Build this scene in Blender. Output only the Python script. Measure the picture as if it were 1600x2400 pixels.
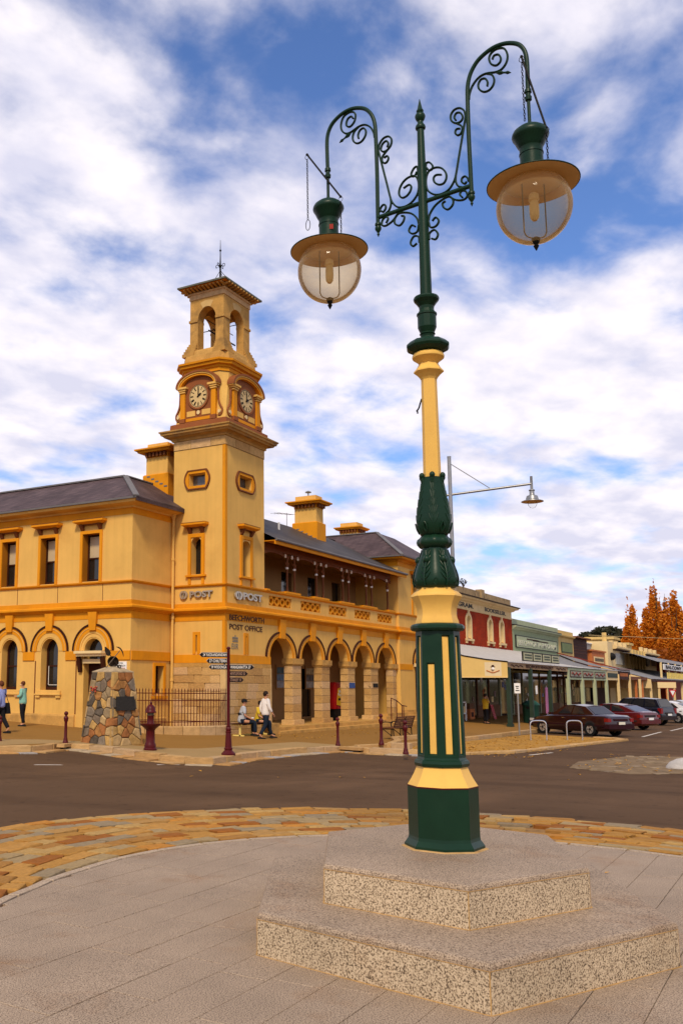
import bpy, bmesh, math, random
from mathutils import Vector, Matrix
from mathutils.geometry import tessellate_polygon
for o in list(bpy.data.objects): bpy.data.objects.remove(o, do_unlink=True)
S = bpy.context.scene
COL = S.collection
random.seed(7)
pi = math.pi
# ---------------------------------------------------------------- camera
CAM = Vector((-31.0702, -18.9148, 1.6))
yaw, pitch, roll = 0.997635, 0.161905, 0.0063039
f0 = Vector((math.sin(yaw), math.cos(yaw), 0)); r0 = Vector((math.cos(yaw), -math.sin(yaw), 0)); u0 = Vector((0, 0, 1))
fw = f0*math.cos(pitch) + u0*math.sin(pitch); up = u0*math.cos(pitch) - f0*math.sin(pitch)
rt = r0*math.cos(roll) + up*math.sin(roll); up = up*math.cos(roll) - r0*math.sin(roll)
cam = bpy.data.cameras.new('camera'); co = bpy.data.objects.new('camera', cam); COL.objects.link(co)
co.matrix_world = Matrix(((rt.x, up.x, -fw.x, CAM.x), (rt.y, up.y, -fw.y, CAM.y), (rt.z, up.z, -fw.z, CAM.z), (0, 0, 0, 1)))
cam.sensor_fit = 'AUTO'; cam.sensor_width = 36; cam.lens = 33.589
cam.shift_x = 0.13775; cam.shift_y = 0.0155
cam.clip_start = 0.1; cam.clip_end = 3000
S.camera = co
# ---------------------------------------------------------------- sky with clouds, sun, exposure
SUN_EL, SUN_AZ = math.radians(46), math.radians(201)      # direction to the sun, measured from +X towards +Y
w = bpy.data.worlds.new("World"); S.world = w; w.use_nodes = True
nt = w.node_tree; N = nt.nodes; L = nt.links; N.clear()
def nn(tree, t, **kw):
    n = tree.nodes.new(t)
    for k, v in kw.items(): setattr(n, k, v)
    return n
def math_node(tree, op, a, b=None, c=None, clamp=False):
    n = tree.nodes.new('ShaderNodeMath'); n.operation = op; n.use_clamp = clamp
    for i, x in enumerate((a, b, c)):
        if x is None: continue
        if isinstance(x, (int, float)): n.inputs[i].default_value = x
        else: tree.links.new(x, n.inputs[i])
    return n.outputs[0]
out = nn(nt, 'ShaderNodeOutputWorld'); bg = nn(nt, 'ShaderNodeBackground')
sky = nn(nt, 'ShaderNodeTexSky', sky_type='NISHITA', sun_disc=False)
sky.sun_elevation = SUN_EL; sky.sun_rotation = pi/2 - SUN_AZ; sky.air_density = 1.0; sky.dust_density = 0.6; sky.ozone_density = 2.5
bg.inputs['Strength'].default_value = 0.12
tc = nn(nt, 'ShaderNodeTexCoord'); sep = nn(nt, 'ShaderNodeSeparateXYZ'); L.new(tc.outputs['Generated'], sep.inputs[0])
zc = math_node(nt, 'MAXIMUM', sep.outputs[2], 0.0); zz = math_node(nt, 'ADD', zc, 0.17)
cx = math_node(nt, 'DIVIDE', sep.outputs[0], zz); cy = math_node(nt, 'DIVIDE', sep.outputs[1], zz)
comb = nn(nt, 'ShaderNodeCombineXYZ'); L.new(cx, comb.inputs[0]); L.new(cy, comb.inputs[1])
def cloud_noise(scale, detail, rough, off, dist=0.0, stretch=(1, 1, 1), rot=0.0, lac=2.0):
    mp = nn(nt, 'ShaderNodeMapping'); mp.inputs['Location'].default_value = off; mp.inputs['Scale'].default_value = stretch; mp.inputs['Rotation'].default_value = (0, 0, rot)
    L.new(comb.outputs[0], mp.inputs[0])
    n = nn(nt, 'ShaderNodeTexNoise'); n.inputs['Scale'].default_value = scale; n.inputs['Detail'].default_value = detail
    n.inputs['Roughness'].default_value = rough; n.inputs['Distortion'].default_value = dist; n.inputs['Lacunarity'].default_value = lac
    L.new(mp.outputs[0], n.inputs['Vector']); return n.outputs['Fac']
CLOUD_OFF = (2.3, 6.7, 0.0)
big = cloud_noise(1.35, 1.0, 0.5, (3.1 + CLOUD_OFF[0], 7.4 + CLOUD_OFF[1], 0.0))
mid = cloud_noise(4.2, 10.0, 0.52, (1.7 + CLOUD_OFF[0], 0.4 + CLOUD_OFF[1], 2.0), 0.15, (1, 1.2, 1), 0.5)
cov = math_node(nt, 'ADD', math_node(nt, 'MULTIPLY', big, 0.50), math_node(nt, 'MULTIPLY', mid, 0.72))
low = math_node(nt, 'SUBTRACT', 1.0, math_node(nt, 'MULTIPLY', zc, 2.2), clamp=True)   # more cloud towards the horizon
cov = math_node(nt, 'ADD', cov, math_node(nt, 'MULTIPLY', low, 0.14))
mr = nn(nt, 'ShaderNodeMapRange'); mr.interpolation_type = 'SMOOTHSTEP'
L.new(cov, mr.inputs['Value']); mr.inputs['From Min'].default_value = 0.47; mr.inputs['From Max'].default_value = 0.72
mask = mr.outputs[0]
shade = cloud_noise(5.5, 6.0, 0.5, (9.3, 2.2, 5.0), 0.1, (1, 1.3, 1), 0.9)
cr = nn(nt, 'ShaderNodeValToRGB'); e = cr.color_ramp.elements
e[0].position = 0.36; e[0].color = (6.0, 5.95, 7.2, 1); e[1].position = 0.60; e[1].color = (8.5, 8.0, 8.4, 1)
L.new(shade, cr.inputs[0])
tint = nn(nt, 'ShaderNodeMix', data_type='RGBA', blend_type='MULTIPLY'); tint.inputs[0].default_value = 1.0
L.new(sky.outputs[0], tint.inputs[6]); tint.inputs[7].default_value = (0.85, 1.02, 1.38, 1)
mx = nn(nt, 'ShaderNodeMix', data_type='RGBA'); L.new(mask, mx.inputs[0]); L.new(tint.outputs[2], mx.inputs[6]); L.new(cr.outputs[0], mx.inputs[7])
L.new(mx.outputs[2], bg.inputs['Color']); L.new(bg.outputs[0], out.inputs[0])
sl = bpy.data.lights.new('sun', 'SUN'); sl.energy = 2.9; sl.angle = math.radians(9); sl.color = (1.0, 0.85, 0.62)
so = bpy.data.objects.new('sun', sl); COL.objects.link(so)
to_sun = Vector((math.cos(SUN_EL)*math.cos(SUN_AZ), math.cos(SUN_EL)*math.sin(SUN_AZ), math.sin(SUN_EL)))
so.rotation_euler = to_sun.to_track_quat('Z', 'Y').to_euler(); so.location = (-30, -10, 40)
S.view_settings.view_transform = 'Standard'; S.view_settings.look = 'None'; S.view_settings.exposure = 0.08; S.view_settings.gamma = 1.0
S.view_settings.use_curve_mapping = False
S.cycles.use_denoising = True; S.cycles.max_bounces = 6; S.cycles.transparent_max_bounces = 12; S.cycles.caustics_reflective = False; S.cycles.caustics_refractive = False

# ---------------------------------------------------------------- helpers
class MB:
    """collects verts and faces for ONE mesh object"""
    def __init__(s): s.v = []; s.f = []; s.m = []
    def add(s, vs, fs, m=0):
        b = len(s.v); s.v.extend([tuple(p) for p in vs]); s.f.extend([tuple(i + b for i in f) for f in fs]); s.m.extend([m]*len(fs)); return s
    def quad(s, a, b, c, d, m=0): return s.add([a, b, c, d], [(0, 1, 2, 3)], m)
    def poly(s, pts, m=0): return s.add(pts, [tuple(range(len(pts)))], m)
    def box(s, x0, x1, y0, y1, z0, z1, m=0):
        v = [(x0, y0, z0), (x1, y0, z0), (x1, y1, z0), (x0, y1, z0), (x0, y0, z1), (x1, y0, z1), (x1, y1, z1), (x0, y1, z1)]
        return s.add(v, [(0, 3, 2, 1), (4, 5, 6, 7), (0, 1, 5, 4), (1, 2, 6, 5), (2, 3, 7, 6), (3, 0, 4, 7)], m)
    def fbox(s, F, a, b, z0, z1, o0, o1, m=0):
        v = [F(a, z0, o0), F(b, z0, o0), F(b, z0, o1), F(a, z0, o1), F(a, z1, o0), F(b, z1, o0), F(b, z1, o1), F(a, z1, o1)]
        return s.add(v, [(0, 3, 2, 1), (4, 5, 6, 7), (0, 1, 5, 4), (1, 2, 6, 5), (2, 3, 7, 6), (3, 0, 4, 7)], m)
    def bar(s, p, q, wd, ht, m=0, upv=(0, 0, 1)):
        p = Vector(p); q = Vector(q); d = (q - p).normalized(); u = Vector(upv)
        if abs(d.dot(u)) > .98: u = Vector((1, 0, 0))
        a = d.cross(u).normalized()*wd/2; b = a.cross(d).normalized()*ht/2
        v = [p - a - b, p + a - b, p + a + b, p - a + b, q - a - b, q + a - b, q + a + b, q - a + b]
        return s.add(v, [(0, 1, 2, 3), (7, 6, 5, 4), (0, 4, 5, 1), (1, 5, 6, 2), (2, 6, 7, 3), (3, 7, 4, 0)], m)
    def extrude(s, pts, d, m=0):
        n = len(pts); d = Vector(d); v = [Vector(p) for p in pts] + [Vector(p) + d for p in pts]
        return s.add(v, [tuple(reversed(range(n))), tuple(range(n, 2*n))] + [(i, (i + 1) % n, n + (i + 1) % n, n + i) for i in range(n)], m)
    def lathe(s, prof, n=24, c=(0, 0, 0), ph=0.0, m=0, sx=1, sy=1, mod=None):
        vs = []
        for r, z in prof:
            for i in range(n):
                a = ph + 2*pi*i/n; rr = r*(mod(a, z) if mod else 1)
                vs.append((c[0] + rr*math.cos(a)*sx, c[1] + rr*math.sin(a)*sy, c[2] + z))
        fs = []
        for j in range(len(prof) - 1):
            for i in range(n): fs.append((j*n + i, j*n + (i + 1) % n, (j + 1)*n + (i + 1) % n, (j + 1)*n + i))
        fs.append(tuple(reversed(range(n)))); k = (len(prof) - 1)*n; fs.append(tuple(range(k, k + n)))
        return s.add(vs, fs, m)
    def tube(s, path, r, n=8, m=0, ref=None, flat=1.0, closed=False):
        P = [Vector(p) for p in path]; K = len(P); vs = []
        pu = None
        for i in range(K):
            if closed: d = P[(i + 1) % K] - P[i - 1]
            else: d = P[min(i + 1, K - 1)] - P[max(i - 1, 0)]
            d.normalize()
            if ref is not None: a = Vector(ref)
            else:
                a = pu if pu else (Vector((0, 0, 1)) if abs(d.z) < .9 else Vector((1, 0, 0)))
            a = (a - d*a.dot(d)); a.normalize(); b = d.cross(a); pu = a
            rr = r[i] if isinstance(r, (list, tuple)) else r
            for j in range(n):
                t = 2*pi*j/n; vs.append(P[i] + a*(math.cos(t)*rr*flat) + b*(math.sin(t)*rr))
        fs = []
        for i in range(K if closed else K - 1):
            for j in range(n):
                i2 = (i + 1) % K; fs.append((i*n + j, i*n + (j + 1) % n, i2*n + (j + 1) % n, i2*n + j))
        if not closed: fs.append(tuple(reversed(range(n)))); fs.append(tuple(range((K - 1)*n, K*n)))
        return s.add(vs, fs, m)
    def sphere(s, c, r, n=12, k=8, m=0, sz=1.0):
        return s.lathe([(max(r*math.sin(pi*i/k), 1e-4), -r*sz*math.cos(pi*i/k)) for i in range(k + 1)], n, c, 0, m)
    def sweep(s, path, prof, m=0):
        """profile (outward, z) swept along a plan polyline, outward = right of travel, mitred"""
        P = [Vector((p[0], p[1])) for p in path]; K = len(P); n = len(prof); vs = []
        cyc = (P[0] - P[-1]).length < 1e-6
        for i in range(K):
            ds = []
            if i > 0 or cyc: ds.append((P[i] - P[i - 1 if i > 0 else K - 2]).normalized())
            if i < K - 1 or cyc: ds.append((P[i + 1 if i < K - 1 else 1] - P[i]).normalized())
            ns = [Vector((d.y, -d.x)) for d in ds]
            if len(ns) == 2: bb = (ns[0] + ns[1]); bb = bb/max(bb.dot(ns[0]), .2)
            else: bb = ns[0]
            for o, z in prof: vs.append((P[i].x + bb.x*o, P[i].y + bb.y*o, z))
        fs = []
        for i in range(K - 1):
            for j in range(n): fs.append((i*n + j, i*n + (j + 1) % n, (i + 1)*n + (j + 1) % n, (i + 1)*n + j))
        fs.append(tuple(range(n))); fs.append(tuple(reversed(range((K - 1)*n, K*n))))
        return s.add(vs, fs, m)
    def wall(s, F, a0, a1, z0, z1, ops, th, m=0, mr=None, back=False):
        """wall face with openings (a,b,zb,zt,rise) side by side; reveals th deep"""
        mr = m if mr is None else mr
        q = lambda a, b, za, zb: s.quad(F(a, za, 0), F(b, za, 0), F(b, zb, 0), F(a, zb, 0), m)
        x = a0
        for (a, b, zb, zt, rise) in sorted(ops):
            if a > x + 1e-6: q(x, a, z0, z1)
            if zb > z0 + 1e-6: q(a, b, z0, zb)
            if rise > 0:
                K = 16; pts = [((a + b)/2 - (b - a)/2*math.cos(pi*i/K), zt + rise*math.sin(pi*i/K)) for i in range(K + 1)]
            else: pts = [(a, zt), (b, zt)]
            for (xa, za), (xb, zb2) in zip(pts, pts[1:]):
                s.quad(F(xa, za, 0), F(xb, zb2, 0), F(xb, z1, 0), F(xa, z1, 0), m)
                s.quad(F(xa, za, 0), F(xa, za, -th), F(xb, zb2, -th), F(xb, zb2, 0), mr)
            s.quad(F(a, zb, 0), F(a, zb, -th), F(a, zt, -th), F(a, zt, 0), mr)
            s.quad(F(b, zb, 0), F(b, zt, 0), F(b, zt, -th), F(b, zb, -th), mr)
            if zb > z0 + 1e-6: s.quad(F(a, zb, 0), F(b, zb, 0), F(b, zb, -th), F(a, zb, -th), mr)
            x = b
        if a1 > x + 1e-6: q(x, a1, z0, z1)
        return s
    def arch(s, F, c, zs, a0, b0, a1, b1, o0, o1, m=0, n=24, t0=0.0, t1=pi):
        vs = []
        for i in range(n + 1):
            t = t0 + (t1 - t0)*i/n; cs, sn = math.cos(t), math.sin(t)
            vs += [F(c + a0*cs, zs + b0*sn, o0), F(c + a1*cs, zs + b1*sn, o0), F(c + a1*cs, zs + b1*sn, o1), F(c + a0*cs, zs + b0*sn, o1)]
        fs = []
        for i in range(n):
            for j in range(4): fs.append((i*4 + j, i*4 + (j + 1) % 4, i*4 + 4 + (j + 1) % 4, i*4 + 4 + j))
        fs += [(0, 1, 2, 3), (n*4 + 3, n*4 + 2, n*4 + 1, n*4)]
        return s.add(vs, fs, m)
    def mesh(s, name, mats, off=(0, 0, 0), smooth=False):
        me = bpy.data.meshes.new(name); o = Vector(off)
        me.from_pydata([tuple(Vector(v) - o) for v in s.v], [], s.f)
        for mt in (mats if isinstance(mats, (list, tuple)) else [mats]): me.materials.append(mt)
        if len(s.m) and max(s.m) > 0: me.polygons.foreach_set('material_index', s.m)
        bm = bmesh.new(); bm.from_mesh(me); bmesh.ops.recalc_face_normals(bm, faces=bm.faces); bm.to_mesh(me); bm.free()
        if smooth:
            me.polygons.foreach_set('use_smooth', [True]*len(me.polygons))
            try: me.set_sharp_from_angle(angle=math.radians(38))
            except Exception: pass
        me.update(); return me

def root_off(o):
    v = Vector((0, 0, 0))
    while o is not None: v += o.location; o = o.parent
    return v
def obj(name, mb, mats, parent=None, smooth=False, local=False):
    off = root_off(parent) if (parent is not None and not local) else (0, 0, 0)
    o = bpy.data.objects.new(name, mb.mesh(name, mats, off, smooth)); COL.objects.link(o)
    o.parent = parent; return o
def obj_split(name, mb, mats, parent=None, smooth=False, local=False):
    """the same, but every connected piece becomes an object of its own"""
    par = list(range(len(mb.v)))
    def find(i):
        while par[i] != i: par[i] = par[par[i]]; i = par[i]
        return i
    for f in mb.f:
        for i in f[1:]: par[find(i)] = find(f[0])
    G = {}
    for k, f in enumerate(mb.f): G.setdefault(find(f[0]), []).append(k)
    res = []
    for ks in G.values():
        b = MB(); ids = sorted({i for k in ks for i in mb.f[k]}); mp = {i: j for j, i in enumerate(ids)}
        b.v = [mb.v[i] for i in ids]; b.f = [tuple(mp[i] for i in mb.f[k]) for k in ks]; b.m = [mb.m[k] for k in ks]; res.append(obj(name, b, mats, parent, smooth, local))
    return res[0]
def tag(o, label=None, cat=None, group=None, kind=None):
    if label: o['label'] = label
    if cat: o['category'] = cat
    if group: o['group'] = group
    if kind: o['kind'] = kind
    return o
def thing(name, label, cat, loc=(0, 0, 0), rz=0.0, group=None):
    o = bpy.data.objects.new(name, None); COL.objects.link(o); o.location = loc; o.rotation_euler = (0, 0, rz); o.empty_display_size = .2
    return tag(o, label, cat, group)
def inst(name, me, parent, loc, scale=(1, 1, 1), rz=0.0, rx=0.0, ry=0.0):
    o = bpy.data.objects.new(name, me); COL.objects.link(o); o.parent = parent
    o.location = Vector(loc) - (root_off(parent) if parent else Vector((0, 0, 0))); o.scale = scale; o.rotation_euler = (rx, ry, rz); return o
def copy_tree(o, parent=None):
    c = o.copy(); COL.objects.link(c); c.parent = parent
    for ch in list(o.children): copy_tree(ch, c)
    return c
def smooth_path(pts, k=5):
    """Catmull-Rom through points"""
    P = [Vector(p) for p in pts]; P = [P[0]*2 - P[1]] + P + [P[-1]*2 - P[-2]]; r = []
    for i in range(1, len(P) - 2):
        for j in range(k):
            t = j/k; a, b, c, d = P[i - 1], P[i], P[i + 1], P[i + 2]
            r.append(.5*((2*b) + (c - a)*t + (2*a - 5*b + 4*c - d)*t*t + (3*b - a - 3*c + d)*t*t*t))
    r.append(P[-2]); return r
def lettering(txt, org, xd, ud, h, wid, m, parent, ext=.01, name='lettering', align='L', local=False, bold=0.0):
    """flat text as a mesh: lower left corner org, fitted to height h and width wid"""
    cu = bpy.data.curves.new('t', 'FONT'); cu.body = txt; cu.size = 1.0; cu.extrude = .001; cu.resolution_u = 3; cu.offset = bold
    to = bpy.data.objects.new('t', cu); COL.objects.link(to); bpy.context.view_layer.update()
    dg = bpy.context.evaluated_depsgraph_get(); me = bpy.data.meshes.new_from_object(to.evaluated_get(dg))
    bpy.data.objects.remove(to); bpy.data.curves.remove(cu)
    xs = [v.co.x for v in me.vertices]; ys = [v.co.y for v in me.vertices]; zs_ = [v.co.z for v in me.vertices]
    x0, x1, y0, y1 = min(xs), max(xs), min(ys), max(ys); z0, z1 = min(zs_), max(zs_)
    xd = Vector(xd).normalized(); ud = Vector(ud).normalized(); nd = xd.cross(ud); off = Vector((0, 0, 0)) if local else (root_off(parent) if parent else Vector((0, 0, 0)))
    org = Vector(org)
    for v in me.vertices:
        c = v.co; v.co = org + xd*((c.x - x0)/(x1 - x0)*wid) + ud*((c.y - y0)/(y1 - y0)*h) + nd*((c.z - z0)/max(z1 - z0, 1e-6)*ext) - off
    me.materials.clear(); me.materials.append(m); me.name = name
    o = bpy.data.objects.new(name, me); COL.objects.link(o); o.parent = parent; return o

# ---------------------------------------------------------------- materials
def mat(name, col, rough=.7, var=.1, vs=2.0, bump=0.0, bs=30.0, spec=.08, metal=0.0, rnd=None, fine=0.0, fs=60.0, stain=None, ss=.6, coat=0.0, streak=0.0):
    m = bpy.data.materials.new(name); m.use_nodes = True; t = m.node_tree; b = t.nodes['Principled BSDF']
    b.inputs['Roughness'].default_value = rough; b.inputs['Metallic'].default_value = metal
    b.inputs['Specular IOR Level'].default_value = spec
    if coat: b.inputs['Coat Weight'].default_value = coat; b.inputs['Coat Roughness'].default_value = .08
    tcn = nn(t, 'ShaderNodeTexCoord'); vec = tcn.outputs['Object']
    def noise(s, d=4.0, r=.55):
        n = nn(t, 'ShaderNodeTexNoise'); n.inputs['Scale'].default_value = s; n.inputs['Detail'].default_value = d; n.inputs['Roughness'].default_value = r
        t.links.new(vec, n.inputs['Vector']); return n.outputs['Fac']
    def mixc(fac, a, bcol, bt='MIX'):
        n = nn(t, 'ShaderNodeMix', data_type='RGBA', blend_type=bt)
        if isinstance(fac, (int, float)): n.inputs[0].default_value = fac
        else: t.links.new(fac, n.inputs[0])
        for i, x in ((6, a), (7, bcol)):
            if isinstance(x, tuple): n.inputs[i].default_value = (*x[:3], 1)
            else: t.links.new(x, n.inputs[i])
        return n.outputs[2]
    if rnd:
        oi = nn(t, 'ShaderNodeObjectInfo'); rp = nn(t, 'ShaderNodeValToRGB'); rp.color_ramp.interpolation = 'CONSTANT'
        el = rp.color_ramp.elements
        while len(el) < len(rnd): el.new(.5)
        for i, c in enumerate(rnd): el[i].position = i/len(rnd); el[i].color = (*c, 1)
        t.links.new(oi.outputs['Random'], rp.inputs[0]); base = rp.outputs[0]
    else: base = tuple(col)
    c = base
    if var:
        mr_ = nn(t, 'ShaderNodeMapRange'); t.links.new(noise(vs), mr_.inputs[0]); mr_.inputs[1].default_value = .3; mr_.inputs[2].default_value = .7
        mr_.inputs[3].default_value = 1 - var; mr_.inputs[4].default_value = 1 + var
        cc = nn(t, 'ShaderNodeCombineColor'); [t.links.new(mr_.outputs[0], cc.inputs[i]) for i in range(3)]
        c = mixc(1.0, c, cc.outputs[0], 'MULTIPLY')
    if fine:
        mr_ = nn(t, 'ShaderNodeMapRange'); t.links.new(noise(fs, 3.0, .6), mr_.inputs[0]); mr_.inputs[1].default_value = .3; mr_.inputs[2].default_value = .7
        mr_.inputs[3].default_value = 1 - fine; mr_.inputs[4].default_value = 1 + fine
        cc = nn(t, 'ShaderNodeCombineColor'); [t.links.new(mr_.outputs[0], cc.inputs[i]) for i in range(3)]
        c = mixc(1.0, c, cc.outputs[0], 'MULTIPLY')
    if streak:                                                        # rain streaks running down the wall
        mp = nn(t, 'ShaderNodeMapping'); mp.inputs['Scale'].default_value = (3.2, 3.2, .16); t.links.new(vec, mp.inputs[0])
        n = nn(t, 'ShaderNodeTexNoise'); n.inputs['Scale'].default_value = 1.6; n.inputs['Detail'].default_value = 5; t.links.new(mp.outputs[0], n.inputs['Vector'])
        mr_ = nn(t, 'ShaderNodeMapRange'); t.links.new(n.outputs['Fac'], mr_.inputs[0]); mr_.inputs[1].default_value = .42; mr_.inputs[2].default_value = .75
        mr_.inputs[3].default_value = 1.03; mr_.inputs[4].default_value = 1 - streak
        cc = nn(t, 'ShaderNodeCombineColor'); [t.links.new(mr_.outputs[0], cc.inputs[i]) for i in range(3)]
        c = mixc(1.0, c, cc.outputs[0], 'MULTIPLY')
    if stain:
        mr_ = nn(t, 'ShaderNodeMapRange'); t.links.new(noise(ss, 6.0, .65), mr_.inputs[0]); mr_.inputs[1].default_value = .52; mr_.inputs[2].default_value = .72
        mr_.inputs[3].default_value = 0; mr_.inputs[4].default_value = stain[3]
        c = mixc(mr_.outputs[0], c, tuple(stain[:3]))
    if isinstance(c, tuple): b.inputs['Base Color'].default_value = (*c[:3], 1)
    else: t.links.new(c, b.inputs['Base Color'])
    if bump:
        bn = nn(t, 'ShaderNodeBump'); bn.inputs['Strength'].default_value = bump; bn.inputs['Distance'].default_value = .02
        t.links.new(noise(bs, 5.0, .6), bn.inputs['Height']); t.links.new(bn.outputs[0], b.inputs['Normal'])
    return m
def granite(name, dark, light, mid, scale, contrast, stain=None):
    m = bpy.data.materials.new(name); m.use_nodes = True; t = m.node_tree; b = t.nodes['Principled BSDF']; b.inputs['Roughness'].default_value = .72; b.inputs['Specular IOR Level'].default_value = .25
    ge = nn(t, 'ShaderNodeNewGeometry'); vec = ge.outputs['Position']
    def noise(s, d, r):
        n = nn(t, 'ShaderNodeTexNoise'); n.inputs['Scale'].default_value = s; n.inputs['Detail'].default_value = d; n.inputs['Roughness'].default_value = r
        t.links.new(vec, n.inputs['Vector']); return n.outputs['Fac']
    rp = nn(t, 'ShaderNodeValToRGB'); el = rp.color_ramp.elements; el.new(.5); el.new(.6)
    for i, (p, c) in enumerate(((.5 - .16/contrast, dark), (.5 - .03/contrast, mid), (.5 + .05/contrast, light), (.5 + .3/contrast, light))): el[i].position = p; el[i].color = (*c, 1)
    t.links.new(noise(scale, 3.0, .62), rp.inputs[0])
    big = nn(t, 'ShaderNodeMapRange'); t.links.new(noise(1.6, 5, .6), big.inputs[0]); big.inputs[1].default_value = .3; big.inputs[2].default_value = .7; big.inputs[3].default_value = .86; big.inputs[4].default_value = 1.12
    cc = nn(t, 'ShaderNodeCombineColor'); [t.links.new(big.outputs[0], cc.inputs[i]) for i in range(3)]
    mx_ = nn(t, 'ShaderNodeMix', data_type='RGBA', blend_type='MULTIPLY'); mx_.inputs[0].default_value = 1; t.links.new(rp.outputs[0], mx_.inputs[6]); t.links.new(cc.outputs[0], mx_.inputs[7])
    c = mx_.outputs[2]
    if stain:
        sn = nn(t, 'ShaderNodeMapRange'); t.links.new(noise(1.1, 6, .7), sn.inputs[0]); sn.inputs[1].default_value = .55; sn.inputs[2].default_value = .75; sn.inputs[4].default_value = stain[3]
        m2 = nn(t, 'ShaderNodeMix', data_type='RGBA', blend_type='MULTIPLY'); t.links.new(sn.outputs[0], m2.inputs[0]); t.links.new(c, m2.inputs[6]); m2.inputs[7].default_value = (*stain[:3], 1); c = m2.outputs[2]
    t.links.new(c, b.inputs['Base Color'])
    bn = nn(t, 'ShaderNodeBump'); bn.inputs['Strength'].default_value = .35; bn.inputs['Distance'].default_value = .004
    t.links.new(noise(scale*.8, 4, .6), bn.inputs['Height']); t.links.new(bn.outputs[0], b.inputs['Normal'])
    return m
def glass_mat(name, tintc, refl=.5, rough=.03):
    m = bpy.data.materials.new(name); m.use_nodes = True; t = m.node_tree; t.nodes.clear()
    o = nn(t, 'ShaderNodeOutputMaterial'); tr = nn(t, 'ShaderNodeBsdfTransparent'); tr.inputs[0].default_value = (*tintc, 1)
    gl = nn(t, 'ShaderNodeBsdfGlossy'); gl.inputs['Roughness'].default_value = rough
    lw = nn(t, 'ShaderNodeLayerWeight'); lw.inputs[0].default_value = refl
    mx_ = nn(t, 'ShaderNodeMixShader'); t.links.new(lw.outputs['Fresnel'], mx_.inputs[0]); t.links.new(tr.outputs[0], mx_.inputs[1]); t.links.new(gl.outputs[0], mx_.inputs[2]); t.links.new(mx_.outputs[0], o.inputs[0])
    return m

CREAM = mat('cream_wall_paint', (.70, .41, .105), .75, .07, .8, .12, 40, fine=.03, streak=.05, stain=(.45, .22, .05, .35), ss=.5)
ORANGE = mat('ochre_trim_paint', (.68, .26, .010), .65, .07, 1.0, .08, 40, stain=(.42, .16, .02, .4), ss=.8, streak=.05)
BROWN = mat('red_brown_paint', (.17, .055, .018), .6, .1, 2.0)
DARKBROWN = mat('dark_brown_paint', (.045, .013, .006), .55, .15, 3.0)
SLATE = None
STONE = mat('honey_stone', None, .85, .16, 6.0, .6, 25, fine=.12, fs=50, rnd=[(.55, .33, .12), (.60, .37, .15), (.50, .29, .10), (.57, .36, .17), (.46, .26, .09)])
STONE1 = mat('weathered_stone', (.50, .275, .075), .85, .2, 2.0, .5, 22, fine=.14, fs=30, stain=(.20, .12, .05, .7), ss=1.3)
MORTAR = mat('mortar', (.30, .19, .09), .9, .15, 4.0)
GREEN = mat('bottle_green_paint', (.0065, .029, .0135), .38, .12, 5.0, .05, 60, spec=.20, stain=(.016, .04, .02, .3), ss=4)
POLECREAM = mat('pale_yellow_paint', (.78, .46, .10), .5, .05, 4.0, .03, 60, spec=.15, stain=(.55, .28, .07, .3), ss=3)
MAROON = mat('maroon_paint', (.075, .005, .006), .42, .12, 6.0, spec=.2)
BLACKIRON = mat('black_iron', (.012, .011, .010), .5, .2, 6.0)
WHITE = mat('white_paint', (.78, .76, .72), .5, .04, 4.0)
CREAMPALE = mat('pale_cream_paint', (.74, .55, .27), .6, .05, 3.0)
DARKGLASS = mat('dark_window_glass', (.014, .012, .011), .06, .1, 1.5, spec=.6)
BLIND = mat('window_blind', (.52, .40, .24), .35, .06, 2.0, spec=.5)
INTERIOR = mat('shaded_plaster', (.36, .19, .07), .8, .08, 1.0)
GALV = mat('galvanised_steel', (.30, .30, .30), .4, .1, 5.0, metal=.6)
LEAD = mat('lead_flashing', (.16, .15, .15), .6, .1, 3.0)
ASPHALT = mat('asphalt', (.104, .058, .029), .9, .10, .28, .35, 70, fine=.22, fs=110, stain=(.060, .032, .015, .7), ss=.3)
PAVE = mat('pavement_gravel_asphalt', (.265, .135, .032), .9, .08, .5, .25, 80, fine=.1, fs=120, stain=(.18, .095, .03, .5), ss=.5)
COBBLE = mat('sandstone_sett', None, .8, .17, 6.0, .45, 22, fine=.1, fs=50, rnd=[(.40, .20, .045), (.43, .22, .055), (.36, .18, .04), (.41, .25, .085), (.33, .16, .04), (.27, .20, .115), (.44, .19, .035), (.38, .21, .065), (.33, .23, .11), (.28, .10, .02)])
KERB = mat('sandstone_kerb', None, .85, .16, 5.0, .5, 20, fine=.1, fs=40, rnd=[(.46, .28, .115), (.50, .31, .13), (.42, .25, .10), (.44, .29, .15)])
GUTTER = mat('gutter_stone', None, .85, .2, 5.0, .5, 20, fine=.1, rnd=[(.45, .27, .11), (.40, .22, .08), (.42, .32, .20), (.48, .26, .09), (.34, .30, .26)])
JOINT = mat('joint_sand', (.30, .165, .06), .95, .25, 8.0, .4, 50)
GR_SIDE = granite('granite_split_face', (.075, .05, .03), (.58, .455, .30), (.36, .265, .165), 100, 1.15, (.9, .62, .35, .45))
GR_TOP = granite('granite_flamed', (.085, .056, .034), (.42, .315, .215), (.25, .178, .118), 125, 1.0, (.74, .54, .36, .75))
GROUT = mat('grout_yellow', (.46, .28, .11), .85, .25, 8.0)
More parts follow.
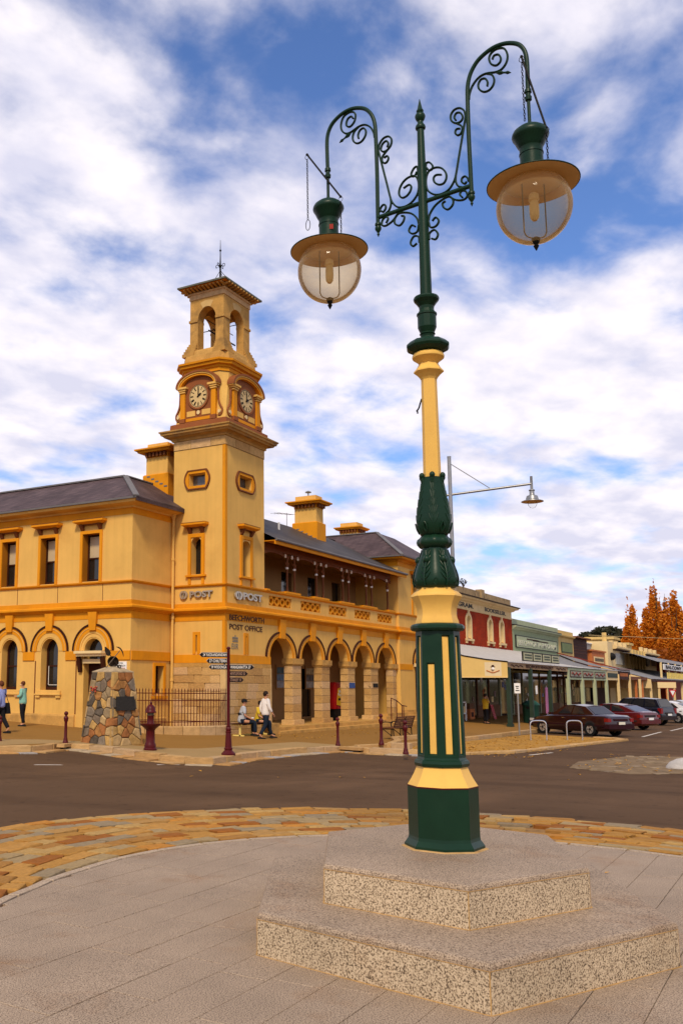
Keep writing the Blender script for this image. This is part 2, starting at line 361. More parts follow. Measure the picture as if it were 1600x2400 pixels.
def road_wear(m):
    """tyre-polished lanes and patched strips: broad lighter and darker drifts"""
    t = m.node_tree; b = t.nodes['Principled BSDF']; src = b.inputs['Base Color'].links[0].from_socket; ge = nn(t, 'ShaderNodeNewGeometry'); c = src
    for sc, rot, lo, hi, k in (((.9, .10, 1), .75, .50, .72, (.70, .68, .66)), ((.16, .7, 1), .2, .54, .66, (1.28, 1.28, 1.3)), ((6, 6, 1), 0, .63, .68, (.62, .6, .58))):
        mp = nn(t, 'ShaderNodeMapping'); mp.inputs['Scale'].default_value = sc; mp.inputs['Rotation'].default_value = (0, 0, rot); t.links.new(ge.outputs['Position'], mp.inputs[0])
        n = nn(t, 'ShaderNodeTexNoise'); n.inputs['Scale'].default_value = .8; n.inputs['Detail'].default_value = 5; t.links.new(mp.outputs[0], n.inputs['Vector'])
        mr_ = nn(t, 'ShaderNodeMapRange'); t.links.new(n.outputs['Fac'], mr_.inputs[0]); mr_.inputs[1].default_value = lo; mr_.inputs[2].default_value = hi; mr_.inputs[3].default_value = 0; mr_.inputs[4].default_value = .8
        x = nn(t, 'ShaderNodeMix', data_type='RGBA', blend_type='MULTIPLY'); t.links.new(mr_.outputs[0], x.inputs[0]); t.links.new(c, x.inputs[6]); x.inputs[7].default_value = (*k, 1); c = x.outputs[2]
    t.links.new(c, b.inputs['Base Color'])
road_wear(ASPHALT)
AMBER = glass_mat('amber_glass', (.94, .85, .69), .12, .06)
def cloudy(m, col, k):
    t = m.node_tree; tl = nn(t, 'ShaderNodeBsdfTranslucent'); tl.inputs[0].default_value = (*col, 1); df = nn(t, 'ShaderNodeBsdfDiffuse'); df.inputs[0].default_value = (*col, 1)
    lw = nn(t, 'ShaderNodeLayerWeight'); lw.inputs[0].default_value = .35; a = nn(t, 'ShaderNodeMixShader'); a.inputs[0].default_value = .5; t.links.new(tl.outputs[0], a.inputs[1]); t.links.new(df.outputs[0], a.inputs[2])
    o = next(n for n in t.nodes if n.type == 'OUTPUT_MATERIAL'); src = o.inputs[0].links[0].from_socket; mx_ = nn(t, 'ShaderNodeMixShader')
    f = math_node(t, 'ADD', math_node(t, 'MULTIPLY', lw.outputs['Facing'], k*1.3), k*.35, clamp=True); t.links.new(f, mx_.inputs[0]); t.links.new(src, mx_.inputs[1]); t.links.new(a.outputs[0], mx_.inputs[2]); t.links.new(mx_.outputs[0], o.inputs[0])
cloudy(AMBER, (.82, .60, .32), .33)
CLEARGLASS = glass_mat('clear_glass', (.97, .97, .96), .3)
SHADE_IN = mat('shade_inside_paint', (.66, .44, .20), .55, .06, 4)
# ================================================================ SETTING: ground, road, pavement, kerbs
def PZ(x, y): return -.245 - .0055*x + .04*min(max(y, -5), 12)
def RZ(x, y):
    rr = math.hypot(x + 23.4, y + 15.9); wgt = min(max((17.5 - rr)/12.6, 0), 1)
    return (PZ(x, y) - .16)*(1 - wgt) - .03*wgt
def graded(a, b, c0, c1, st):
    r = []; x = c0
    while x <= c1 + 1e-6: r.append(x); x += st
    s_ = st; x = c1
    while x < b: s_ *= 1.6; x = min(x + s_, b); r.append(x)
    s_ = st; x = c0
    while x > a: s_ *= 1.6; x = max(x - s_, a); r.insert(0, x)
    return r
xs = graded(-500, 900, -44, 30, 1.5); ys = graded(-600, 700, -34, 14, 1.5)
mb = MB(); mb.v = [(x, y, RZ(x, y) - (0 if x < 140 else (x - 140)*.01)) for y in ys for x in xs]
mb.f = [(j*len(xs) + i, j*len(xs) + i + 1, (j + 1)*len(xs) + i + 1, (j + 1)*len(xs) + i) for j in range(len(ys) - 1) for i in range(len(xs) - 1)]
mb.m = [0]*len(mb.f)
road = tag(obj('road', mb, ASPHALT, smooth=True), kind='structure')

KA = [(-15.5, 6), (-13.0, 2.6), (-11.3, .6), (-10.3, .12), (-9.2, .3), (-8.75, .42)]
KB = [(-8.62, .40), (-8.5, -.5), (-8.65, -1.5), (-8.95, -2.5), (-9.0, -3.4), (-9.12, -4.3), (-8.75, -4.98), (-7.9, -4.85), (-6.7, -4.62), (-4.9, -4.6), (-2.7, -4.75), (-1.0, -5.13)]
KC = [(-.9, -5.25), (-1.35, -6.3), (-1.3, -7.6), (-.6, -8.6), (.3, -9.1), (2.0, -10.1), (4.6, -10.5), (7.1, -10.75), (10.5, -11.2), (13.8, -11.7), (14.6, -11.2), (15.1, -10.2)]
PE = [(-.2, -5.4), (1.6, -6.0), (4.0, -6.45), (8.0, -6.55), (19.4, -6.65), (45, -6.75), (90, -6.8), (190, -6.8)]
def sheet(name, poly, zf, m, dz=0.0):
    bm = bmesh.new(); vs = [bm.verts.new((x, y, 0)) for x, y in poly]
    for t3 in tessellate_polygon([[Vector((x, y, 0)) for x, y in poly]]): bm.faces.new([vs[i] for i in t3])
    for co_, no in (((0, -5, 0), (0, 1, 0)), ((0, 12, 0), (0, 1, 0)), ((0, -8, 0), (0, 1, 0)), ((0, 0, 0), (1, 0, 0)), ((-6, 0, 0), (1, 0, 0))):
        bmesh.ops.bisect_plane(bm, geom=bm.verts[:] + bm.edges[:] + bm.faces[:], plane_co=co_, plane_no=no)
    for v in bm.verts: v.co.z = zf(v.co.x, v.co.y) + dz
    bmesh.ops.recalc_face_normals(bm, faces=bm.faces[:])
    me = bpy.data.meshes.new(name); bm.to_mesh(me); bm.free(); me.materials.append(m)
    o = bpy.data.objects.new(name, me); COL.objects.link(o); return tag(o, kind='structure')
pavement = sheet('pavement', KA + KB + PE + [(190, 22), (-15.5, 22)], PZ, PAVE)
# paler concrete strip behind the kerb
STRIP = mat('concrete_footway', (.33, .215, .09), .9, .08, .7, .15, 70, fine=.08, fs=90, stain=(.27, .17, .08, .4), ss=.7)
sheet('concrete_strip', [(-13, 3.0), (-11.1, .9), (-9.3, .6), (-8.5, .55), (-8.3, -.5), (-8.5, -2.6), (-8.85, -4.3), (-8.6, -4.75), (-6.7, -4.4), (-2.7, -4.5), (-1.0, -4.9), (-.3, -4.9), (-.6, -3.3), (-6.3, -2.9), (-7.2, -2.2), (-7.3, .2), (-8.3, 1.7), (-11.5, 3.4)], PZ, STRIP, .004)
VERGE = mat('leaf_strewn_verge', (.40, .205, .04), .95, .2, 2.5, .5, 40, fine=.25, fs=45, stain=(.26, .14, .05, .6), ss=1.2)
sheet('verge', KC + [(16.5, -7.0), (8, -6.6), (4, -6.5), (1.6, -6.05), (-.2, -5.45)], lambda x, y: PZ(x, y) - .13, VERGE)

# unit rough block used by kerbs, setts and coursed stone
def rough_block(name, seed, bulge=.06, ch=.08, amp=.05, m=STONE, n=3):
    rr = random.Random(seed); bm = bmesh.new(); bmesh.ops.create_cube(bm, size=1.0)
    bmesh.ops.bevel(bm, geom=bm.edges[:] + bm.verts[:], offset=ch, segments=1, affect='EDGES')
    for v in bm.verts: v.co += Vector((rr.uniform(-1, 1), rr.uniform(-1, 1), rr.uniform(-1, 1)))*amp
    me = bpy.data.meshes.new(name); bm.to_mesh(me); bm.free(); me.materials.append(m); return me
KERBM = [rough_block('kerb_stone', i, ch=.05, amp=.018, m=KERB) for i in range(4)]
GUTM = [rough_block('gutter_stone', 10 + i, ch=.06, amp=.03, m=GUTTER) for i in range(4)]
def along(path, step, jitter=.25, rr=random.Random(3)):
    """pieces along a polyline: yields centre, length, angle, outward normal"""
    P = [Vector(p) for p in path]
    for a, b in zip(P, P[1:]):
        d = b - a; n = max(1, round(d.length/step)); cuts = [0] + [(i + rr.uniform(-jitter, jitter)*.5)/n for i in range(1, n)] + [1]
        for t0, t1 in zip(cuts, cuts[1:]):
            dn = d.normalized(); yield a + d*(t0 + t1)/2, d.length*(t1 - t0), math.atan2(d.y, d.x), Vector((dn.y, -dn.x))
def kerb_run(path, parent, gutter=True, drop=.0, wdt=.34):
    for c, ln, an, nr in along(path, .95):
        z = PZ(c.x, c.y) - drop + random.uniform(-.012, .012)
        p = c - nr*(wdt/2 - .02 + random.uniform(-.02, .02))
        inst('kerb_stone', random.choice(KERBM), parent, (p.x, p.y, z - .12 + .008), (ln - .012, wdt, .26), an)
    if gutter:
        for c, ln, an, nr in along(path, .62):
            p = c + nr*(.24 + random.uniform(-.02, .03))
            inst('gutter_stone', random.choice(GUTM), parent, (p.x, p.y, PZ(p.x, p.y) - .16 - .03 + random.uniform(-.012, .012)), (ln - .015, .46 + random.uniform(-.03, .06), .12), an + random.uniform(-.05, .05))
kerb = tag(thing('kerb', None, None, (-6, -4, -.4)), kind='structure')
kerb_run(KA, kerb); kerb_run(KB, kerb); kerb_run(KC[:4], kerb); kerb_run(KC[3:], kerb, gutter=False, drop=.1)
# drain mouths in the two kerb notches, with a lintel stone over each
for (a, c_) in (((-8.98, .14), (-8.66, .22)), ((-1.12, -5.32), (-1.30, -5.95))):
    a, c_ = Vector(a), Vector(c_); z = PZ(a.x, a.y); m_ = MB(); m_.bar((a.x, a.y, z - .12), (c_.x, c_.y, z - .12), .10, .11); obj('drain_mouth', m_, DARKGLASS, kerb)
    d = c_ - a; mm = (a + c_)/2; inst('kerb_stone', KERBM[2], kerb, (mm.x, mm.y, z - .03), (d.length + .25, .26, .1), math.atan2(d.y, d.x))
# darker raised edge of the shop pavement
for c, ln, an, nr in along(PE[:6], 1.6):
    if c.x > 60: break
    inst('kerb_stone', KERBM[0], kerb, (c.x - nr.x*.1, c.y - nr.y*.1, PZ(c.x, c.y) - .08), (ln - .012, .25, .2), an)

# road paint
PAINT = mat('road_paint', (.60, .54, .46), .8, .15, 6.0, fine=.2, fs=80)
paint = MB()
def rline(a, b, wd):
    a = Vector(a); b = Vector(b); d = (b - a).normalized(); n_ = Vector((-d.y, d.x))*wd/2
    paint.quad(*[(p.x, p.y, RZ(p.x, p.y) + .006) for p in (a - n_, b - n_, b + n_, a + n_)])
for a, b in (((-14.6, -1.15), (-13.45, -1.75)), ((-12.75, -2.2), (-11.95, -2.75)), ((-11.35, -3.1), (-10.6, -3.6)), ((-9.98, -4.0), (-9.3, -4.5))): rline(a, b, .13)
for a, b in (((18.2, -11.6), (25.2, -11.5)), ((27.2, -11.7), (42, -11.7)), ((1.4, -10.7), (3.2, -11.0))): rline(a, b, .12)
tag(obj('road_marking', paint, PAINT), kind='structure')

# ---------------------------------------------------------------- roundabout: granite disc, sett ring, kerb ring
RC = Vector((-23.7, -16.57)); RR = 3.31; OC = Vector((-23.39, -15.89)); OR = 4.86
def warp(p):
    """the island is not a true circle: it bulges on the side of the crossing nearest the viewer"""
    q = Vector((p[0], p[1])) - RC; an = math.degrees(math.atan2(q.y, q.x)) % 360
    T_ = ((0, 1), (100, 1), (115, 1.03), (123, 1.065), (132, 1.115), (142, 1.18), (152, 1.245), (165, 1.31), (185, 1.35), (220, 1.31), (260, 1.2), (300, 1.05), (325, 1), (360, 1))
    for (a0, k0), (a1, k1) in zip(T_, T_[1:]):
        if a0 <= an <= a1: return RC + q*(k0 + (k1 - k0)*(an - a0)/(a1 - a0))
mb = MB(); rg = [warp((OC.x + (OR + .02)*math.cos(2*pi*i/96), OC.y + (OR + .02)*math.sin(2*pi*i/96))) for i in range(96)]
mb.extrude([(q.x, q.y, -.12) for q in rg], (0, 0, .098))
plaza = tag(obj('roundabout_island', mb, JOINT), kind='structure')
def clip_circle(poly, c, r, n=72):
    B_ = [warp((c.x + r*math.cos(2*pi*i/n), c.y + r*math.sin(2*pi*i/n))) for i in range(n)]
    for a_, b_ in zip(B_, B_[1:] + B_[:1]):
        e_ = b_ - a_; nx, ny = e_.y, -e_.x; outp = []; K = len(poly)
        for j in range(K):
            p, q = poly[j], poly[(j + 1) % K]; dp = (p[0] - a_.x)*nx + (p[1] - a_.y)*ny; dq = (q[0] - a_.x)*nx + (q[1] - a_.y)*ny
            if dp <= 0: outp.append(p)
            if (dp < 0 < dq) or (dq < 0 < dp): t = dp/(dp - dq); outp.append((p[0] + (q[0] - p[0])*t, p[1] + (q[1] - p[1])*t))
        poly = outp
        if len(poly) < 3: return []
    return poly
def slab(name, poly, z0, z1, m, parent, ch=.004):
    c = Vector((sum(p[0] for p in poly)/len(poly), sum(p[1] for p in poly)/len(poly))); n = len(poly)
    ins = [Vector(p) + (c - Vector(p)).normalized()*ch*1.5 for p in poly]
    b = MB(); b.v = [(p[0], p[1], z0) for p in poly] + [(p[0], p[1], z1 - ch) for p in poly] + [(p.x, p.y, z1) for p in ins]
    b.f = [(i, (i + 1) % n, n + (i + 1) % n, n + i) for i in range(n)] + [(n + i, n + (i + 1) % n, 2*n + (i + 1) % n, 2*n + i) for i in range(n)] + [tuple(range(2*n, 3*n))]
    b.m = [0]*len(b.f); return obj(name, b, m, parent)
rr = random.Random(5)
row = 0; y = RC.y - RR - 1.22
while y < RC.y + RR:
    x = RC.x - RR - 1.2 - rr.uniform(0, .9)
    while x < RC.x + RR:
        ln = rr.choice((.75, .9, 1.05)); g = .0022
        p = clip_circle([(x + g, y + g), (x + ln - g, y + g), (x + ln - g, y + .305 - g), (x + g, y + .305 - g)], RC, RR - .085)
        if len(p) >= 3:
            ar = abs(sum(p[i - 1][0]*p[i][1] - p[i][0]*p[i - 1][1] for i in range(len(p))))/2
            if ar > .01: slab('paver', p, -.02, rr.uniform(-.0015, .0015), GR_TOP, plaza, .003)
        x += ln
    y += .305; row += 1
KRING = granite('granite_kerb_ring', (.18, .12, .08), (.46, .35, .24), (.35, .26, .175), 90, .8)
for i in range(36):                                                   # light kerb ring
    a0, a1 = 2*pi*i/36 + .004, 2*pi*(i + 1)/36 - .004
    slab('kerb_ring_stone', [tuple(warp((RC.x + r*math.cos(a), RC.y + r*math.sin(a)))) for r, a in ((RR - .08, a0), (RR, a0), (RR, (a0 + a1)/2), (RR, a1), (RR - .08, a1), (RR - .08, (a0 + a1)/2))], -.02, .006, KRING, plaza)
SETT = [rough_block('sett', 40 + i, ch=.06, amp=.05, m=COBBLE) for i in range(9)]
far = MB(); nset = 0
cand = []
rows_ = 11
for k in range(rows_):
    t = (k + .5)/rows_; c = RC.lerp(OC, t); r = RR + .02 + (OR - RR - .04)*t; a = rr.uniform(0, .2); dr = (OR - RR)/rows_
    while a < 2*pi:
        ln = rr.uniform(.22, .52); da = ln/r
        p = warp((c.x + r*math.cos(a + da/2), c.y + r*math.sin(a + da/2))); cand.append((( Vector((p.x, p.y, 0)) - CAM).length, p, a + da/2 + pi/2, ln, dr, math.atan2(p.y - RC.y, p.x - RC.x)))
        a += da
# radial width of the ring varies because its two circles are not concentric
def ring_r(p):
    an = math.atan2(p.y - RC.y, p.x - RC.x); return an
vis = [q for q in cand if (Vector((q[1].x, q[1].y, 0)) - CAM).to_2d().dot(Vector((math.sin(yaw), math.cos(yaw)))) > 2.5]
def inframe(p):
    q = Vector((p.x, p.y, 0)) - CAM; z = q.dot(fw)
    if z < .5: return False
    X_ = 469.4 + 2239.28*q.dot(rt)/z; Y_ = 1237.2 - 2239.28*q.dot(up)/z
    return -60 < X_ < 1660 and Y_ < 2450
vis = sorted([q for q in vis if inframe(q[1])], key=lambda q: q[0])
near = set(id(q) for q in vis[:300]); ROWW = None
for q in cand:
    d_, p, an, ln, dr, _ = q; z = rr.uniform(-.010, .006); wd = dr*(1 + (OC - RC).dot(Vector((math.sin(an), -math.cos(an))))/(OR - RR))
    if id(q) in near: inst('sett', rr.choice(SETT), plaza, (p.x, p.y, -.045 + z), (ln - .010, wd - .008, .12), an + rr.uniform(-.04, .04), rr.uniform(-.014, .014), rr.uniform(-.014, .014))
    else:
        dx, dy = Vector((math.cos(an), math.sin(an)))*(ln - .018)/2, Vector((-math.sin(an), math.cos(an)))*(wd - .014)/2
        far.extrude([(*(p + s1*dx + s2*dy), -.1) for s1, s2 in ((-1, -1), (1, -1), (1, 1), (-1, 1))], (0, 0, .11 + z))
SETTFAR = mat('sandstone_setts_far', (.46, .27, .11), .85, .3, 2.5, .4, 22)
tag(obj('sett_paving', far, SETTFAR, plaza), kind='stuff')

# ---------------------------------------------------------------- granite pedestal: two stepped hexagons
ped = thing('pedestal', 'two stepped hexagonal granite blocks under the green lamp post', 'pedestal', (-24.33, -16.595, 0))
def hexstep(pts, z0, z1, cap):
    cen = Vector((sum(p[0] for p in pts)/6, sum(p[1] for p in pts)/6)); n = 6
    for i in range(6):
        a, b = Vector(pts[i]), Vector(pts[(i + 1) % 6]); d = (b - a); dn = d.normalized(); nr = Vector((dn.y, -dn.x))
        if nr.dot((a + b)/2 - cen) < 0: nr = -nr
        g = .004; a2, b2 = a + dn*g, b - dn*g
        m_ = MB(); ai, bi = a.lerp(cen, .16), b.lerp(cen, .16)
        m_.extrude([(a2.x, a2.y, z0 + .002), (b2.x, b2.y, z0 + .002), (bi.x, bi.y, z0 + .002), (ai.x, ai.y, z0 + .002)], (0, 0, z1 - cap - z0 - .006))
        obj('riser_slab', m_, GR_SIDE, ped)
        # cap slabs: wedge to the centre, bullnosed at the outer edge
        a3, b3 = a.copy(), b.copy(); m_ = MB(); ao, bo = a3.lerp(cen, .016), b3.lerp(cen, .016)
        ci = cen
        prof = [(a3, b3, z1 - cap), (a3, b3, z1 - .02), (a3.lerp(ao, .35), b3.lerp(bo, .35), z1 - .006), (ao, bo, z1)]
        for (p, q, za), (p2, q2, zb) in zip(prof, prof[1:]): m_.quad((p.x, p.y, za), (q.x, q.y, za), (q2.x, q2.y, zb), (p2.x, p2.y, zb))
        m_.poly([(ao.x, ao.y, z1), (bo.x, bo.y, z1), (ci.x, ci.y, z1)]); m_.poly([(a3.x, a3.y, z1 - cap), (ci.x, ci.y, z1 - cap), (b3.x, b3.y, z1 - cap)])
        obj('cap_slab', m_, GR_TOP, ped)
    m_ = MB()
    for i in range(6):                                                # yellow grout lines at the corners, bed joint and foot
        a, b = Vector(pts[i]), Vector(pts[(i + 1) % 6]); c_ = (a - cen).normalized()
        m_.bar((a.x - c_.x*.004, a.y - c_.y*.004, z0), (a.x - c_.x*.004, a.y - c_.y*.004, z1 - cap), .006, .006)
        m_.bar((a.x, a.y, z1 - cap - .0015), (b.x, b.y, z1 - cap - .0015), .004, .004); m_.bar((a.x, a.y, z0), (b.x, b.y, z0), .016, .006)
    obj('grout', m_, GROUT, ped)
LOW = [(-25.79, -15.93), (-26.08, -17.41), (-24.62, -18.08), (-22.87, -17.26), (-22.58, -15.78), (-24.06, -15.11)]
HIG = [(-25.34, -16.16), (-25.495, -17.13), (-24.51, -17.585), (-23.27, -17.05), (-23.1, -16.07), (-24.09, -15.6)]
hexstep(LOW, 0.0, .244, .038); hexstep(HIG, .244, .482, .03)

# traffic island on the right with its white capping, and the leaf litter
ISL = [(-3.2, -12.9), (-.6, -12.6), (3.0, -13.4), (4.5, -15.8), (2.0, -17.5), (-2.6, -16.4), (-4.4, -14.6)]
mb = MB(); mb.extrude([(x, y, RZ(x, y) - .1) for x, y in ISL], (0, 0, .105)); isl = tag(obj('traffic_island', mb, mat('island_stone_bed', (.20, .135, .075), .95, .25, 3, .4, 30)), kind='structure')
SETTI = [rough_block('sett', 60 + i, ch=.11, amp=.05, m=mat('grey_island_sett', None, .9, .2, 6, .4, 22, rnd=[(.26, .19, .12), (.22, .155, .09), (.30, .22, .13), (.18, .13, .085)])) for i in range(2)]
for i in range(80):
    x, y = rr.uniform(-4.2, 4), rr.uniform(-17, -12.8)
    inside = False
    for (x1, y1), (x2, y2) in zip(ISL, ISL[1:] + ISL[:1]):
        if (y1 > y) != (y2 > y) and x < (x2 - x1)*(y - y1)/(y2 - y1) + x1: inside = not inside
    if inside: inst('sett', rr.choice(SETTI), isl, (x, y, RZ(x, y) - .01), (rr.uniform(.25, .5), rr.uniform(.2, .3), .06), rr.uniform(0, 3))
mb = MB(); mb.lathe([(.72, -.1), (.70, .04), (.60, .16), (.42, .25), (.2, .30), (.02, .31)], 20, (-1.35, -15.75, RZ(-1.35, -15.75)), 0)
tag(obj('concrete_mound', mb, mat('worn_white_concrete', (.50, .46, .41), .85, .2, 3, .4, 25, fine=.15, stain=(.18, .15, .12, .8), ss=3), smooth=True), 'low white painted concrete dome on the traffic island', 'traffic dome')
LEAF = mat('fallen_leaf', (.55, .28, .04), .8, .3, 9.0)
mb = MB()
def leaf(x, y, z, s):
    a = rr.uniform(0, 6.3); t = rr.uniform(-.3, .3); c, s_ = math.cos(a)*s, math.sin(a)*s
    mb.quad((x - c, y - s_, z), (x + s_*.5, y - c*.5, z + s*.3), (x + c, y + s_, z + s*t), (x - s_*.5, y + c*.5, z + s*.25))
for i in range(900):
    k_ = rr.random()
    if k_ < .45: x = rr.uniform(-.5, 14.5); y = rr.uniform(-11.2, -6.8); z = PZ(x, y) - .125
    elif k_ < .6: x = rr.uniform(-1, 4); y = rr.uniform(-8.3, -5.6); z = PZ(x, y) - .118
    elif k_ < .75: x = rr.uniform(0, 19); y = rr.uniform(-3, -1.2); z = PZ(x, y) + .006
    elif k_ < .85: x = rr.uniform(-4, 4); y = rr.uniform(-16.5, -12.8); z = RZ(x, y) + .04
    elif k_ < .90: x = rr.uniform(-15, 10); y = rr.uniform(-14, -6); z = RZ(x, y) + .008 if (x < -9.6 or y < -12) else -5
    else: x = rr.uniform(-.5, 3); y = rr.uniform(-6.6, -5.2); z = PZ(x, y) - .11
    leaf(x, y, z, rr.uniform(.03, .08))
for x, y in ((-21.9, -17.2), (-23.3, -19.0), (-25.9, -16.9), (-24.6, -18.9)): leaf(x, y, .008, .03)
leaf(-24.92, -18.6, .01, .05)
tag(obj('leaf_litter', mb, LEAF), kind='stuff')
# ================================================================ POST OFFICE
po = thing('post_office', 'two storey ochre post office with arcade, balcony and clock tower on the corner', 'post office', (0, 0, -.25))
def slate_mat(name, c1, c2):
    m = mat(name, c1, .55, .12, 1.2, 0); t = m.node_tree; b = t.nodes['Principled BSDF']
    ge = nn(t, 'ShaderNodeNewGeometry'); sp = nn(t, 'ShaderNodeSeparateXYZ'); t.links.new(ge.outputs['Position'], sp.inputs[0])
    cb = nn(t, 'ShaderNodeCombineXYZ'); t.links.new(math_node(t, 'ADD', sp.outputs[0], sp.outputs[1]), cb.inputs[0]); t.links.new(math_node(t, 'MULTIPLY', sp.outputs[2], 2.0), cb.inputs[1])
    br = nn(t, 'ShaderNodeTexBrick'); t.links.new(cb.outputs[0], br.inputs['Vector']); br.inputs['Color1'].default_value = (*c1, 1); br.inputs['Color2'].default_value = (*c2, 1); br.inputs['Mortar'].default_value = (c1[0]*.45, c1[1]*.45, c1[2]*.45, 1)
    br.inputs['Scale'].default_value = 1.0; br.inputs['Mortar Size'].default_value = .012; br.inputs['Brick Width'].default_value = .34; br.inputs['Row Height'].default_value = .24; br.inputs['Bias'].default_value = 0
    no = nn(t, 'ShaderNodeTexNoise'); no.inputs['Scale'].default_value = 1.1; no.inputs['Detail'].default_value = 6; t.links.new(ge.outputs['Position'], no.inputs['Vector'])
    mr_ = nn(t, 'ShaderNodeMapRange'); t.links.new(no.outputs[0], mr_.inputs[0]); mr_.inputs[1].default_value = .3; mr_.inputs[2].default_value = .7; mr_.inputs[3].default_value = .75; mr_.inputs[4].default_value = 1.25
    cc = nn(t, 'ShaderNodeCombineColor'); [t.links.new(mr_.outputs[0], cc.inputs[i]) for i in range(3)]
    mx_ = nn(t, 'ShaderNodeMix', data_type='RGBA', blend_type='MULTIPLY'); mx_.inputs[0].default_value = 1; t.links.new(br.outputs[0], mx_.inputs[6]); t.links.new(cc.outputs[0], mx_.inputs[7])
    t.links.new(mx_.outputs[2], b.inputs['Base Color'])
    bn = nn(t, 'ShaderNodeBump'); bn.inputs['Strength'].default_value = .6; bn.inputs['Distance'].default_value = .02; t.links.new(br.outputs[0], bn.inputs['Height']); t.links.new(bn.outputs[0], b.inputs['Normal'])
    return m
SLATE = slate_mat('roof_slate', (.105, .070, .070), (.070, .046, .048))
SLATE2 = slate_mat('veranda_slate', (.075, .062, .052), (.055, .044, .038))
FL = lambda s, z, o: (-o, s, z)                   # tower left face, x = 0
FR = lambda s, z, o: (s, -o, z)                   # arcade / tower right face, y = 0
FW = lambda s, z, o: (-2.70 - o, s, z)            # left wing front
FT = lambda s, z, o: (s, 2.41 - o, z)             # return wall between wing and tower
PX0, PX1, PY = 17.55, 24.0, -.15                  # end pavilion
FP = lambda s, z, o: (s, PY - o, z)
WY = 15.0                                         # wing far end
ST = [rough_block('stone', 70 + i, ch=.045, amp=.02, m=STONE) for i in range(5)]

# ---- walls of the wing
REVEAL = mat('shaded_ochre_reveal', (.40, .15, .012), .7, .08, 1.5)  # trim ochre darkened: recess shade painted into the upper window reveals
wy_up = [(3.95, 4.79), (6.17, 6.95), (8.28, 9.06), (10.4, 11.2), (12.5, 13.3)]
wy_lo = [(5.90, 6.76), (8.02, 8.88), (10.15, 11.0), (12.3, 13.15)]
door = (3.72, 4.60)
m_ = MB()
m_.wall(FW, 2.41, WY, -.6, 4.5, [(door[0], door[1], -.5, 2.82, .46)] + [(a, b, 1.33, 2.83, .48) for a, b in wy_lo], .38)
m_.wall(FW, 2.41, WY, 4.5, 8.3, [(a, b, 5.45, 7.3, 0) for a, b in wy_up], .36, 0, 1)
m_.wall(FT, -2.70, 0.0, -.6, 4.5, [(-1.16, -.6, 1.22, 2.27, 0)], .3); m_.wall(FT, -2.70, 0.0, 4.5, 8.3, [], .3)
obj('wing_wall', m_, [CREAM, REVEAL], po)
# ---- tower walls
m_ = MB()
m_.wall(FL, 0, 2.41, -.5, 2.3, [], .3); m_.wall(FL, 0, 2.41, 2.3, 4.5, [(1.235, 1.305, 2.83, 3.46, 0)], .3)
m_.wall(FL, 0, 2.41, 4.5, 8.4, [(1.06, 1.54, 5.82, 7.03, .24)], .34); m_.wall(FL, 0, 2.41, 8.4, 10.88, [(.9, 1.66, 9.35, 9.83, 0)], .4)
m_.wall(FR, 0, 3.1, -.5, 2.3, [], .3); m_.wall(FR, 0, 3.1, 2.3, 4.5, [(1.545, 1.635, 2.75, 3.47, 0)], .3)
m_.wall(FR, 0, 3.1, 4.5, 8.4, [(1.27, 1.94, 5.80, 6.98, .25)], .34); m_.wall(FR, 0, 3.1, 8.4, 10.88, [(1.05, 2.03, 9.33, 9.85, 0)], .4)
m_.quad((3.1, 0, 4.5), (3.1, 2.41, 4.5), (3.1, 2.41, 10.88), (3.1, 0, 10.88)); m_.quad((0, 2.41, 4.5), (3.1, 2.41, 4.5), (3.1, 2.41, 10.88), (0, 2.41, 10.88))
obj('tower_wall', m_, CREAM, po)
# ---- arcade wall above the piers
AR = [(3.5, 5.5), (6.35, 8.36), (9.21, 11.19), (12.03, 13.95), (14.9, 16.9)]
ARC = [(a + b)/2 for a, b in AR]
m_ = MB()
m_.wall(FR, 3.1, PX0, 2.70, 4.5, [(a, b, 2.70, 2.702, .83) for a, b in AR], .42)
m_.wall(FR, 3.1, 3.5, -.4, 2.70, [], .42); m_.quad((3.5, 0, -.4), (3.5, .42, -.4), (3.5, .42, 2.7), (3.5, 0, 2.7))
m_.wall(FP, PX0, PX1, -.6, 4.5, [(19.75, 20.75, -.4, 2.72, .5), (22.0, 22.9, 1.3, 2.72, .5)], .35)
m_.wall(FP, PX0, PX1, 4.5, 8.25, [(19.68, 20.6, 5.45, 7.28, 0), (22.0, 22.9, 5.45, 7.28, 0)], .35)
m_.quad((PX0, PY, -.6), (PX0, 9, -.6), (PX0, 9, 8.25), (PX0, PY, 8.25)); m_.quad((PX1, PY, -.6), (PX1, 12, -.6), (PX1, 12, 8.25), (PX1, PY, 8.25))
obj('arcade_wall', m_, CREAM, po)
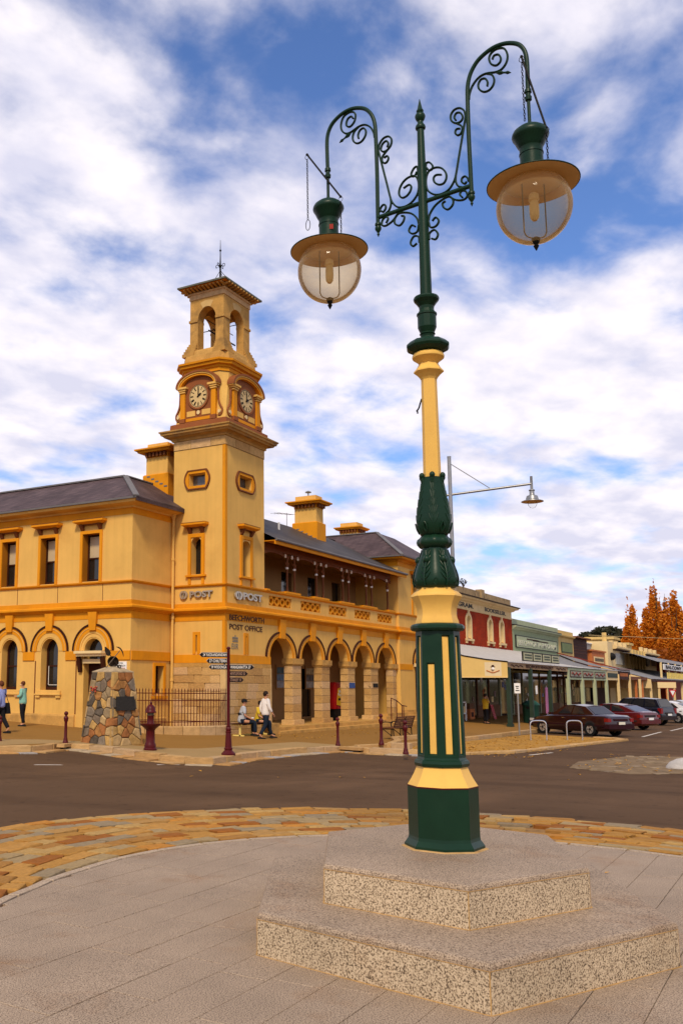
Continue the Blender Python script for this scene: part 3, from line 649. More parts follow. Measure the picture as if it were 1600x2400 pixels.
# inner walls, floors and ceilings of the arcade and the balcony; backs of the block
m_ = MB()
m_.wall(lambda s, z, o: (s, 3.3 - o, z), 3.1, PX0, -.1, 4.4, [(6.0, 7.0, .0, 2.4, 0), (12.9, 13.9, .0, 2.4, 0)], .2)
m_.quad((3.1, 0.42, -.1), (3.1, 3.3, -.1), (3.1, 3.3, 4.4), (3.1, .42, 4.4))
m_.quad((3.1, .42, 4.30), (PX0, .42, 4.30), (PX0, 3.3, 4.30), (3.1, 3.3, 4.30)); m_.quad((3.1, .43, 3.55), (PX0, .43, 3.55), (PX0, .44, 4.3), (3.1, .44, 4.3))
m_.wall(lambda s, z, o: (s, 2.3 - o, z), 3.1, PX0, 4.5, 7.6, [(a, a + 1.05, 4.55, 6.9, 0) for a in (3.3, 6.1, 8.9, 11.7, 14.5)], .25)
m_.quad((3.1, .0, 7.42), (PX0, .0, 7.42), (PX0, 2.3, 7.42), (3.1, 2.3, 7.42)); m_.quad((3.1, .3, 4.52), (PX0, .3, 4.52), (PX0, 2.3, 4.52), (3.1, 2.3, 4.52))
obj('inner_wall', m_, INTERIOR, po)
m_ = MB(); m_.box(-2.0, PX1 - .1, 6, WY - .1, -.5, 8.2); m_.box(-1.9, .2, 2.8, 6.2, 4.4, 8.2); m_.box(3.0, 3.08, 2.5, 6, 0, 8.2); obj('rear_block', m_, CREAM, po)
m_ = MB()
for a in (6.0, 12.9): m_.box(a, a + 1.0, 3.4, 3.45, 0, 2.4)
for a in (3.3, 6.1, 8.9, 11.7, 14.5): m_.box(a, a + 1.05, 2.45, 2.5, 4.55, 6.9)
m_.box(1.0, 2.1, .32, .36, 9.2, 10.0); m_.box(.36, .40, .8, 1.75, 9.2, 10.0)
obj_split('dark_opening', m_, DARKGLASS, po)

# ---- trim that runs round the building: one sweep each
PATH = [(-2.70, WY), (-2.70, 2.41), (0, 2.41), (0, 0), (PX0 + .0, 0), (PX0 + .0, PY), (PX1, PY)]
def trim(name, prof, m, path=PATH): b = MB(); b.sweep(path, prof); return obj(name, b, m, po)
rect = lambda o, z0, z1: [(.0, z0), (o, z0), (o, z1), (.0, z1)]
trim('frieze_band', rect(.014, 4.00, 4.272), ORANGE)
trim('cornice', [(0, 4.272), (.06, 4.275), (.08, 4.31), (.14, 4.33), (.20, 4.38), (.22, 4.39), (.22, 4.455), (.17, 4.47), (.10, 4.52), (0, 4.53)], ORANGE)
trim('parapet_base', rect(.05, 4.53, 4.68), ORANGE)
trim('sill_course', [(0, 5.315), (.03, 5.32), (.05, 5.35), (.09, 5.36), (.10, 5.41), (.0, 5.42)], ORANGE)
UP = [(-2.70, WY), (-2.70, 2.41), (-.02, 2.41)]
trim('eaves_frieze', rect(.012, 7.92, 8.16), ORANGE, UP)
trim('eaves_moulding', [(0, 8.16), (.06, 8.16), (.10, 8.22), (.30, 8.26), (.42, 8.30), (.46, 8.40), (0, 8.42)], CREAM, UP)
trim('eaves_gutter', [(.40, 8.38), (.52, 8.40), (.53, 8.47), (.40, 8.47)], LEAD, UP)
UPP = [(PX0, 2.2), (PX0, PY), (PX1, PY)]
trim('eaves_frieze', rect(.012, 7.95, 8.2), ORANGE, UPP); trim('eaves_moulding', [(0, 8.2), (.08, 8.2), (.12, 8.26), (.4, 8.30), (.44, 8.40), (0, 8.42)], ORANGE, UPP); trim('eaves_gutter', [(.40, 8.38), (.52, 8.40), (.53, 8.46), (.40, 8.46)], LEAD, UPP)
def band(F, a, b, e0=.0, e1=.0):
    m_ = MB(); m_.fbox(F, a - e0, b + e1, 2.47, 2.80, 0, .045); m_.fbox(F, a - e0 + .001, b + e1 - .001, 2.455, 2.47, 0, .02); return obj('impost_band', m_, ORANGE, po)
for a, b in ((2.41, 3.3), (4.99, 5.50), (7.11, 7.70), (9.25, 9.83), (11.4, 11.98), (13.5, WY)): band(FW, a, b)
band(FT, -2.66, 0); m_ = MB(); m_.fbox(FL, 0, 2.36, 2.40, 2.71, 0, .05); m_.fbox(FR, -.05, 3.52, 2.40, 2.71, 0, .05); obj('impost_band', m_, ORANGE, po)
m_ = MB(); m_.fbox(FR, 16.93, PX0, 2.42, 2.72, 0, .03); m_.fbox(FP, PX0 - .03, 19.35, 2.42, 2.72, 0, .03); obj('impost_band', m_, ORANGE, po)
m_ = MB(); m_.sweep([(-2.70, WY), (-2.70, 4.98)], [(0, -.6), (.06, -.6), (.06, .36), (.03, .42), (0, .43)]); m_.sweep([(-2.70, 3.4), (-2.70, 2.41), (-.4, 2.41)], [(0, -.6), (.06, -.6), (.06, .3), (0, .34)]); obj('plinth', m_, STONE1, po)
m_ = MB(); m_.fbox(FP, PX0, 19.6, -.6, .3, 0, .05); obj('plinth', m_, STONE1, po)
# orange corner strip on the tower, thin shadow joints on the parapet, pilaster strips on the wing
m_ = MB(); m_.box(-.008, .16, -.008, .12, 5.42, 10.87); m_.box(-.008, .16, -.008, .12, 2.715, 4.0); m_.box(-.008, .16, -.008, .12, 4.685, 5.31); obj_split('corner_strip', m_, ORANGE, po)
m_ = MB()
for s in (3.77, 6.01, 8.14, 10.3, 12.4): m_.fbox(FW, s - .012, s + .012, 4.69, 5.31, 0, .006)
for s in (5.0, 7.08, 9.2, 11.3, 13.5): m_.fbox(FW, s - .06, s, .44, 2.45, 0, .004)
obj_split('expansion_joint', m_, BROWN, po)

# ---- wing windows
def sash_window(F, a, b, z0, z1, dep, blind=True, rise=0, frm=DARKBROWN, parent=po, split=.5):
    m_ = MB(); t = .07; o = -dep + .06
    m_.fbox(F, a, a + t, z0, z1, o - .08, o); m_.fbox(F, b - t, b, z0, z1, o - .08, o); m_.fbox(F, a + t, b - t, z0, z0 + t*1.6, o - .08, o + .02)
    zm = z0 + (z1 - z0)*split; m_.fbox(F, a + t, b - t, zm - .03, zm + .03, o - .07, o + .012)
    if rise: m_.arch(F, (a + b)/2, z1, (b - a)/2 - t, rise - t, (b - a)/2, rise, o - .08, o)
    else: m_.fbox(F, a + t, b - t, z1 - t, z1, o - .08, o)
    w_ = obj('window', m_, frm, parent)
    g = MB(); g.fbox(F, a + t, b - t, zm + .03, z1 - (0 if rise else t), o - .05, o - .045)
    if rise:
        pts = [F((a + b)/2 + ((b - a)/2 - t)*math.cos(pi*i/12), z1 + (rise - t)*math.sin(pi*i/12), o - .047) for i in range(13)]; g.poly(pts)
    obj('pane', g, BLIND if blind else DARKGLASS, w_)
    g = MB(); g.fbox(F, a + t, b - t, z0 + t*1.6, zm - .03, o - .05, o - .045); obj('pane', g, DARKGLASS, w_)
    bk = MB(); bk.fbox(F, a, b, z0, z1 + rise, -dep - .22, -dep - .2); obj('backing', bk, DARKBROWN, w_)
    return w_
def hooded_surround(F, a, b, z0, z1, fr=.13, hood=True, sill=False, out_=.05, hw=1.0):
    m_ = MB()
    m_.fbox(F, a - fr, a, z0, z1 + fr, 0, out_); m_.fbox(F, b, b + fr, z0, z1 + fr, 0, out_); m_.fbox(F, a, b, z1, z1 + fr, 0, out_)
    s = obj('architrave', m_, ORANGE, po)
    if hood:
        c = (a + b)/2; w2 = (b - a)/2 + fr; zt = z1 + fr
        m_ = MB(); e1 = .20*hw; e0 = .02*hw
        lo = [(c - w2 - e0, 0), (c - w2 - e0, .14), (c + w2 + e0, .14), (c + w2 + e0, 0)]; hi = [(c - w2 - e1, 0), (c - w2 - e1, .30), (c + w2 + e1, .30), (c + w2 + e1, 0)]
        for (q0, q1, za, zb) in ((lo, hi, zt + .24, zt + .33), (hi, hi, zt + .33, zt + .41)):
            v = [F(x, za, o) for x, o in q0] + [F(x, zb, o) for x, o in q1]; m_.add(v, [(0, 1, 5, 4), (1, 2, 6, 5), (2, 3, 7, 6), (0, 3, 2, 1), (4, 5, 6, 7)])
        h_ = obj('window_hood', m_, ORANGE, po)
        m_ = MB()
        for sx in (-1, 1):
            x0 = c + sx*(w2 - .10); v = [F(x0 - .075, zt + .02, .0), F(x0 + .075, zt + .02, 0), F(x0 + .075, zt + .24, 0), F(x0 - .075, zt + .24, 0), F(x0 - .075, zt + .03, .05), F(x0 + .075, zt + .03, .05), F(x0 + .075, zt + .24, .19), F(x0 - .075, zt + .24, .19)]
            m_.add(v, [(4, 5, 6, 7), (0, 1, 5, 4), (1, 2, 6, 5), (3, 0, 4, 7), (2, 3, 7, 6)])
        obj_split('bracket', m_, BROWN, h_)
        m_ = MB(); m_.fbox(F, c - w2 - e0, c + w2 + e0, zt + .225, zt + .24, .0, .16); m_.fbox(F, c - w2 - e1 + .004, c + w2 + e1 - .004, zt + .405, zt + .425, 0, .305); obj_split('hood_brown_line', m_, BROWN, h_)  # brown painted lines along the underside and top edge of the hood
    return s
for i, (a, b) in enumerate(wy_up):
    sash_window(FW, a, b, 5.45, 7.3, .36); hooded_surround(FW, a, b, 5.42, 7.3, .12)
def round_arch(F, c, a, b_, zs, ow, oh, keyw=.21, ktop=4.27, kbot=None, inner=True):
    """archivolt: ochre ring, dark label mould and keystone"""
    m_ = MB(); m_.arch(F, c, zs, a + .02, b_ + .02, ow - .05, oh - .05, 0, .035); ring = obj('archivolt', m_, ORANGE, po)
    if inner: m2 = MB(); m2.arch(F, c, zs, a + .02 + (ow - a)*.42, b_ + .02 + (oh - b_)*.42, a + .02 + (ow - a)*.50, b_ + .02 + (oh - b_)*.50, .03, .05); obj('bead', m2, CREAM, ring)
    m2 = MB(); m2.arch(F, c, zs, ow - .05, oh - .05, ow + .015, oh + .015, 0, .07); obj('label_mould', m2, DARKBROWN, ring)
    kb = zs + b_ - .02 if kbot is None else kbot
    v = [F(c - keyw*.72, kb, .11), F(c + keyw*.72, kb, .11), F(c + keyw, ktop, .13), F(c - keyw, ktop, .13), F(c - keyw*.72, kb, 0), F(c + keyw*.72, kb, 0), F(c + keyw, ktop, 0), F(c - keyw, ktop, 0)]
    m2 = MB(); m2.add(v, [(0, 1, 2, 3), (0, 4, 5, 1), (1, 5, 6, 2), (3, 2, 6, 7), (0, 3, 7, 4)]); obj('keystone', m2, ORANGE, po)
for a, b in wy_lo:
    c = (a + b)/2; sash_window(FW, a, b, 1.33, 2.83, .38, blind=False, rise=.48, split=.62)
    m_ = MB(); m_.arch(FW, c, 2.83, .47, .53, .66, .72, -.001, .02); obj('arch_moulding', m_, CREAM, po)
    round_arch(FW, c, .66, .70, 2.82, .955, 1.0, kbot=3.60)
    m_ = MB(); m_.fbox(FW, c - .66, c + .66, 1.14, 1.19, 0, .1); m_.fbox(FW, c - .62, c + .62, 1.19, 1.31, 0, .05)
    for sx in (-.52, .52): m_.fbox(FW, c + sx - .11, c + sx + .11, 1.04, 1.14, 0, .07)
    obj('window_sill', m_, CREAM, po)
c = sum(door)/2
m_ = MB(); m_.arch(FW, c, 2.83, .48, .5, .56, .6, -.001, .02); m_.arch(FW, c, 2.83, .60, .64, .66, .72, -.001, .025); obj('arch_moulding', m_, CREAM, po)
round_arch(FW, c, .66, .70, 2.82, .98, 1.0, kbot=3.58)
m_ = MB(); m_.fbox(FW, c - .66, c + .66, 2.70, 2.80, 0, .36); m_.fbox(FW, c - .62, c + .62, 2.60, 2.70, 0, .28); m_.fbox(FW, c - .44, c + .44, 2.34, 2.5, -.02, .08); dh = obj('door_hood', m_, CREAMPALE, po)
m_ = MB()
for sx in (-.57, .57): m_.bar(FW(c + sx, 2.02, .04), FW(c + sx, 2.6, .17), .15, .12)
obj_split('bracket', m_, DARKBROWN, dh)
m_ = MB(); m_.fbox(FW, door[0], door[1], -.5, 2.33, -.34, -.30); d_ = obj('door', m_, DARKBROWN, po)
m_ = MB(); m_.fbox(FW, door[0], door[1], 2.5, 3.35, -.34, -.33); obj('fanlight', m_, DARKGLASS, d_)
m_ = MB(); m_.fbox(FW, 2.56, 3.24, 2.07, 2.40, 0, .03); sg = obj('wall_sign', m_, WHITE, po)
RED = mat('red_lettering', (.45, .02, .02), .5, .05, 4); INK = mat('black_lettering', (.02, .018, .016), .5, .05, 4)
for tx, z, h, mt, wd in (('AGENT FOR', 2.315, .05, INK, .36), ('COMMONWEALTH', 2.215, .06, INK, .58), ('SAVINGS BANK', 2.11, .07, RED, .58)):
    lettering(tx, (-2.735, 2.90 + wd/2, z), (0, -1, 0), (0, 0, 1), h, wd, mt, sg, .004)
NOTE = mat('yellow_notice', (.75, .55, .03), .6, .05, 4); m_ = MB(); m_.fbox(FW, 5.92, 6.06, 1.58, 2.0, -.30, -.295); obj('window_notice', m_, NOTE, po)
m_ = MB(); t = .018; m_.fbox(FW, 5.98, 6.62, 1.52, 1.52 + t, -.3, -.29); m_.fbox(FW, 6.60, 6.62, 1.52, 2.26, -.3, -.29); obj('window_tape', m_, WHITE, po)
# return wall slit window and downpipe
sash_window(FT, -1.16, -.6, 1.22, 2.27, .3, blind=False); hooded_surround(FT, -1.16, -.6, 1.2, 2.27, .12, hood=False)
m_ = MB(); m_.fbox(FT, -1.36, -.4, 1.04, 1.14, 0, .1); obj('window_sill', m_, ORANGE, po)
m_ = MB(); m_.tube([(-.16, 2.30, 8.3), (-.16, 2.30, -.1)], .055, 10); m_.lathe([(.06, 8.05), (.14, 8.25), (.15, 8.36)], 10, (-.16, 2.30, 0))
for z in (6.4, 4.1, 1.7): m_.lathe([(.075, z), (.075, z + .1)], 10, (-.16, 2.30, 0))
dp = obj('downpipe', m_, CREAM, po)

# ---- tower windows and signs
m_ = MB()
for F, c in ((FL, 1.27), (FR, 1.59)):
    h = .035 if F is FL else .045
    m_.fbox(F, c - h - .13, c - h, 2.74, 3.58, 0, .03); m_.fbox(F, c + h, c + h + .13, 2.74, 3.58, 0, .03); m_.fbox(F, c - h, c + h, 3.465, 3.58, 0, .03)
obj_split('slit_surround', m_, ORANGE, po)
m_ = MB(); m_.fbox(FL, 1.22, 1.32, 2.8, 3.5, -.22, -.2); m_.fbox(FR, 1.5, 1.66, 2.7, 3.5, -.22, -.2); m_.fbox(FL, 1.0, 1.6, 5.8, 7.3, -.36, -.35); m_.fbox(FR, 1.2, 2.0, 5.8, 7.3, -.36, -.35); obj_split('slit_glass', m_, DARKGLASS, po)
for F, a, b, zr in ((FL, 1.06, 1.54, 7.03), (FR, 1.27, 1.94, 6.98)):
    hooded_surround(F, a, b, 5.79, 7.28, .14, out_=.06, hw=.9)
    m_ = MB(); c = (a + b)/2; K = 12; top = 7.28
    for sgn in (-1, 1):
        pts = [F(c + sgn*(b - a)/2*math.cos(pi/2*i/K), zr + .25*math.sin(pi/2*i/K), .02) for i in range(K + 1)] + [F(c, top, .02), F(c + sgn*(b - a)/2, top, .02)]
        m_.poly(pts)
    obj('spandrel', m_, CREAM, po)
    m_ = MB(); m_.fbox(F, a - .22, b + .22, 5.72, 5.79, 0, .12)
    for x in (a - .07, b + .07): m_.fbox(F, x - .06, x + .06, 5.43, 5.72, 0, .05)
    obj('window_sill', m_, ORANGE, po)
for F, c, hw in ((FL, 1.28, .39), (FR, 1.54, .5)):
    def oval(dx, dz, n=8):
        P = []
        for sx in (1, -1):
            for i in range(n + 1):
                t = (-1 + 2*i/n)*sx; P.append((c + sx*(hw + dx + .16*(hw/.39)*(1 - t*t) - .02), 9.59 + t*(.26 + dz)))
        return P
    outl, mid_, inl = oval(.075, .14), oval(.02, .09), [(c + sx*hw*(1 if True else 1), 9.59 + t*.25) for sx in (1, -1) for t in [(-1 + 2*i/8)*sx for i in range(9)]]
    def ringo(A, B, o0, o1, m, nm, par):
        b_ = MB(); n = len(A); v = [F(x, z, o1) for x, z in A] + [F(x, z, o1) for x, z in B] + [F(x, z, o0) for x, z in A] + [F(x, z, o0) for x, z in B]
        b_.add(v, [(i, (i + 1) % n, n + (i + 1) % n, n + i) for i in range(n)] + [(i, 2*n + i, 2*n + (i + 1) % n, (i + 1) % n) for i in range(n)] + [(n + i, n + (i + 1) % n, 3*n + (i + 1) % n, 3*n + i) for i in range(n)]); return obj(nm, b_, m, par)
    fr_ = ringo(mid_, inl, 0, .05, ORANGE, 'oval_surround', po); ringo(outl, mid_, 0, .07, BROWN, 'label_mould', fr_)
DG2 = mat('tower_glass', (.09, .085, .08), .12, .3, 3, spec=.6)
m_ = MB(); m_.fbox(FL, .88, 1.68, 9.3, 9.9, -.30, -.28); m_.fbox(FR, 1.0, 2.1, 9.3, 9.9, -.30, -.28); obj_split('oval_glass', m_, DG2, po)
SILVER = mat('silver_lettering', (.46, .42, .36), .35, .08, 4, metal=.55); CHARC = mat('brown_lettering', (.07, .025, .015), .5, .05, 4); GREYP = mat('grey_emblem_paint', (.20, .19, .16), .6, .1, 8)
def post_logo(F, xd, nd, c, hw, zb, zt):
    zc, hh = (zb + zt)/2, (zt - zb)/2; m_ = MB(); q = .30
    m_.arch(F, c, zc, hw*.55, hh*.62, hw, hh, .02, .09, t0=pi*.58, t1=pi*1.50, n=14); m_.arch(F, c + hw*.12, zc, hw*.45, hh*.62, hw*.92, hh, .02, .09, t0=-pi*.5, t1=pi*.42, n=14)
    m_.fbox(F, c - hw*.12, c + hw*.1, zc - hh, zc + hh*.95, .02, .09); return obj('postal_emblem', m_, SILVER, po)
post_logo(FL, (0, -1, 0), (-1, 0, 0), 1.85, .17, 4.86, 5.19); post_logo(FR, (1, 0, 0), (0, -1, 0), .92, .26, 4.84, 5.17)
lettering('POST', (-.03, 1.56, 4.90), (0, -1, 0), (0, 0, 1), .26, 1.04, SILVER, po, .06, bold=.03)
lettering('POST', (1.27, -.03, 4.87), (1, 0, 0), (0, 0, 1), .29, 1.5, SILVER, po, .06, bold=.03)
lettering('BEECHWORTH', (.30, -.02, 4.03), (1, 0, 0), (0, 0, 1), .215, 2.72, CHARC, po, .012, bold=.012)
lettering('POST OFFICE', (.32, -.006, 3.68), (1, 0, 0), (0, 0, 1), .205, 2.57, CHARC, po, .012, bold=.012)
m_ = MB()                                             # painted crown over the royal cypher
for i in range(5): m_.arch(FR, .60 + .085*i - .02, 3.30, .025, .06, .05, .10, .004, .012, n=8)
m_.fbox(FR, .55, .97, 3.20, 3.235, .004, .012); m_.fbox(FR, .57, .95, 3.255, 3.285, .004, .012); m_.fbox(FR, .745, .775, 3.40, 3.47, .004, .012); m_.fbox(FR, .72, .80, 3.425, 3.445, .004, .012)
cr_ = obj('painted_crest', m_, GREYP, po)
lettering('EIIR', (.50, -.004, 2.93), (1, 0, 0), (0, 0, 1), .21, .50, GREYP, cr_, .008)
# rusticated stone at the tower foot
backing = MB(); backing.fbox(FL, .02, 2.40, -.45, 2.22, 0, .03); backing.fbox(FR, .02, 3.5, -.45, 2.22, 0, .03); obj('stone_backing', backing, MORTAR, po)
courses = [2.235, 1.93, 1.63, 1.32, 1.02, .75, .48, .20, -.10, -.42]
for zi, (zt, zb) in enumerate(zip(courses, courses[1:])):
    for F, L0, L1, rz in ((FL, .16, 2.38, pi/2), (FR, .16, 3.44, 0)):
        cuts = [L0]; st = .38 if zi % 2 else .72; x = L0
        while x < L1 - .45: x += st*random.uniform(.85, 1.2)*(1 if F is FL else 1.15); st = .72; cuts.append(x)
        cuts[-1] = L1
        for a, b in zip(cuts, cuts[1:]):
            inst('stone', random.choice(ST), po, F((a + b)/2, (zt + zb)/2, .03), ((b - a) - .014, .12, zt - zb - .014), rz)
m_ = MB(); m_.box(-.095, .145, -.095, .145, -.45, 2.235); m_.box(3.38, 3.52, -.085, .3, -.45, 2.235); obj_split('quoin', m_, mat('dressed_stone', (.60, .40, .17), .8, .1, 4, .3, 25), po)
m_ = MB(); m_.fbox(FL, -.09, 2.4, 2.235, 2.39, 0, .085); m_.fbox(FR, -.085, 3.5, 2.235, 2.39, 0, .08); obj('stone_string', m_, STONE1, po)

# ---- arcade piers in coursed stone
def block_pier(x0, x1, y0, y1, respond=False):
    c = ((x0 + x1)/2, (y0 + y1)/2)
    core = MB(); core.box(x0 + .012, x1 - .012, y0 + .012, y1 - .012, -.1, 2.4); p = obj('pier', core, MORTAR, po)
    zs_ = [.12, .45, .78, 1.11, 1.43, 1.75, 2.07, 2.39]
    for i, (a, b) in enumerate(zip(zs_, zs_[1:])): inst('stone', ST[i % 5], p, (c[0], c[1], (a + b)/2), (x1 - x0, y1 - y0, b - a - .012))
    inst('pier_base', ST[0], p, (c[0], c[1], .0), (x1 - x0 + .2, y1 - y0 + .2, .26))
    m_ = MB(); m_.box(x0 - .08, x1 + .08, y0 - .08, y1 + .05, 2.46, 2.695); m_.box(x0 - .04, x1 + .04, y0 - .04, y1 + .04, 2.40, 2.46); obj('capital', m_, STONE1, p)
for (a, b), (c, d) in zip(AR, AR[1:]): block_pier(b, c, 0, .40)
block_pier(16.9, 17.42, .02, .40)
for (a, b), c in zip(AR, ARC): round_arch(FR, c, (b - a)/2, .83, 2.70, 1.35, 1.06, keyw=.28, kbot=3.49)
# steps, arcade floor, stone block
m_ = MB(); m_.box(2.9, 19.5, -.62, 3.3, -.5, -.08); obj('arcade_floor', m_, STONE1, po)
m_ = MB(); m_.box(2.4, 19.3, -1.05, -.6, -.6, -.215); obj('step', m_, STONE1, po)
m_ = MB(); m_.box(14.4, 19.3, -.58, -.1, -.2, .06); m_.box(15.0, 19.3, -.40, -.1, -.0, .19); obj('step', m_, STONE1, po)
m_ = MB(); m_.box(1.75, 2.45, -1.0, -.6, -.5, .12); obj('end_block', m_, STONE1, po)
m_ = MB()
for x, z0, z1 in ((14.98, .06, .95), (15.7, .0, .84), (16.42, -.1, .58)): m_.tube([(x, -.62, z0 - .2), (x, -.62, z1)], .022, 6)
m_.tube([(14.98, -.62, .95), (15.7, -.62, .84), (16.42, -.62, .58), (17.1, -.62, .52)], .025, 6); m_.tube([(16.65, -.62, -.3), (16.65, -.62, .56)], .022, 6)
obj('handrail', m_, MAROON, po)
# posters, plaques
def poster(x0, x1, z0, z1, y, cols):
    m_ = MB(); m_.box(x0 - .08, x1 + .08, y - .05, y, z0 - .08, z1 + .08); p = obj('notice_frame', m_, INTERIOR, po)
    k = len(cols)
    for i, cl in enumerate(cols):
        b_ = MB(); za, zb = z0 + (z1 - z0)*i/k, z0 + (z1 - z0)*(i + .92)/k; b_.box(x0, x1, y - .058, y - .05, za, zb); obj('poster', b_, mat('poster_print', cl, .4, .55, 5.0, spec=.5), p)
poster(10.15, 11.1, 1.45, 2.45, 3.29, [(.30, .32, .36), (.10, .20, .34), (.02, .09, .14)])
poster(13.3, 14.35, 1.45, 2.45, 3.29, [(.40, .38, .33), (.12, .11, .10), (.45, .35, .18)])
m_ = MB(); m_.fbox(FR, 11.32, 11.95, 1.45, 1.70, 0, .02); obj('plaque', m_, mat('blue_plaque', (.03, .07, .22), .4, .1, 4), po)
m_ = MB(); m_.fbox(FR, 14.2, 14.8, 1.48, 1.68, 0, .02); obj('plaque', m_, BLACKIRON, po)

# ---- balcony: balustrade with pierced panels, pedestals, paired columns
pan = [(3.48, 5.47), (6.36, 8.36), (9.21, 11.18), (12.11, 14.06), (14.97, 16.95)]
m_ = MB(); m_.wall(FR, 3.1, PX0, 4.5, 5.4, [(a, b, 4.80, 5.22, 0) for a, b in pan], .22); obj('balustrade', m_, CREAM, po)
for a, b in pan:
    m_ = MB(); n = 4; pw = (b - a)/n
    for i in range(n):
        c = a + pw*(i + .5); m_.arch(FR, c, 5.01, pw*.26, .10, pw*.42, .19, -.14, -.03, t0=0, t1=2*pi, n=20)
        m_.fbox(FR, c - pw*.08, c + pw*.08, 5.11, 5.22, -.13, -.04); m_.fbox(FR, c - pw*.08, c + pw*.08, 4.80, 4.91, -.13, -.04)
        if i < n - 1: m_.arch(FR, c + pw/2, 5.01, pw*.05, .04, pw*.16, .09, -.12, -.05, t0=0, t1=2*pi, n=12)
    pp_f = MB(); pp_f.fbox(FR, a, b, 4.80, 4.825, -.15, -.02); pp_f.fbox(FR, a, b, 5.195, 5.22, -.15, -.02); ppo = obj('pierced_panel', pp_f, ORANGE, po); obj_split('lattice_ring', m_, ORANGE, ppo)
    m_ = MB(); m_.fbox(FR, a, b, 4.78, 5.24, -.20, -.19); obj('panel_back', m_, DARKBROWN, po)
m_ = MB(); m_.box(3.1, 3.38, -.12, .3, 5.40, 5.47)
for a, b in ((4.84, 6.2), (7.54, 9.1), (10.38, 11.95), (13.0, 14.8), (16.35, 17.3)): m_.box(a, b, -.10, .34, 5.42, 5.50)
obj_split('column_plinth', m_, ORANGE, po)
BEAD = mat('white_bead_paint', (.85, .80, .72), .5, .03, 4)
def column(x, y=.15):
    m_ = MB(); m_.lathe([(.085, 5.50), (.085, 5.56), (.06, 5.60), (.05, 5.64), (.045, 6.5), (.05, 6.6), (.075, 6.62), (.075, 6.68), (.05, 6.70), (.05, 7.22)], 10, (x, y, 0)); c = obj('column', m_, BROWN, po, smooth=True)
    m_ = MB(); m_.lathe([(.056, 6.50), (.066, 6.52), (.066, 6.57), (.056, 6.59)], 10, (x, y, 0)); obj('white_collar', m_, BEAD, c)
    m_ = MB()
    for sx in (-1, 1): m_.lathe([(.03, 6.70), (.045, 6.73), (.045, 6.77), (.03, 6.79)], 8, (x + sx*.12, y, 0)); 
    obj_split('bead', m_, BROWN, c); return c
cols = [5.38, 6.06, 8.23, 8.93, 11.10, 11.78, 13.93, 14.63, 16.77]
for x in cols: column(x)
m_ = MB(); m_.box(3.1, PX0 - .5, .08, .22, 7.16, 7.42)
prev = 3.1
for i in range(0, len(cols), 2):
    L_, R_ = cols[i], cols[i + 1] if i + 1 < len(cols) else cols[i] + .5
    span = (L_ - prev)/2 - .05
    m_.arch(FR, prev + span + .05, 6.98, span - .35, .10, span, .22, -.19, -.11, n=14); m_.fbox(FR, prev, prev + .32, 6.98, 7.18, -.18, -.12); m_.fbox(FR, L_ - .32, L_, 6.98, 7.18, -.18, -.12)
    m_.arch(FR, (L_ + R_)/2, 6.95, (R_ - L_)/2 - .14, .10, (R_ - L_)/2 - .05, .2, -.18, -.12, n=10); prev = R_
obj('balcony_fretwork', m_, BROWN, po)
m_ = MB()
for i in range(0, len(cols), 2):
    xs_ = [cols[i] - .28] + ([(cols[i] + cols[i + 1])/2, cols[i + 1] + .2] if i + 1 < len(cols) else [])
    for x in xs_: m_.lathe([(.02, 6.96), (.05, 6.99), (.05, 7.10), (.02, 7.13)], 8, (x, .08, 0))
obj_split('white_pendant', m_, BEAD, po)
m_ = MB(); m_.box(3.12, PX0 + .35, -.52, -.46, 7.29, 7.45); m_.box(3.1, PX0 - .02, -.46, .1, 7.42, 7.45); obj('veranda_fascia', m_, ORANGE, po)
m_ = MB(); m_.tube([(3.1, -.56, 7.48), (PX0 + .35, -.56, 7.48)], .06, 8); obj('veranda_gutter', m_, LEAD, po)

# ---- roofs
EX, EY = -3.22, 1.88; rz = 9.85; ap = (-1.02, 4.08)
m_ = MB()
m_.quad((EX, WY + .5, 8.46), (EX, EY, 8.46), (ap[0], ap[1], rz), (ap[0], WY + .5, rz)); m_.quad((ap[0], WY + .5, rz), (ap[0], ap[1], rz), (ap[0] + 3.2, ap[1] + 3.2, rz - 1.6), (ap[0] + 3.2, WY + .5, rz - 1.6))
m_.quad((EX, EY, 8.46), (.1, EY, 8.46), (3.6, ap[1], rz), (ap[0], ap[1], rz)); m_.quad((.1, EY, 8.46), (.1, EY, 8.3), (EX, EY, 8.3), (EX, EY, 8.46))
m_.quad((EX, EY, 8.46), (EX, WY, 8.46), (-2.7, WY, 8.42), (-2.7, EY, 8.42))
obj('wing_roof', m_, SLATE, po)
m_ = MB(); m_.bar((EX, EY, 8.48), (ap[0], ap[1], rz + .02), .22, .05); m_.bar((ap[0], ap[1], rz + .02), (ap[0], WY, rz + .02), .2, .06); m_.bar((ap[0], ap[1], rz + .02), (4, ap[1], rz + .02), .16, .05); obj('ridge_flashing', m_, LEAD, po)
vr = lambda y: 7.50 + (y + .55)*.50
m_ = MB(); m_.quad((3.08, -.56, 7.50), (PX0 + .4, -.56, 7.50), (PX0 + .4, 4.1, vr(4.1)), (3.08, 4.1, vr(4.1))); m_.quad((3.08, 4.1, vr(4.1)), (24, 4.1, vr(4.1)), (24, 9, 7.6), (3.08, 9, 7.6)); obj('veranda_roof', m_, SLATE2, po)
pe = (17.05, -.62); pa = (19.42, 1.74); pz = 10.15
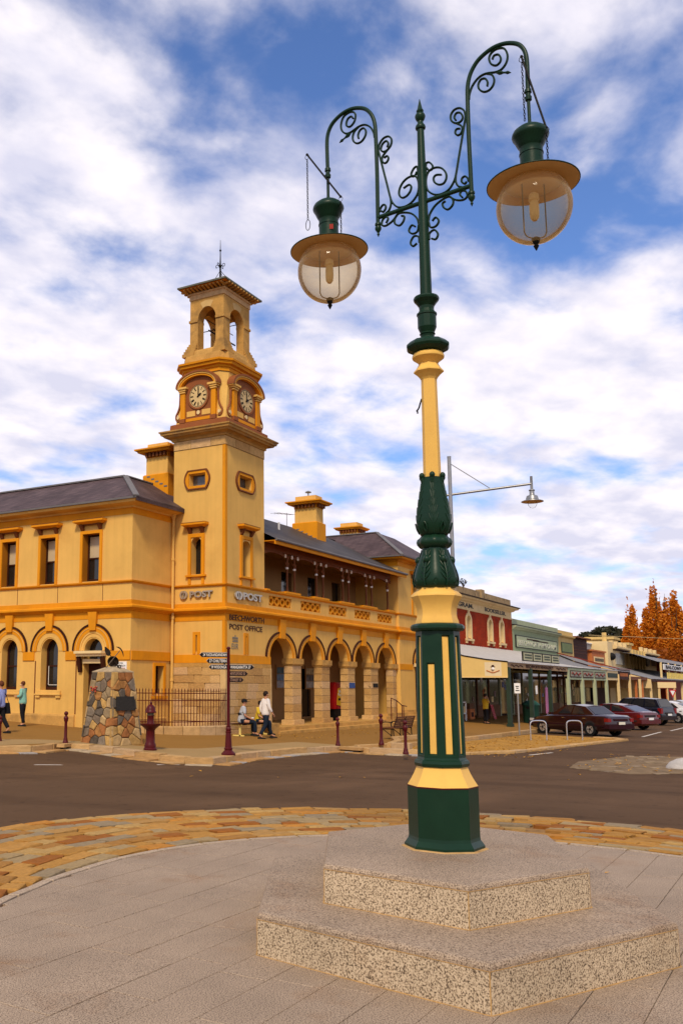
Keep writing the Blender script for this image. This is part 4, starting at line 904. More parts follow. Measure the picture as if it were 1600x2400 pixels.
m_ = MB(); m_.quad((pe[0], 9, 8.46), (pe[0], pe[1], 8.46), (pa[0], pa[1], pz), (pa[0], 9, pz)); m_.quad((pe[0], pe[1], 8.46), (24.5, pe[1], 8.46), (22.1, pa[1], pz), (pa[0], pa[1], pz)); m_.quad((24.5, pe[1], 8.46), (24.5, 9, 8.46), (22.1, 9, pz), (22.1, pa[1], pz)); m_.quad((pa[0], pa[1], pz), (22.1, pa[1], pz), (22.1, 9, pz), (pa[0], 9, pz)); obj('pavilion_roof', m_, SLATE, po)
m_ = MB(); m_.bar((pe[0], pe[1], 8.48), (pa[0], pa[1], pz + .02), .2, .05); m_.bar((pa[0], pa[1], pz + .02), (pa[0], 9, pz + .02), .18, .05); obj('ridge_flashing', m_, LEAD, po)
def chimney(x0, x1, y0, y1, zb, zs, zc, zt, ov=.3):
    """ochre base, plain shaft, bracketed cap"""
    m_ = MB(); m_.box(x0, x1, y0, y1, zs, zc); c = obj('chimney', m_, CREAM, po)
    m_ = MB(); b = .10; m_.box(x0 - b, x1 + b, y0 - b, y1 + b, zb, zs - .06); m_.sweep([(x0 - b, y1 + b), (x0 - b, y0 - b), (x1 + b, y0 - b)], [(0, zs - .06), (-.0, zs - .06), (-b, zs + .0), (-b, zs - .06)]); obj('chimney_base', m_, ORANGE, c)
    q = lambda o: [(x0 - o, y1 + o), (x0 - o, y0 - o), (x1 + o, y0 - o), (x1 + o, y1 + o), (x0 - o, y1 + o)]
    m_ = MB(); m_.box(x0 - .02, x1 + .02, y0 - .02, y1 + .02, zc, zc + .22); obj('cap_band', m_, ORANGE, c)
    m_ = MB()
    n = 6
    for i in range(n):
        yy = y0 + (y1 - y0)*(i + .5)/n; m_.box(x0 - .16, x0, yy - .05, yy + .05, zc + .02, zc + .2)
    for i in range(4):
        xx = x0 + (x1 - x0)*(i + .5)/4; m_.box(xx - .05, xx + .05, y0 - .16, y0, zc + .02, zc + .2)
    obj_split('cap_bracket', m_, BROWN, c)
    m_ = MB(); m_.sweep(q(0), [(0, zc + .2), (ov*.7, zc + .2), (ov*.75, zc + .25), (ov, zc + .30), (ov, zc + .36), (0, zc + .42)]); m_.box(x0, x1, y0, y1, zc + .2, zc + .4); obj('chimney_cap', m_, ORANGE, c)
    m_ = MB(); m_.box(x0 + .03, x1 - .03, y0 + .03, y1 - .03, zc + .4, zt); obj('cap_top', m_, CREAM, c)
    for i in range(5):                                                 # stepped lead flashing
        yy = y0 - .05 + (y1 - y0)*i/5; m_ = MB(); m_.box(x0 - b - .012, x0 - b, yy, yy + .16, (9.45 if x0 < 5 else 8.95) + (yy - y0)*.55 + (.25 if x0 < 5 else .12), (9.45 if x0 < 5 else 8.95) + (yy - y0)*.55 + (.31 if x0 < 5 else .17)); obj('flashing_step', m_, LEAD, c)
    return c
chimney(.9, 2.6, 3.35, 4.45, 8.8, 10.30, 11.02, 11.62, .38)
ch2 = chimney(13.28, 14.1, 2.55, 3.8, 8.6, 9.98, 10.72, 11.38, .38)
chimney(24.2, 25.2, 5, 6.2, 8.5, 10.6, 11.1, 11.75, .3)
m_ = MB(); m_.box(25.6, 29.5, 2.0, 8.0, 5, 9.55); m_.box(25.45, 29.7, 1.85, 8.1, 9.55, 9.8); obj('rear_parapet', m_, ORANGE, po)
m_ = MB(); m_.tube([(13.7, 3.2, 11.3), (13.7, 3.2, 11.62)], .04, 8); m_.lathe([(.16, 11.62), (.17, 11.66), (.05, 11.72)], 10, (13.7, 3.2, 0)); obj('chimney_cowl', m_, GALV, ch2)
m_ = MB(); m_.tube([(8.14, 2.0, 8.6), (8.14, 2.0, 9.12)], .05, 8); obj('vent_pipe', m_, WHITE, po)
m_ = MB(); m_.tube([(13.15, 4.2, 9.7), (13.15, 4.2, 10.55)], .018, 6); m_.tube([(11.8, 4.2, 10.34), (13.9, 4.2, 10.56)], .012, 6)
for i in range(6): x = 11.9 + .36*i; m_.tube([(x, 3.9 + .02*i, 10.345 + i*.038), (x, 4.5 - .02*i, 10.345 + i*.038)], .008, 5)
obj('television_aerial', m_, GALV, po)
# pavilion window and door
sash_window(FP, 19.68, 20.6, 5.45, 7.28, .35, blind=False); hooded_surround(FP, 19.68, 20.6, 5.42, 7.28, .14); sash_window(FP, 22.0, 22.9, 5.45, 7.28, .35, blind=False); hooded_surround(FP, 22.0, 22.9, 5.42, 7.28, .14)
m_ = MB(); m_.fbox(FP, 19.75, 20.75, -.4, 3.3, -.33, -.3); obj('door', m_, DARKBROWN, po); round_arch(FP, 20.25, .5, .5, 2.72, .85, .95, kbot=3.3); round_arch(FP, 22.45, .5, .5, 2.72, .85, .95, kbot=3.3)
m_ = MB(); m_.fbox(FP, 19.5, 21.0, 2.6, 2.78, 0, .3); obj('door_hood', m_, CREAMPALE, po)
# ================================================================ TOWER TOP (parts of the post office)
TC = (1.55, 1.205)
def sq(a, ch=0.0):
    """plan rectangle of the tower scaled by a, corners chamfered by ch; clockwise seen so that outward is right of travel"""
    hx, hy = 1.55*a, 1.205*a
    if ch == 0: P = [(-hx, hy), (-hx, -hy), (hx, -hy), (hx, hy), (-hx, hy)]
    else:
        cx_, cy_ = ch*1.2, ch
        P = [(-hx, hy - cy_), (-hx, -hy + cy_), (-hx + cx_, -hy), (hx - cx_, -hy), (hx, -hy + cy_), (hx, hy - cy_), (hx - cx_, hy), (-hx + cx_, hy), (-hx, hy - cy_)]
    return [(TC[0] + x, TC[1] + y) for x, y in P]
def ringmb(prof, a=1.0, ch=0.0, cap=True):
    b = MB(); p = sq(a, ch); b.sweep(p, prof)
    if cap: z = max(q[1] for q in prof); b.poly([(x, y, z - .005) for x, y in p[:-1]])
    return b
def loft(levels):
    b = MB(); n = len(sq(1, .1)) - 1
    for a, ch, z in levels:
        for x, y in sq(a, ch)[:-1]: b.v.append((x, y, z))
    for j in range(len(levels) - 1):
        for i in range(n): b.f.append((j*n + i, j*n + (i + 1) % n, (j + 1)*n + (i + 1) % n, (j + 1)*n + i))
    b.f.append(tuple(range((len(levels) - 1)*n, len(levels)*n))); b.m = [0]*len(b.f); return b
# stone frieze under the cornice, in blocks
obj('stone_frieze', ringmb([(0, 10.87), (.012, 10.87), (.012, 11.24), (0, 11.24)], 1.0), MORTAR, po)
for F, L_, s0 in ((FL, 2.41, 0), (FR, 3.1, 0)):
    cuts = [0, L_*.27, L_*.66, L_] if F is FL else [0, L_*.24, L_*.62, L_]
    for a, b in zip(cuts, cuts[1:]): m_ = MB(); m_.fbox(F, a + .006 - (.02 if a == 0 else 0), b - .006, 10.885, 11.225, .0, .03); obj('stone', m_, STONE, po)
obj('architrave', ringmb([(0, 11.235), (.06, 11.24), (.09, 11.29), (.07, 11.32), (.12, 11.36), (.2, 11.40), (0, 11.41)], 1.0), STONE1, po)
CORN = mat('weathered_cornice', (.46, .25, .07), .8, .15, 2.0, .25, 25, stain=(.15, .11, .08, .85), ss=1.6)
obj('tower_cornice', ringmb([(0, 11.40), (.30, 11.40), (.34, 11.46), (.40, 11.48), (.42, 11.56), (.46, 11.58), (.47, 11.635), (.0, 11.70)], 1.0), CORN, po)
CREV = mat('clock_stage_brown', (.26, .085, .028), .65, .08, 2.0)
obj('clock_stage_base', ringmb([(0, 11.64), (.0, 11.64), (.10, 11.65), (.08, 11.93), (0, 11.97)], 1.03), CREV, po)
obj('clock_stage_wall', loft([(.98, .03, 11.95), (.965, .06, 12.3), (.93, .13, 12.9), (.90, .22, 13.5), (.89, .27, 14.1)]), CREAM, po)
obj('upper_frieze', loft([(.92, .27, 13.99), (.92, .27, 14.16)]), ORANGE, po)
b = MB(); p = sq(.92, .27); b.sweep(p, [(0, 14.14), (.04, 14.15), (.06, 14.22), (.16, 14.26), (.19, 14.36), (.24, 14.38), (.25, 14.46), (.0, 14.55)]); b.poly([(x, y, 14.54) for x, y in p[:-1]]); obj('upper_cornice', b, ORANGE, po)
# clocks
CLOCKF = mat('clock_face_paint', (.62, .44, .20), .5, .06, 3); NUM = mat('clock_numeral_paint', (.02, .012, .008), .5, .05, 4)
ROMAN = ['XII', 'I', 'II', 'III', 'IIII', 'V', 'VI', 'VII', 'VIII', 'IX', 'X', 'XI']
for Fq, c, kx, half in ((lambda s, z, o: (.035 - o, s, z), 1.26, -1, 1.0), (lambda s, z, o: (s, .03 - o, z), 1.62, 1, 1.28)):
    H = half; G = Fq; zc = 13.02; rx, rz = .43*H, .475
    m_ = MB(); m_.fbox(G, c - .62*H, c + .62*H, 12.0, 13.30, -.3, .02); m_.arch(G, c, 13.3, .0, .0, .72*H, .6, -.3, .02); bk = obj('clock_recess', m_, CREV, po)
    ck = MB(); ck.arch(G, c, zc, 0, 0, rx, rz, .02, .05, t0=0, t1=2*pi, n=40); clk = obj('clock', ck, CLOCKF, po)
    m_ = MB(); m_.arch(G, c, zc, rx, rz, rx*1.18, rz*1.16, .0, .07, t0=0, t1=2*pi, n=40); obj('clock_surround', m_, CREV, clk)
    m_ = MB(); m_.arch(G, c, zc, rx*.90, rz*.90, rx*.935, rz*.935, .05, .055, t0=0, t1=2*pi, n=40); obj('minute_ring', m_, NUM, clk)
    for h in range(12):
        a = pi/2 - h*pi/6; u = Vector((math.cos(a), math.sin(a))); sd = Vector((-u.y, u.x)); m_ = MB(); tx = ROMAN[h]; wds = [.5 if ch == 'I' else 1.1 for ch in tx]; W_ = sum(wds)*.028; x = -W_/2
        pp = lambda r, t: G(c - kx*-1*(u.x*r + sd.x*t)*rx/.475*1.0 if False else c + kx*(u.x*r + sd.x*t)*H*.43/.475, zc + u.y*r + sd.y*t, .058)
        for ch, wd in zip(tx, wds):
            w2 = wd*.028; xm = x + w2/2; th = .010
            def stroke(t0, t1, th=th*1.25): m_.poly([pp(.26, t0 - th), pp(.26, t0 + th), pp(.405, t1 + th), pp(.405, t1 - th)])
            if ch == 'I': stroke(xm, xm)
            elif ch == 'V': stroke(xm, xm - w2*.4); stroke(xm, xm + w2*.4, .006)
            else: stroke(xm - w2*.4, xm + w2*.4); stroke(xm + w2*.4, xm - w2*.4, .006)
            x += w2
        obj('numeral', m_, NUM, clk)
    for nm, ang, ln, wd in (('hour_hand', math.radians(90 - 30*1.97), .20, .030), ('minute_hand', math.radians(90 - 2), .36, .020)):
        u = Vector((math.cos(ang), math.sin(ang))); sd = Vector((-u.y, u.x)); q = lambda r, t: G(c + kx*(u.x*r + sd.x*t)*H*.9, zc + u.y*r + sd.y*t, .07)
        m_ = MB(); m_.poly([q(-.07, -wd*.7), q(.0, -wd*1.2), q(ln*.7, -wd*1.5), q(ln, 0), q(ln*.7, wd*1.5), q(.0, wd*1.2), q(-.07, wd*.7)]); obj(nm, m_, NUM, clk)
    # pilasters, caps, segmental pediment
    m_ = MB()
    for sx in (-1, 1): m_.fbox(G, c + sx*.73*H - .105*H, c + sx*.73*H + .105*H, 12.13, 13.30, -.1, .09)
    pil = obj_split('clock_pilaster', m_, ORANGE, po)
    m_ = MB()
    for sx in (-1, 1): m_.fbox(G, c + sx*.73*H - .13*H, c + sx*.73*H + .13*H, 11.97, 12.14, 0, .13)
    m_.fbox(G, c - .6*H, c + .6*H, 11.97, 12.0, 0, .05); obj_split('pilaster_base', m_, CREV, pil)
    m_ = MB(); m_.fbox(G, c - .62*H, c + .62*H, 12.02, 12.14, 0, .04); obj('clock_sill', m_, ORANGE, po)
    m_ = MB()
    for sx in (-1, 1):
        x = c + sx*.74*H; m_.fbox(G, x - .14*H, x + .14*H, 13.22, 13.27, 0, .13); m_.fbox(G, x - .17*H, x + .17*H, 13.30, 13.38, -.1, .15); m_.fbox(G, x - .24*H, x + .24*H, 13.38, 13.46, -.1, .19)
    obj('pilaster_cap', m_, CREAM, pil)
    m_ = MB(); m_.arch(G, c, 13.43, .78*H, .42, .86*H, .50, -.1, .16, t0=.06, t1=pi - .06); obj('pediment', m_, ORANGE, po)
    m_ = MB(); m_.arch(G, c, 13.43, .86*H, .50, .92*H, .555, -.1, .19, t0=.04, t1=pi - .04); obj('pediment_band', m_, CREAM, po)
    m_ = MB(); m_.arch(G, c, 13.43, .92*H, .555, 1.0*H, .63, -.1, .22, t0=-.02, t1=pi + .02); obj('pediment_top', m_, CREV, po)
    m_ = MB(); m_.fbox(G, c - .56*H, c - .16*H, 12.22, 12.44, .02, .035); m_.fbox(G, c + .16*H, c + .56*H, 12.22, 12.44, .02, .035); obj_split('recess_panel', m_, CREAM, bk)
    m_ = MB(); m_.arch(G, c, 12.34, 0, 0, .075*H, .085, .02, .06, t0=0, t1=2*pi, n=16); obj('boss', m_, CREAMPALE, bk)
    for sx in (-1, 1):                                                  # scrolled consoles at the corners
        x = c + sx*.86*H; pts = [(x + sx*.04*H, 13.25), (x + sx*.05*H, 12.95), (x + sx*.07*H, 12.72), (x + sx*.15*H, 12.50), (x + sx*.23*H, 12.36), (x + sx*.23*H, 12.2), (x + sx*.15*H, 12.10), (x + sx*.05*H, 12.12)]
        m_ = MB(); m_.tube(smooth_path([G(px, pz, .0) for px, pz in pts], 4), .04, 6); cs = obj('console', m_, CREV, po, smooth=True)
        m_ = MB(); m_.arch(G, x + sx*.12*H, 12.25, 0, 0, .055*H, .07, -.1, .06, t0=0, t1=2*pi, n=14); obj('boss', m_, CREAMPALE, cs)
# belfry
obj('belfry_base', loft([(.91, .27, 14.5), (.885, .25, 14.80), (.86, .22, 14.82), (.80, .16, 15.05), (.76, .12, 15.12)]), STONE1, po)
A = .675; hx, hy = 1.55*A, 1.205*A
GL = lambda s, z, o: (TC[0] - hx - o, TC[1] + s, z); GR = lambda s, z, o: (TC[0] + s, TC[1] - hy - o, z)
GL2 = lambda s, z, o: (TC[0] + hx + o, TC[1] - s, z); GR2 = lambda s, z, o: (TC[0] - s, TC[1] + hy + o, z)
m_ = MB(); thx, thy = .44, .34
for G, w_, ow, th in ((GL, hy, .43, thx), (GR, hx, .55, thy), (GL2, hy, .43, thx), (GR2, hx, .55, thy)):
    m_.wall(G, -w_, w_, 14.9, 17.4, [(-ow, ow, 15.1, 16.46, .52)], th)
    Gi = (lambda G, th: lambda s, z, o: G(s, z, -th + o))(G, th)
    m_.wall(Gi, -w_ + .02, w_ - .02, 14.9, 17.4, [(-ow, ow, 15.1, 16.46, .52)], 0)
m_.box(TC[0] - hx + .01, TC[0] + hx - .01, TC[1] - hy + .01, TC[1] + hy - .01, 17.32, 17.38); obj('belfry_wall', m_, STONE1, po)
for G, w_, ow in ((GL, hy, .43), (GR, hx, .55)):
    m_ = MB(); m_.arch(G, 0, 16.46, ow + .012, .53, ow + .30, .80, -.0, .012, t0=pi*.36, t1=pi*.64, n=6); obj('keystone', m_, mat('pale_keystone', (.58, .38, .15), .8, .1, 4, .3, 25), po)
b = MB()
for sx in (-1, 1):
    for sy in (-1, 1):
        px = TC[0] + sx*(hx - .215); py = TC[1] + sy*(hy - .17); b.box(px - .26, px + .26, py - .21, py + .21, 16.39, 16.49)
        pxo, pyo = TC[0] + sx*hx, TC[1] + sy*hy
        for k_, (z0, z1) in enumerate(((15.34, 15.46), (15.22, 15.36), (15.10, 15.24), (14.98, 15.12), (14.86, 15.0))):
            e = .05 + k_*.055; b.box(min(pxo + sx*e, pxo - sx*.46), max(pxo + sx*e, pxo - sx*.46), min(pyo + sy*e*.8, pyo - sy*.36), max(pyo + sy*e*.8, pyo - sy*.36), z0, z1)
obj_split('belfry_impost', b, STONE1, po)
obj('belfry_entablature', ringmb([(0, 17.36), (.03, 17.37), (.03, 17.57), (.06, 17.58), (.10, 17.64), (0, 17.66)], A), STONE, po)
b = MB(); p = sq(A, 0)
for i in range(4):
    (xa, ya), (xb, yb) = p[i], p[i + 1]; d = Vector((xb - xa, yb - ya)); n_ = Vector((d.y, -d.x)).normalized(); k_ = 9
    for j in range(k_ + 2):
        q = Vector((xa, ya)) + d*((j - .5)/k_); b.bar((q.x + n_.x*.02, q.y + n_.y*.02, 17.70), (q.x + n_.x*.36, q.y + n_.y*.36, 17.77), .085, .09)
obj_split('eaves_bracket', b, STONE1, po)
ROOFG = mat('belfry_roof_lead', (.13, .13, .10), .6, .2, 4)
b = MB(); q = sq(.975, 0)[:-1]; b.v = [(x, y, 17.80) for x, y in q] + [(x, y, 17.87) for x, y in q] + [(TC[0], TC[1], 18.35)]
b.f = [(0, 1, 2, 3)] + [(i, (i + 1) % 4, 4 + (i + 1) % 4, 4 + i) for i in range(4)] + [(4 + i, 4 + (i + 1) % 4, 8) for i in range(4)]; b.m = [0]*len(b.f); obj('belfry_roof', b, ROOFG, po)
b = MB(); q = sq(.93, 0)[:-1]; b.poly([(x, y, 17.795) for x, y in q]); obj('belfry_soffit', b, ORANGE, po)
b = MB(); x, y = TC; b.tube([(x, y, 18.3), (x, y, 19.0), (x, y, 19.6), (x, y, 20.32)], [.045, .04, .022, .008], 6); b.sphere((x, y, 19.15), .07, 8, 6); b.sphere((x, y, 19.85), .05, 8, 6)
for a in range(4):
    u = Vector((math.cos(a*pi/2), math.sin(a*pi/2))); b.tube([(x + u.x*.5, y + u.y*.5, 18.3), (x, y, 18.95)], .012, 4)
    b.tube(smooth_path([(x, y, 19.0), (x + u.x*.12, y + u.y*.12, 19.22), (x + u.x*.22, y + u.y*.22, 19.2), (x + u.x*.2, y + u.y*.2, 19.1), (x + u.x*.14, y + u.y*.14, 19.13)], 3), .014, 5)
obj('finial_rod', b, BLACKIRON, po)
b = MB(); b.tube([(TC[0] - hx, TC[1] - .1, 15.92), (TC[0] + hx, TC[1] - .1, 15.92)], .035, 6); b.lathe([(.24, 15.50), (.20, 15.58), (.14, 15.7), (.12, 15.86), (.04, 15.92)], 12, (TC[0] - .1, TC[1] - .1, 0)); b.tube([(TC[0] - hx, TC[1], 16.4), (TC[0] + hx, TC[1], 16.4)], .018, 5); b.tube([(TC[0], TC[1] - hy, 16.36), (TC[0], TC[1] + hy, 16.36)], .018, 5); b.tube([(TC[0] - .1, TC[1] - .1, 15.95), (TC[0] - .4, TC[1] + .1, 16.25)], .025, 5); b.box(TC[0] - .16, TC[0] - .02, TC[1] - .17, TC[1] - .03, 15.1, 15.55)
obj('bell', b, BLACKIRON, po)
# ================================================================ STREET LAMP on the pedestal
PC = (-24.28, -16.585, 0.0); lamp = thing('street_lamp', 'tall ornate green and yellow cast iron lamp post with two hanging globes', 'street lamp', (PC[0], PC[1], .482))
PH = math.radians(198.9)
def lpart(name, prof, m, n=8, ph=PH, smooth=False, par=None, mod=None):
    b = MB(); b.lathe(prof, n, PC, ph, mod=mod); return obj(name, b, m, par or lamp, smooth)
lpart('foot_grout', [(.300, .480), (.292, .487), (.25, .492)], GROUT, 8)
lpart('red_line', [(.2448, .896), (.2448, .9045)], MAROON)
lpart('plinth', [(.274, .483), (.274, .505), (.247, .54), (.243, .56), (.243, .90), (.235, .902)], GREEN)
lpart('flared_collar', [(.243, .903), (.236, .915), (.214, .95), (.195, .985), (.182, 1.015), (.174, 1.035)], POLECREAM, smooth=True)
lpart('ring_moulding', [(.172, 1.033), (.186, 1.038), (.192, 1.058), (.186, 1.078), (.172, 1.085), (.166, 1.10)], GREEN)
# panelled shaft: eight faces, each with a sunk yellow panel
Z0, Z1, R0, R1 = 1.10, 1.99, .167, .155
shaft = None
core = MB()
for i in range(8):
    a0, a1 = PH + i*pi/4, PH + (i + 1)*pi/4
    pt = lambda t, z, ins=0.0: Vector((PC[0], PC[1], z)) + (Vector((math.cos(a0), math.sin(a0), 0)).lerp(Vector((math.cos(a1), math.sin(a1), 0)), t))*(R0 + (R1 - R0)*(z - Z0)/(Z1 - Z0) - ins)
    short = (i == 7); pz0, pz1 = 1.115, (1.76 if short else 1.955); t0, t1 = .24, .76
    core.quad(pt(0, Z0), pt(t0, Z0), pt(t0, Z1), pt(0, Z1)); core.quad(pt(t1, Z0), pt(1, Z0), pt(1, Z1), pt(t1, Z1)); core.quad(pt(t0, Z0), pt(t1, Z0), pt(t1, pz0), pt(t0, pz0)); core.quad(pt(t0, pz1), pt(t1, pz1), pt(t1, Z1), pt(t0, Z1))
    d = .016; e = .06
    core.quad(pt(t0, pz0), pt(t1, pz0), pt(t1 - e, pz0 + .012, d), pt(t0 + e, pz0 + .012, d)); core.quad(pt(t0, pz1), pt(t1, pz1), pt(t1 - e, pz1 - .012, d), pt(t0 + e, pz1 - .012, d)); core.quad(pt(t0, pz0), pt(t0 + e, pz0 + .012, d), pt(t0 + e, pz1 - .012, d), pt(t0, pz1)); core.quad(pt(t1, pz0), pt(t1 - e, pz0 + .012, d), pt(t1 - e, pz1 - .012, d), pt(t1, pz1))
shaft = obj('panelled_shaft', core, GREEN, lamp)
for i in range(8):
    a0, a1 = PH + i*pi/4, PH + (i + 1)*pi/4; short = (i == 7); pz0, pz1 = 1.127, (1.748 if short else 1.943); t0, t1 = .30, .70
    pt = lambda t, z, ins=0.0: Vector((PC[0], PC[1], z)) + (Vector((math.cos(a0), math.sin(a0), 0)).lerp(Vector((math.cos(a1), math.sin(a1), 0)), t))*(R0 + (R1 - R0)*(z - Z0)/(Z1 - Z0) - ins)
    b = MB(); b.quad(pt(t0, pz0, .013), pt(t1, pz0, .013), pt(t1, pz1, .013), pt(t0, pz1, .013)); b.quad(pt(t0, pz0, .02), pt(t1, pz0, .02), pt(t1, pz1, .02), pt(t0, pz1, .02)); o_ = obj('panel', b, POLECREAM, shaft)
    if short: o_['label'] = 'shorter yellow panel of the access door'
lpart('ring_moulding', [(.153, 1.985), (.180, 1.99), (.192, 2.005), (.192, 2.022), (.180, 2.035), (.155, 2.042)], GREEN, 16)
lpart('vase_collar', [(.154, 2.043), (.152, 2.06), (.143, 2.085), (.139, 2.115), (.143, 2.155), (.155, 2.19), (.172, 2.222), (.182, 2.238), (.178, 2.252), (.158, 2.272), (.140, 2.288), (.137, 2.30)], POLECREAM, smooth=True)
def leafy(name, prof, nl, tips, par=None, ph=PH, amp=.035):
    o_ = lpart(name, prof, GREEN, 48, ph, True, par, mod=lambda a, z: 1 + amp*math.cos((a - ph)*nl) - amp*.4*abs(math.cos((a - ph)*nl*2)))
    return o_
low_leaf = leafy('leaf_bulb', [(.130, 2.296), (.150, 2.31), (.160, 2.335), (.162, 2.36), (.156, 2.40), (.144, 2.44), (.128, 2.48), (.112, 2.52), (.099, 2.555), (.093, 2.585), (.092, 2.60)], 6, 1)
up_leaf = leafy('leaf_vase', [(.088, 2.685), (.104, 2.70), (.120, 2.735), (.128, 2.78), (.129, 2.81), (.124, 2.86), (.116, 2.91), (.107, 2.96), (.098, 3.01), (.089, 3.06), (.080, 3.10), (.078, 3.125), (.066, 3.127)], 6, 1, amp=.03)
leafy('leaf_ring', [(.09, 2.59), (.105, 2.60), (.121, 2.62), (.126, 2.64), (.120, 2.66), (.105, 2.672), (.09, 2.69)], 8, 1, amp=.05)
def surf(prof, z):
    for (r0_, z0), (r1_, z1) in zip(prof, prof[1:]):
        if z0 <= z <= z1 and z1 > z0: return r0_ + (r1_ - r0_)*(z - z0)/(z1 - z0)
    return prof[-1][0]
UPP_ = [(.104, 2.70), (.120, 2.735), (.128, 2.78), (.129, 2.81), (.124, 2.86), (.116, 2.91), (.107, 2.96), (.098, 3.01), (.089, 3.06), (.080, 3.10)]
LOP_ = [(.150, 2.31), (.160, 2.335), (.162, 2.36), (.156, 2.40), (.144, 2.44), (.128, 2.48), (.112, 2.52), (.099, 2.555), (.093, 2.585)]
for par, prof, nl, off in ((up_leaf, UPP_, 6, 0.0), (low_leaf, LOP_, 6, pi/6)):          # acanthus veins, lobes and curled tips
    b = MB(); zb, zt = prof[0][1], prof[-1][1]
    P3 = lambda a, z, e=.0: (PC[0] + math.cos(a)*(surf(prof, z)*.992 + e*.7), PC[1] + math.sin(a)*(surf(prof, z)*.992 + e*.7), z)
    for i in range(nl):
        a = PH + off + i*2*pi/nl; K = 9
        b.tube([P3(a, zb + (zt - zb)*k/K, .002) for k in range(K + 1)], [.0075 - .003*k/K for k in range(K + 1)], 6)
        for k in range(1, 6):
            z = zb + (zt - zb)*(.08 + .15*k); sp = .30*(1 - .45*k/6)
            for sgn in (-1, 1): b.tube(smooth_path([P3(a, z - .07*(zt - zb), .001), P3(a + sgn*sp*.5, z, .004), P3(a + sgn*sp, z + .12*(zt - zb), .002)], 3), .0048, 6)
        b.tube(smooth_path([P3(a + pi/nl, zb + .005, 0), P3(a + pi/nl - .12, zb + .1*(zt - zb), .004), P3(a + pi/nl, zb + .2*(zt - zb), .006), P3(a + pi/nl + .12, zb + .1*(zt - zb), .004), P3(a + pi/nl, zb + .005, 0)], 3), .0062, 6)
    obj('leaf_relief', b, GREEN, par, True)
for par, r_, z, nl, off, sz in ((up_leaf, .086, 3.135, 6, 0, .021), (low_leaf, .118, 2.505, 6, pi/6, .026)):
    for i in range(nl):
        a = PH + off + i*2*pi/nl; b = MB(); c = (PC[0] + r_*math.cos(a), PC[1] + r_*math.sin(a), z); b.sphere(c, sz, 10, 7, sz=1.15)
        b.tube([(PC[0] + (r_ - .012)*math.cos(a), PC[1] + (r_ - .012)*math.sin(a), z - .055), c], [.018, .016], 8); obj('leaf_tip', b, GREEN, par, True)
lpart('upper_shaft', [(.0655, 3.08), (.058, 3.885)], POLECREAM)
lpart('collar', [(.058, 3.884), (.066, 3.90), (.085, 3.922), (.112, 3.944), (.111, 3.954), (.09, 3.978), (.074, 4.005), (.071, 4.015)], POLECREAM)
lpart('collar_ring', [(.071, 4.012), (.082, 4.028), (.104, 4.045), (.118, 4.056), (.120, 4.07), (.112, 4.088), (.09, 4.10)], POLECREAM, 28, smooth=True)
lpart('cap_moulding', [(.09, 4.096), (.125, 4.108), (.155, 4.125), (.165, 4.142), (.163, 4.158), (.135, 4.185), (.085, 4.203), (.056, 4.215)], GREEN, 10)
lpart('neck', [(.056, 4.213), (.050, 4.225), (.053, 4.238), (.060, 4.248), (.053, 4.258), (.058, 4.27), (.070, 4.30), (.070, 4.395), (.076, 4.40), (.076, 4.412), (.064, 4.42), (.055, 4.445), (.058, 4.468), (.075, 4.495), (.094, 4.518), (.098, 4.532), (.092, 4.545), (.045, 4.552)], GREEN, 20)
lpart('mast', [(.045, 4.55), (.0365, 5.34), (.027, 5.95)], GREEN, 20, smooth=True)
lpart('finial', [(.027, 5.948), (.038, 5.955), (.041, 5.968), (.037, 5.982), (.024, 6.0), (.022, 6.018), (.034, 6.035), (.041, 6.055), (.041, 6.068), (.033, 6.085), (.022, 6.093), (.027, 6.10), (.029, 6.112), (.021, 6.125), (.002, 6.215)], GREEN, 16, smooth=True)
b = MB(); b.tube(smooth_path([(PC[0] - .02, PC[1] + .055, 3.74), (PC[0] - .03, PC[1] + .065, 3.70), (PC[0] - .03, PC[1] + .075, 3.67), (PC[0] - .03, PC[1] + .095, 3.645)], 3), .006, 6); b.tube([(PC[0] - .03, PC[1] + .088, 3.655), (PC[0] - .02, PC[1] + .09, 3.63)], .006, 5); obj('broken_hook', b, BLACKIRON, lamp)
TH = math.radians(83); AX = Vector((math.cos(TH), math.sin(TH), 0)); NRM = Vector((-math.sin(TH), math.cos(TH), 0))
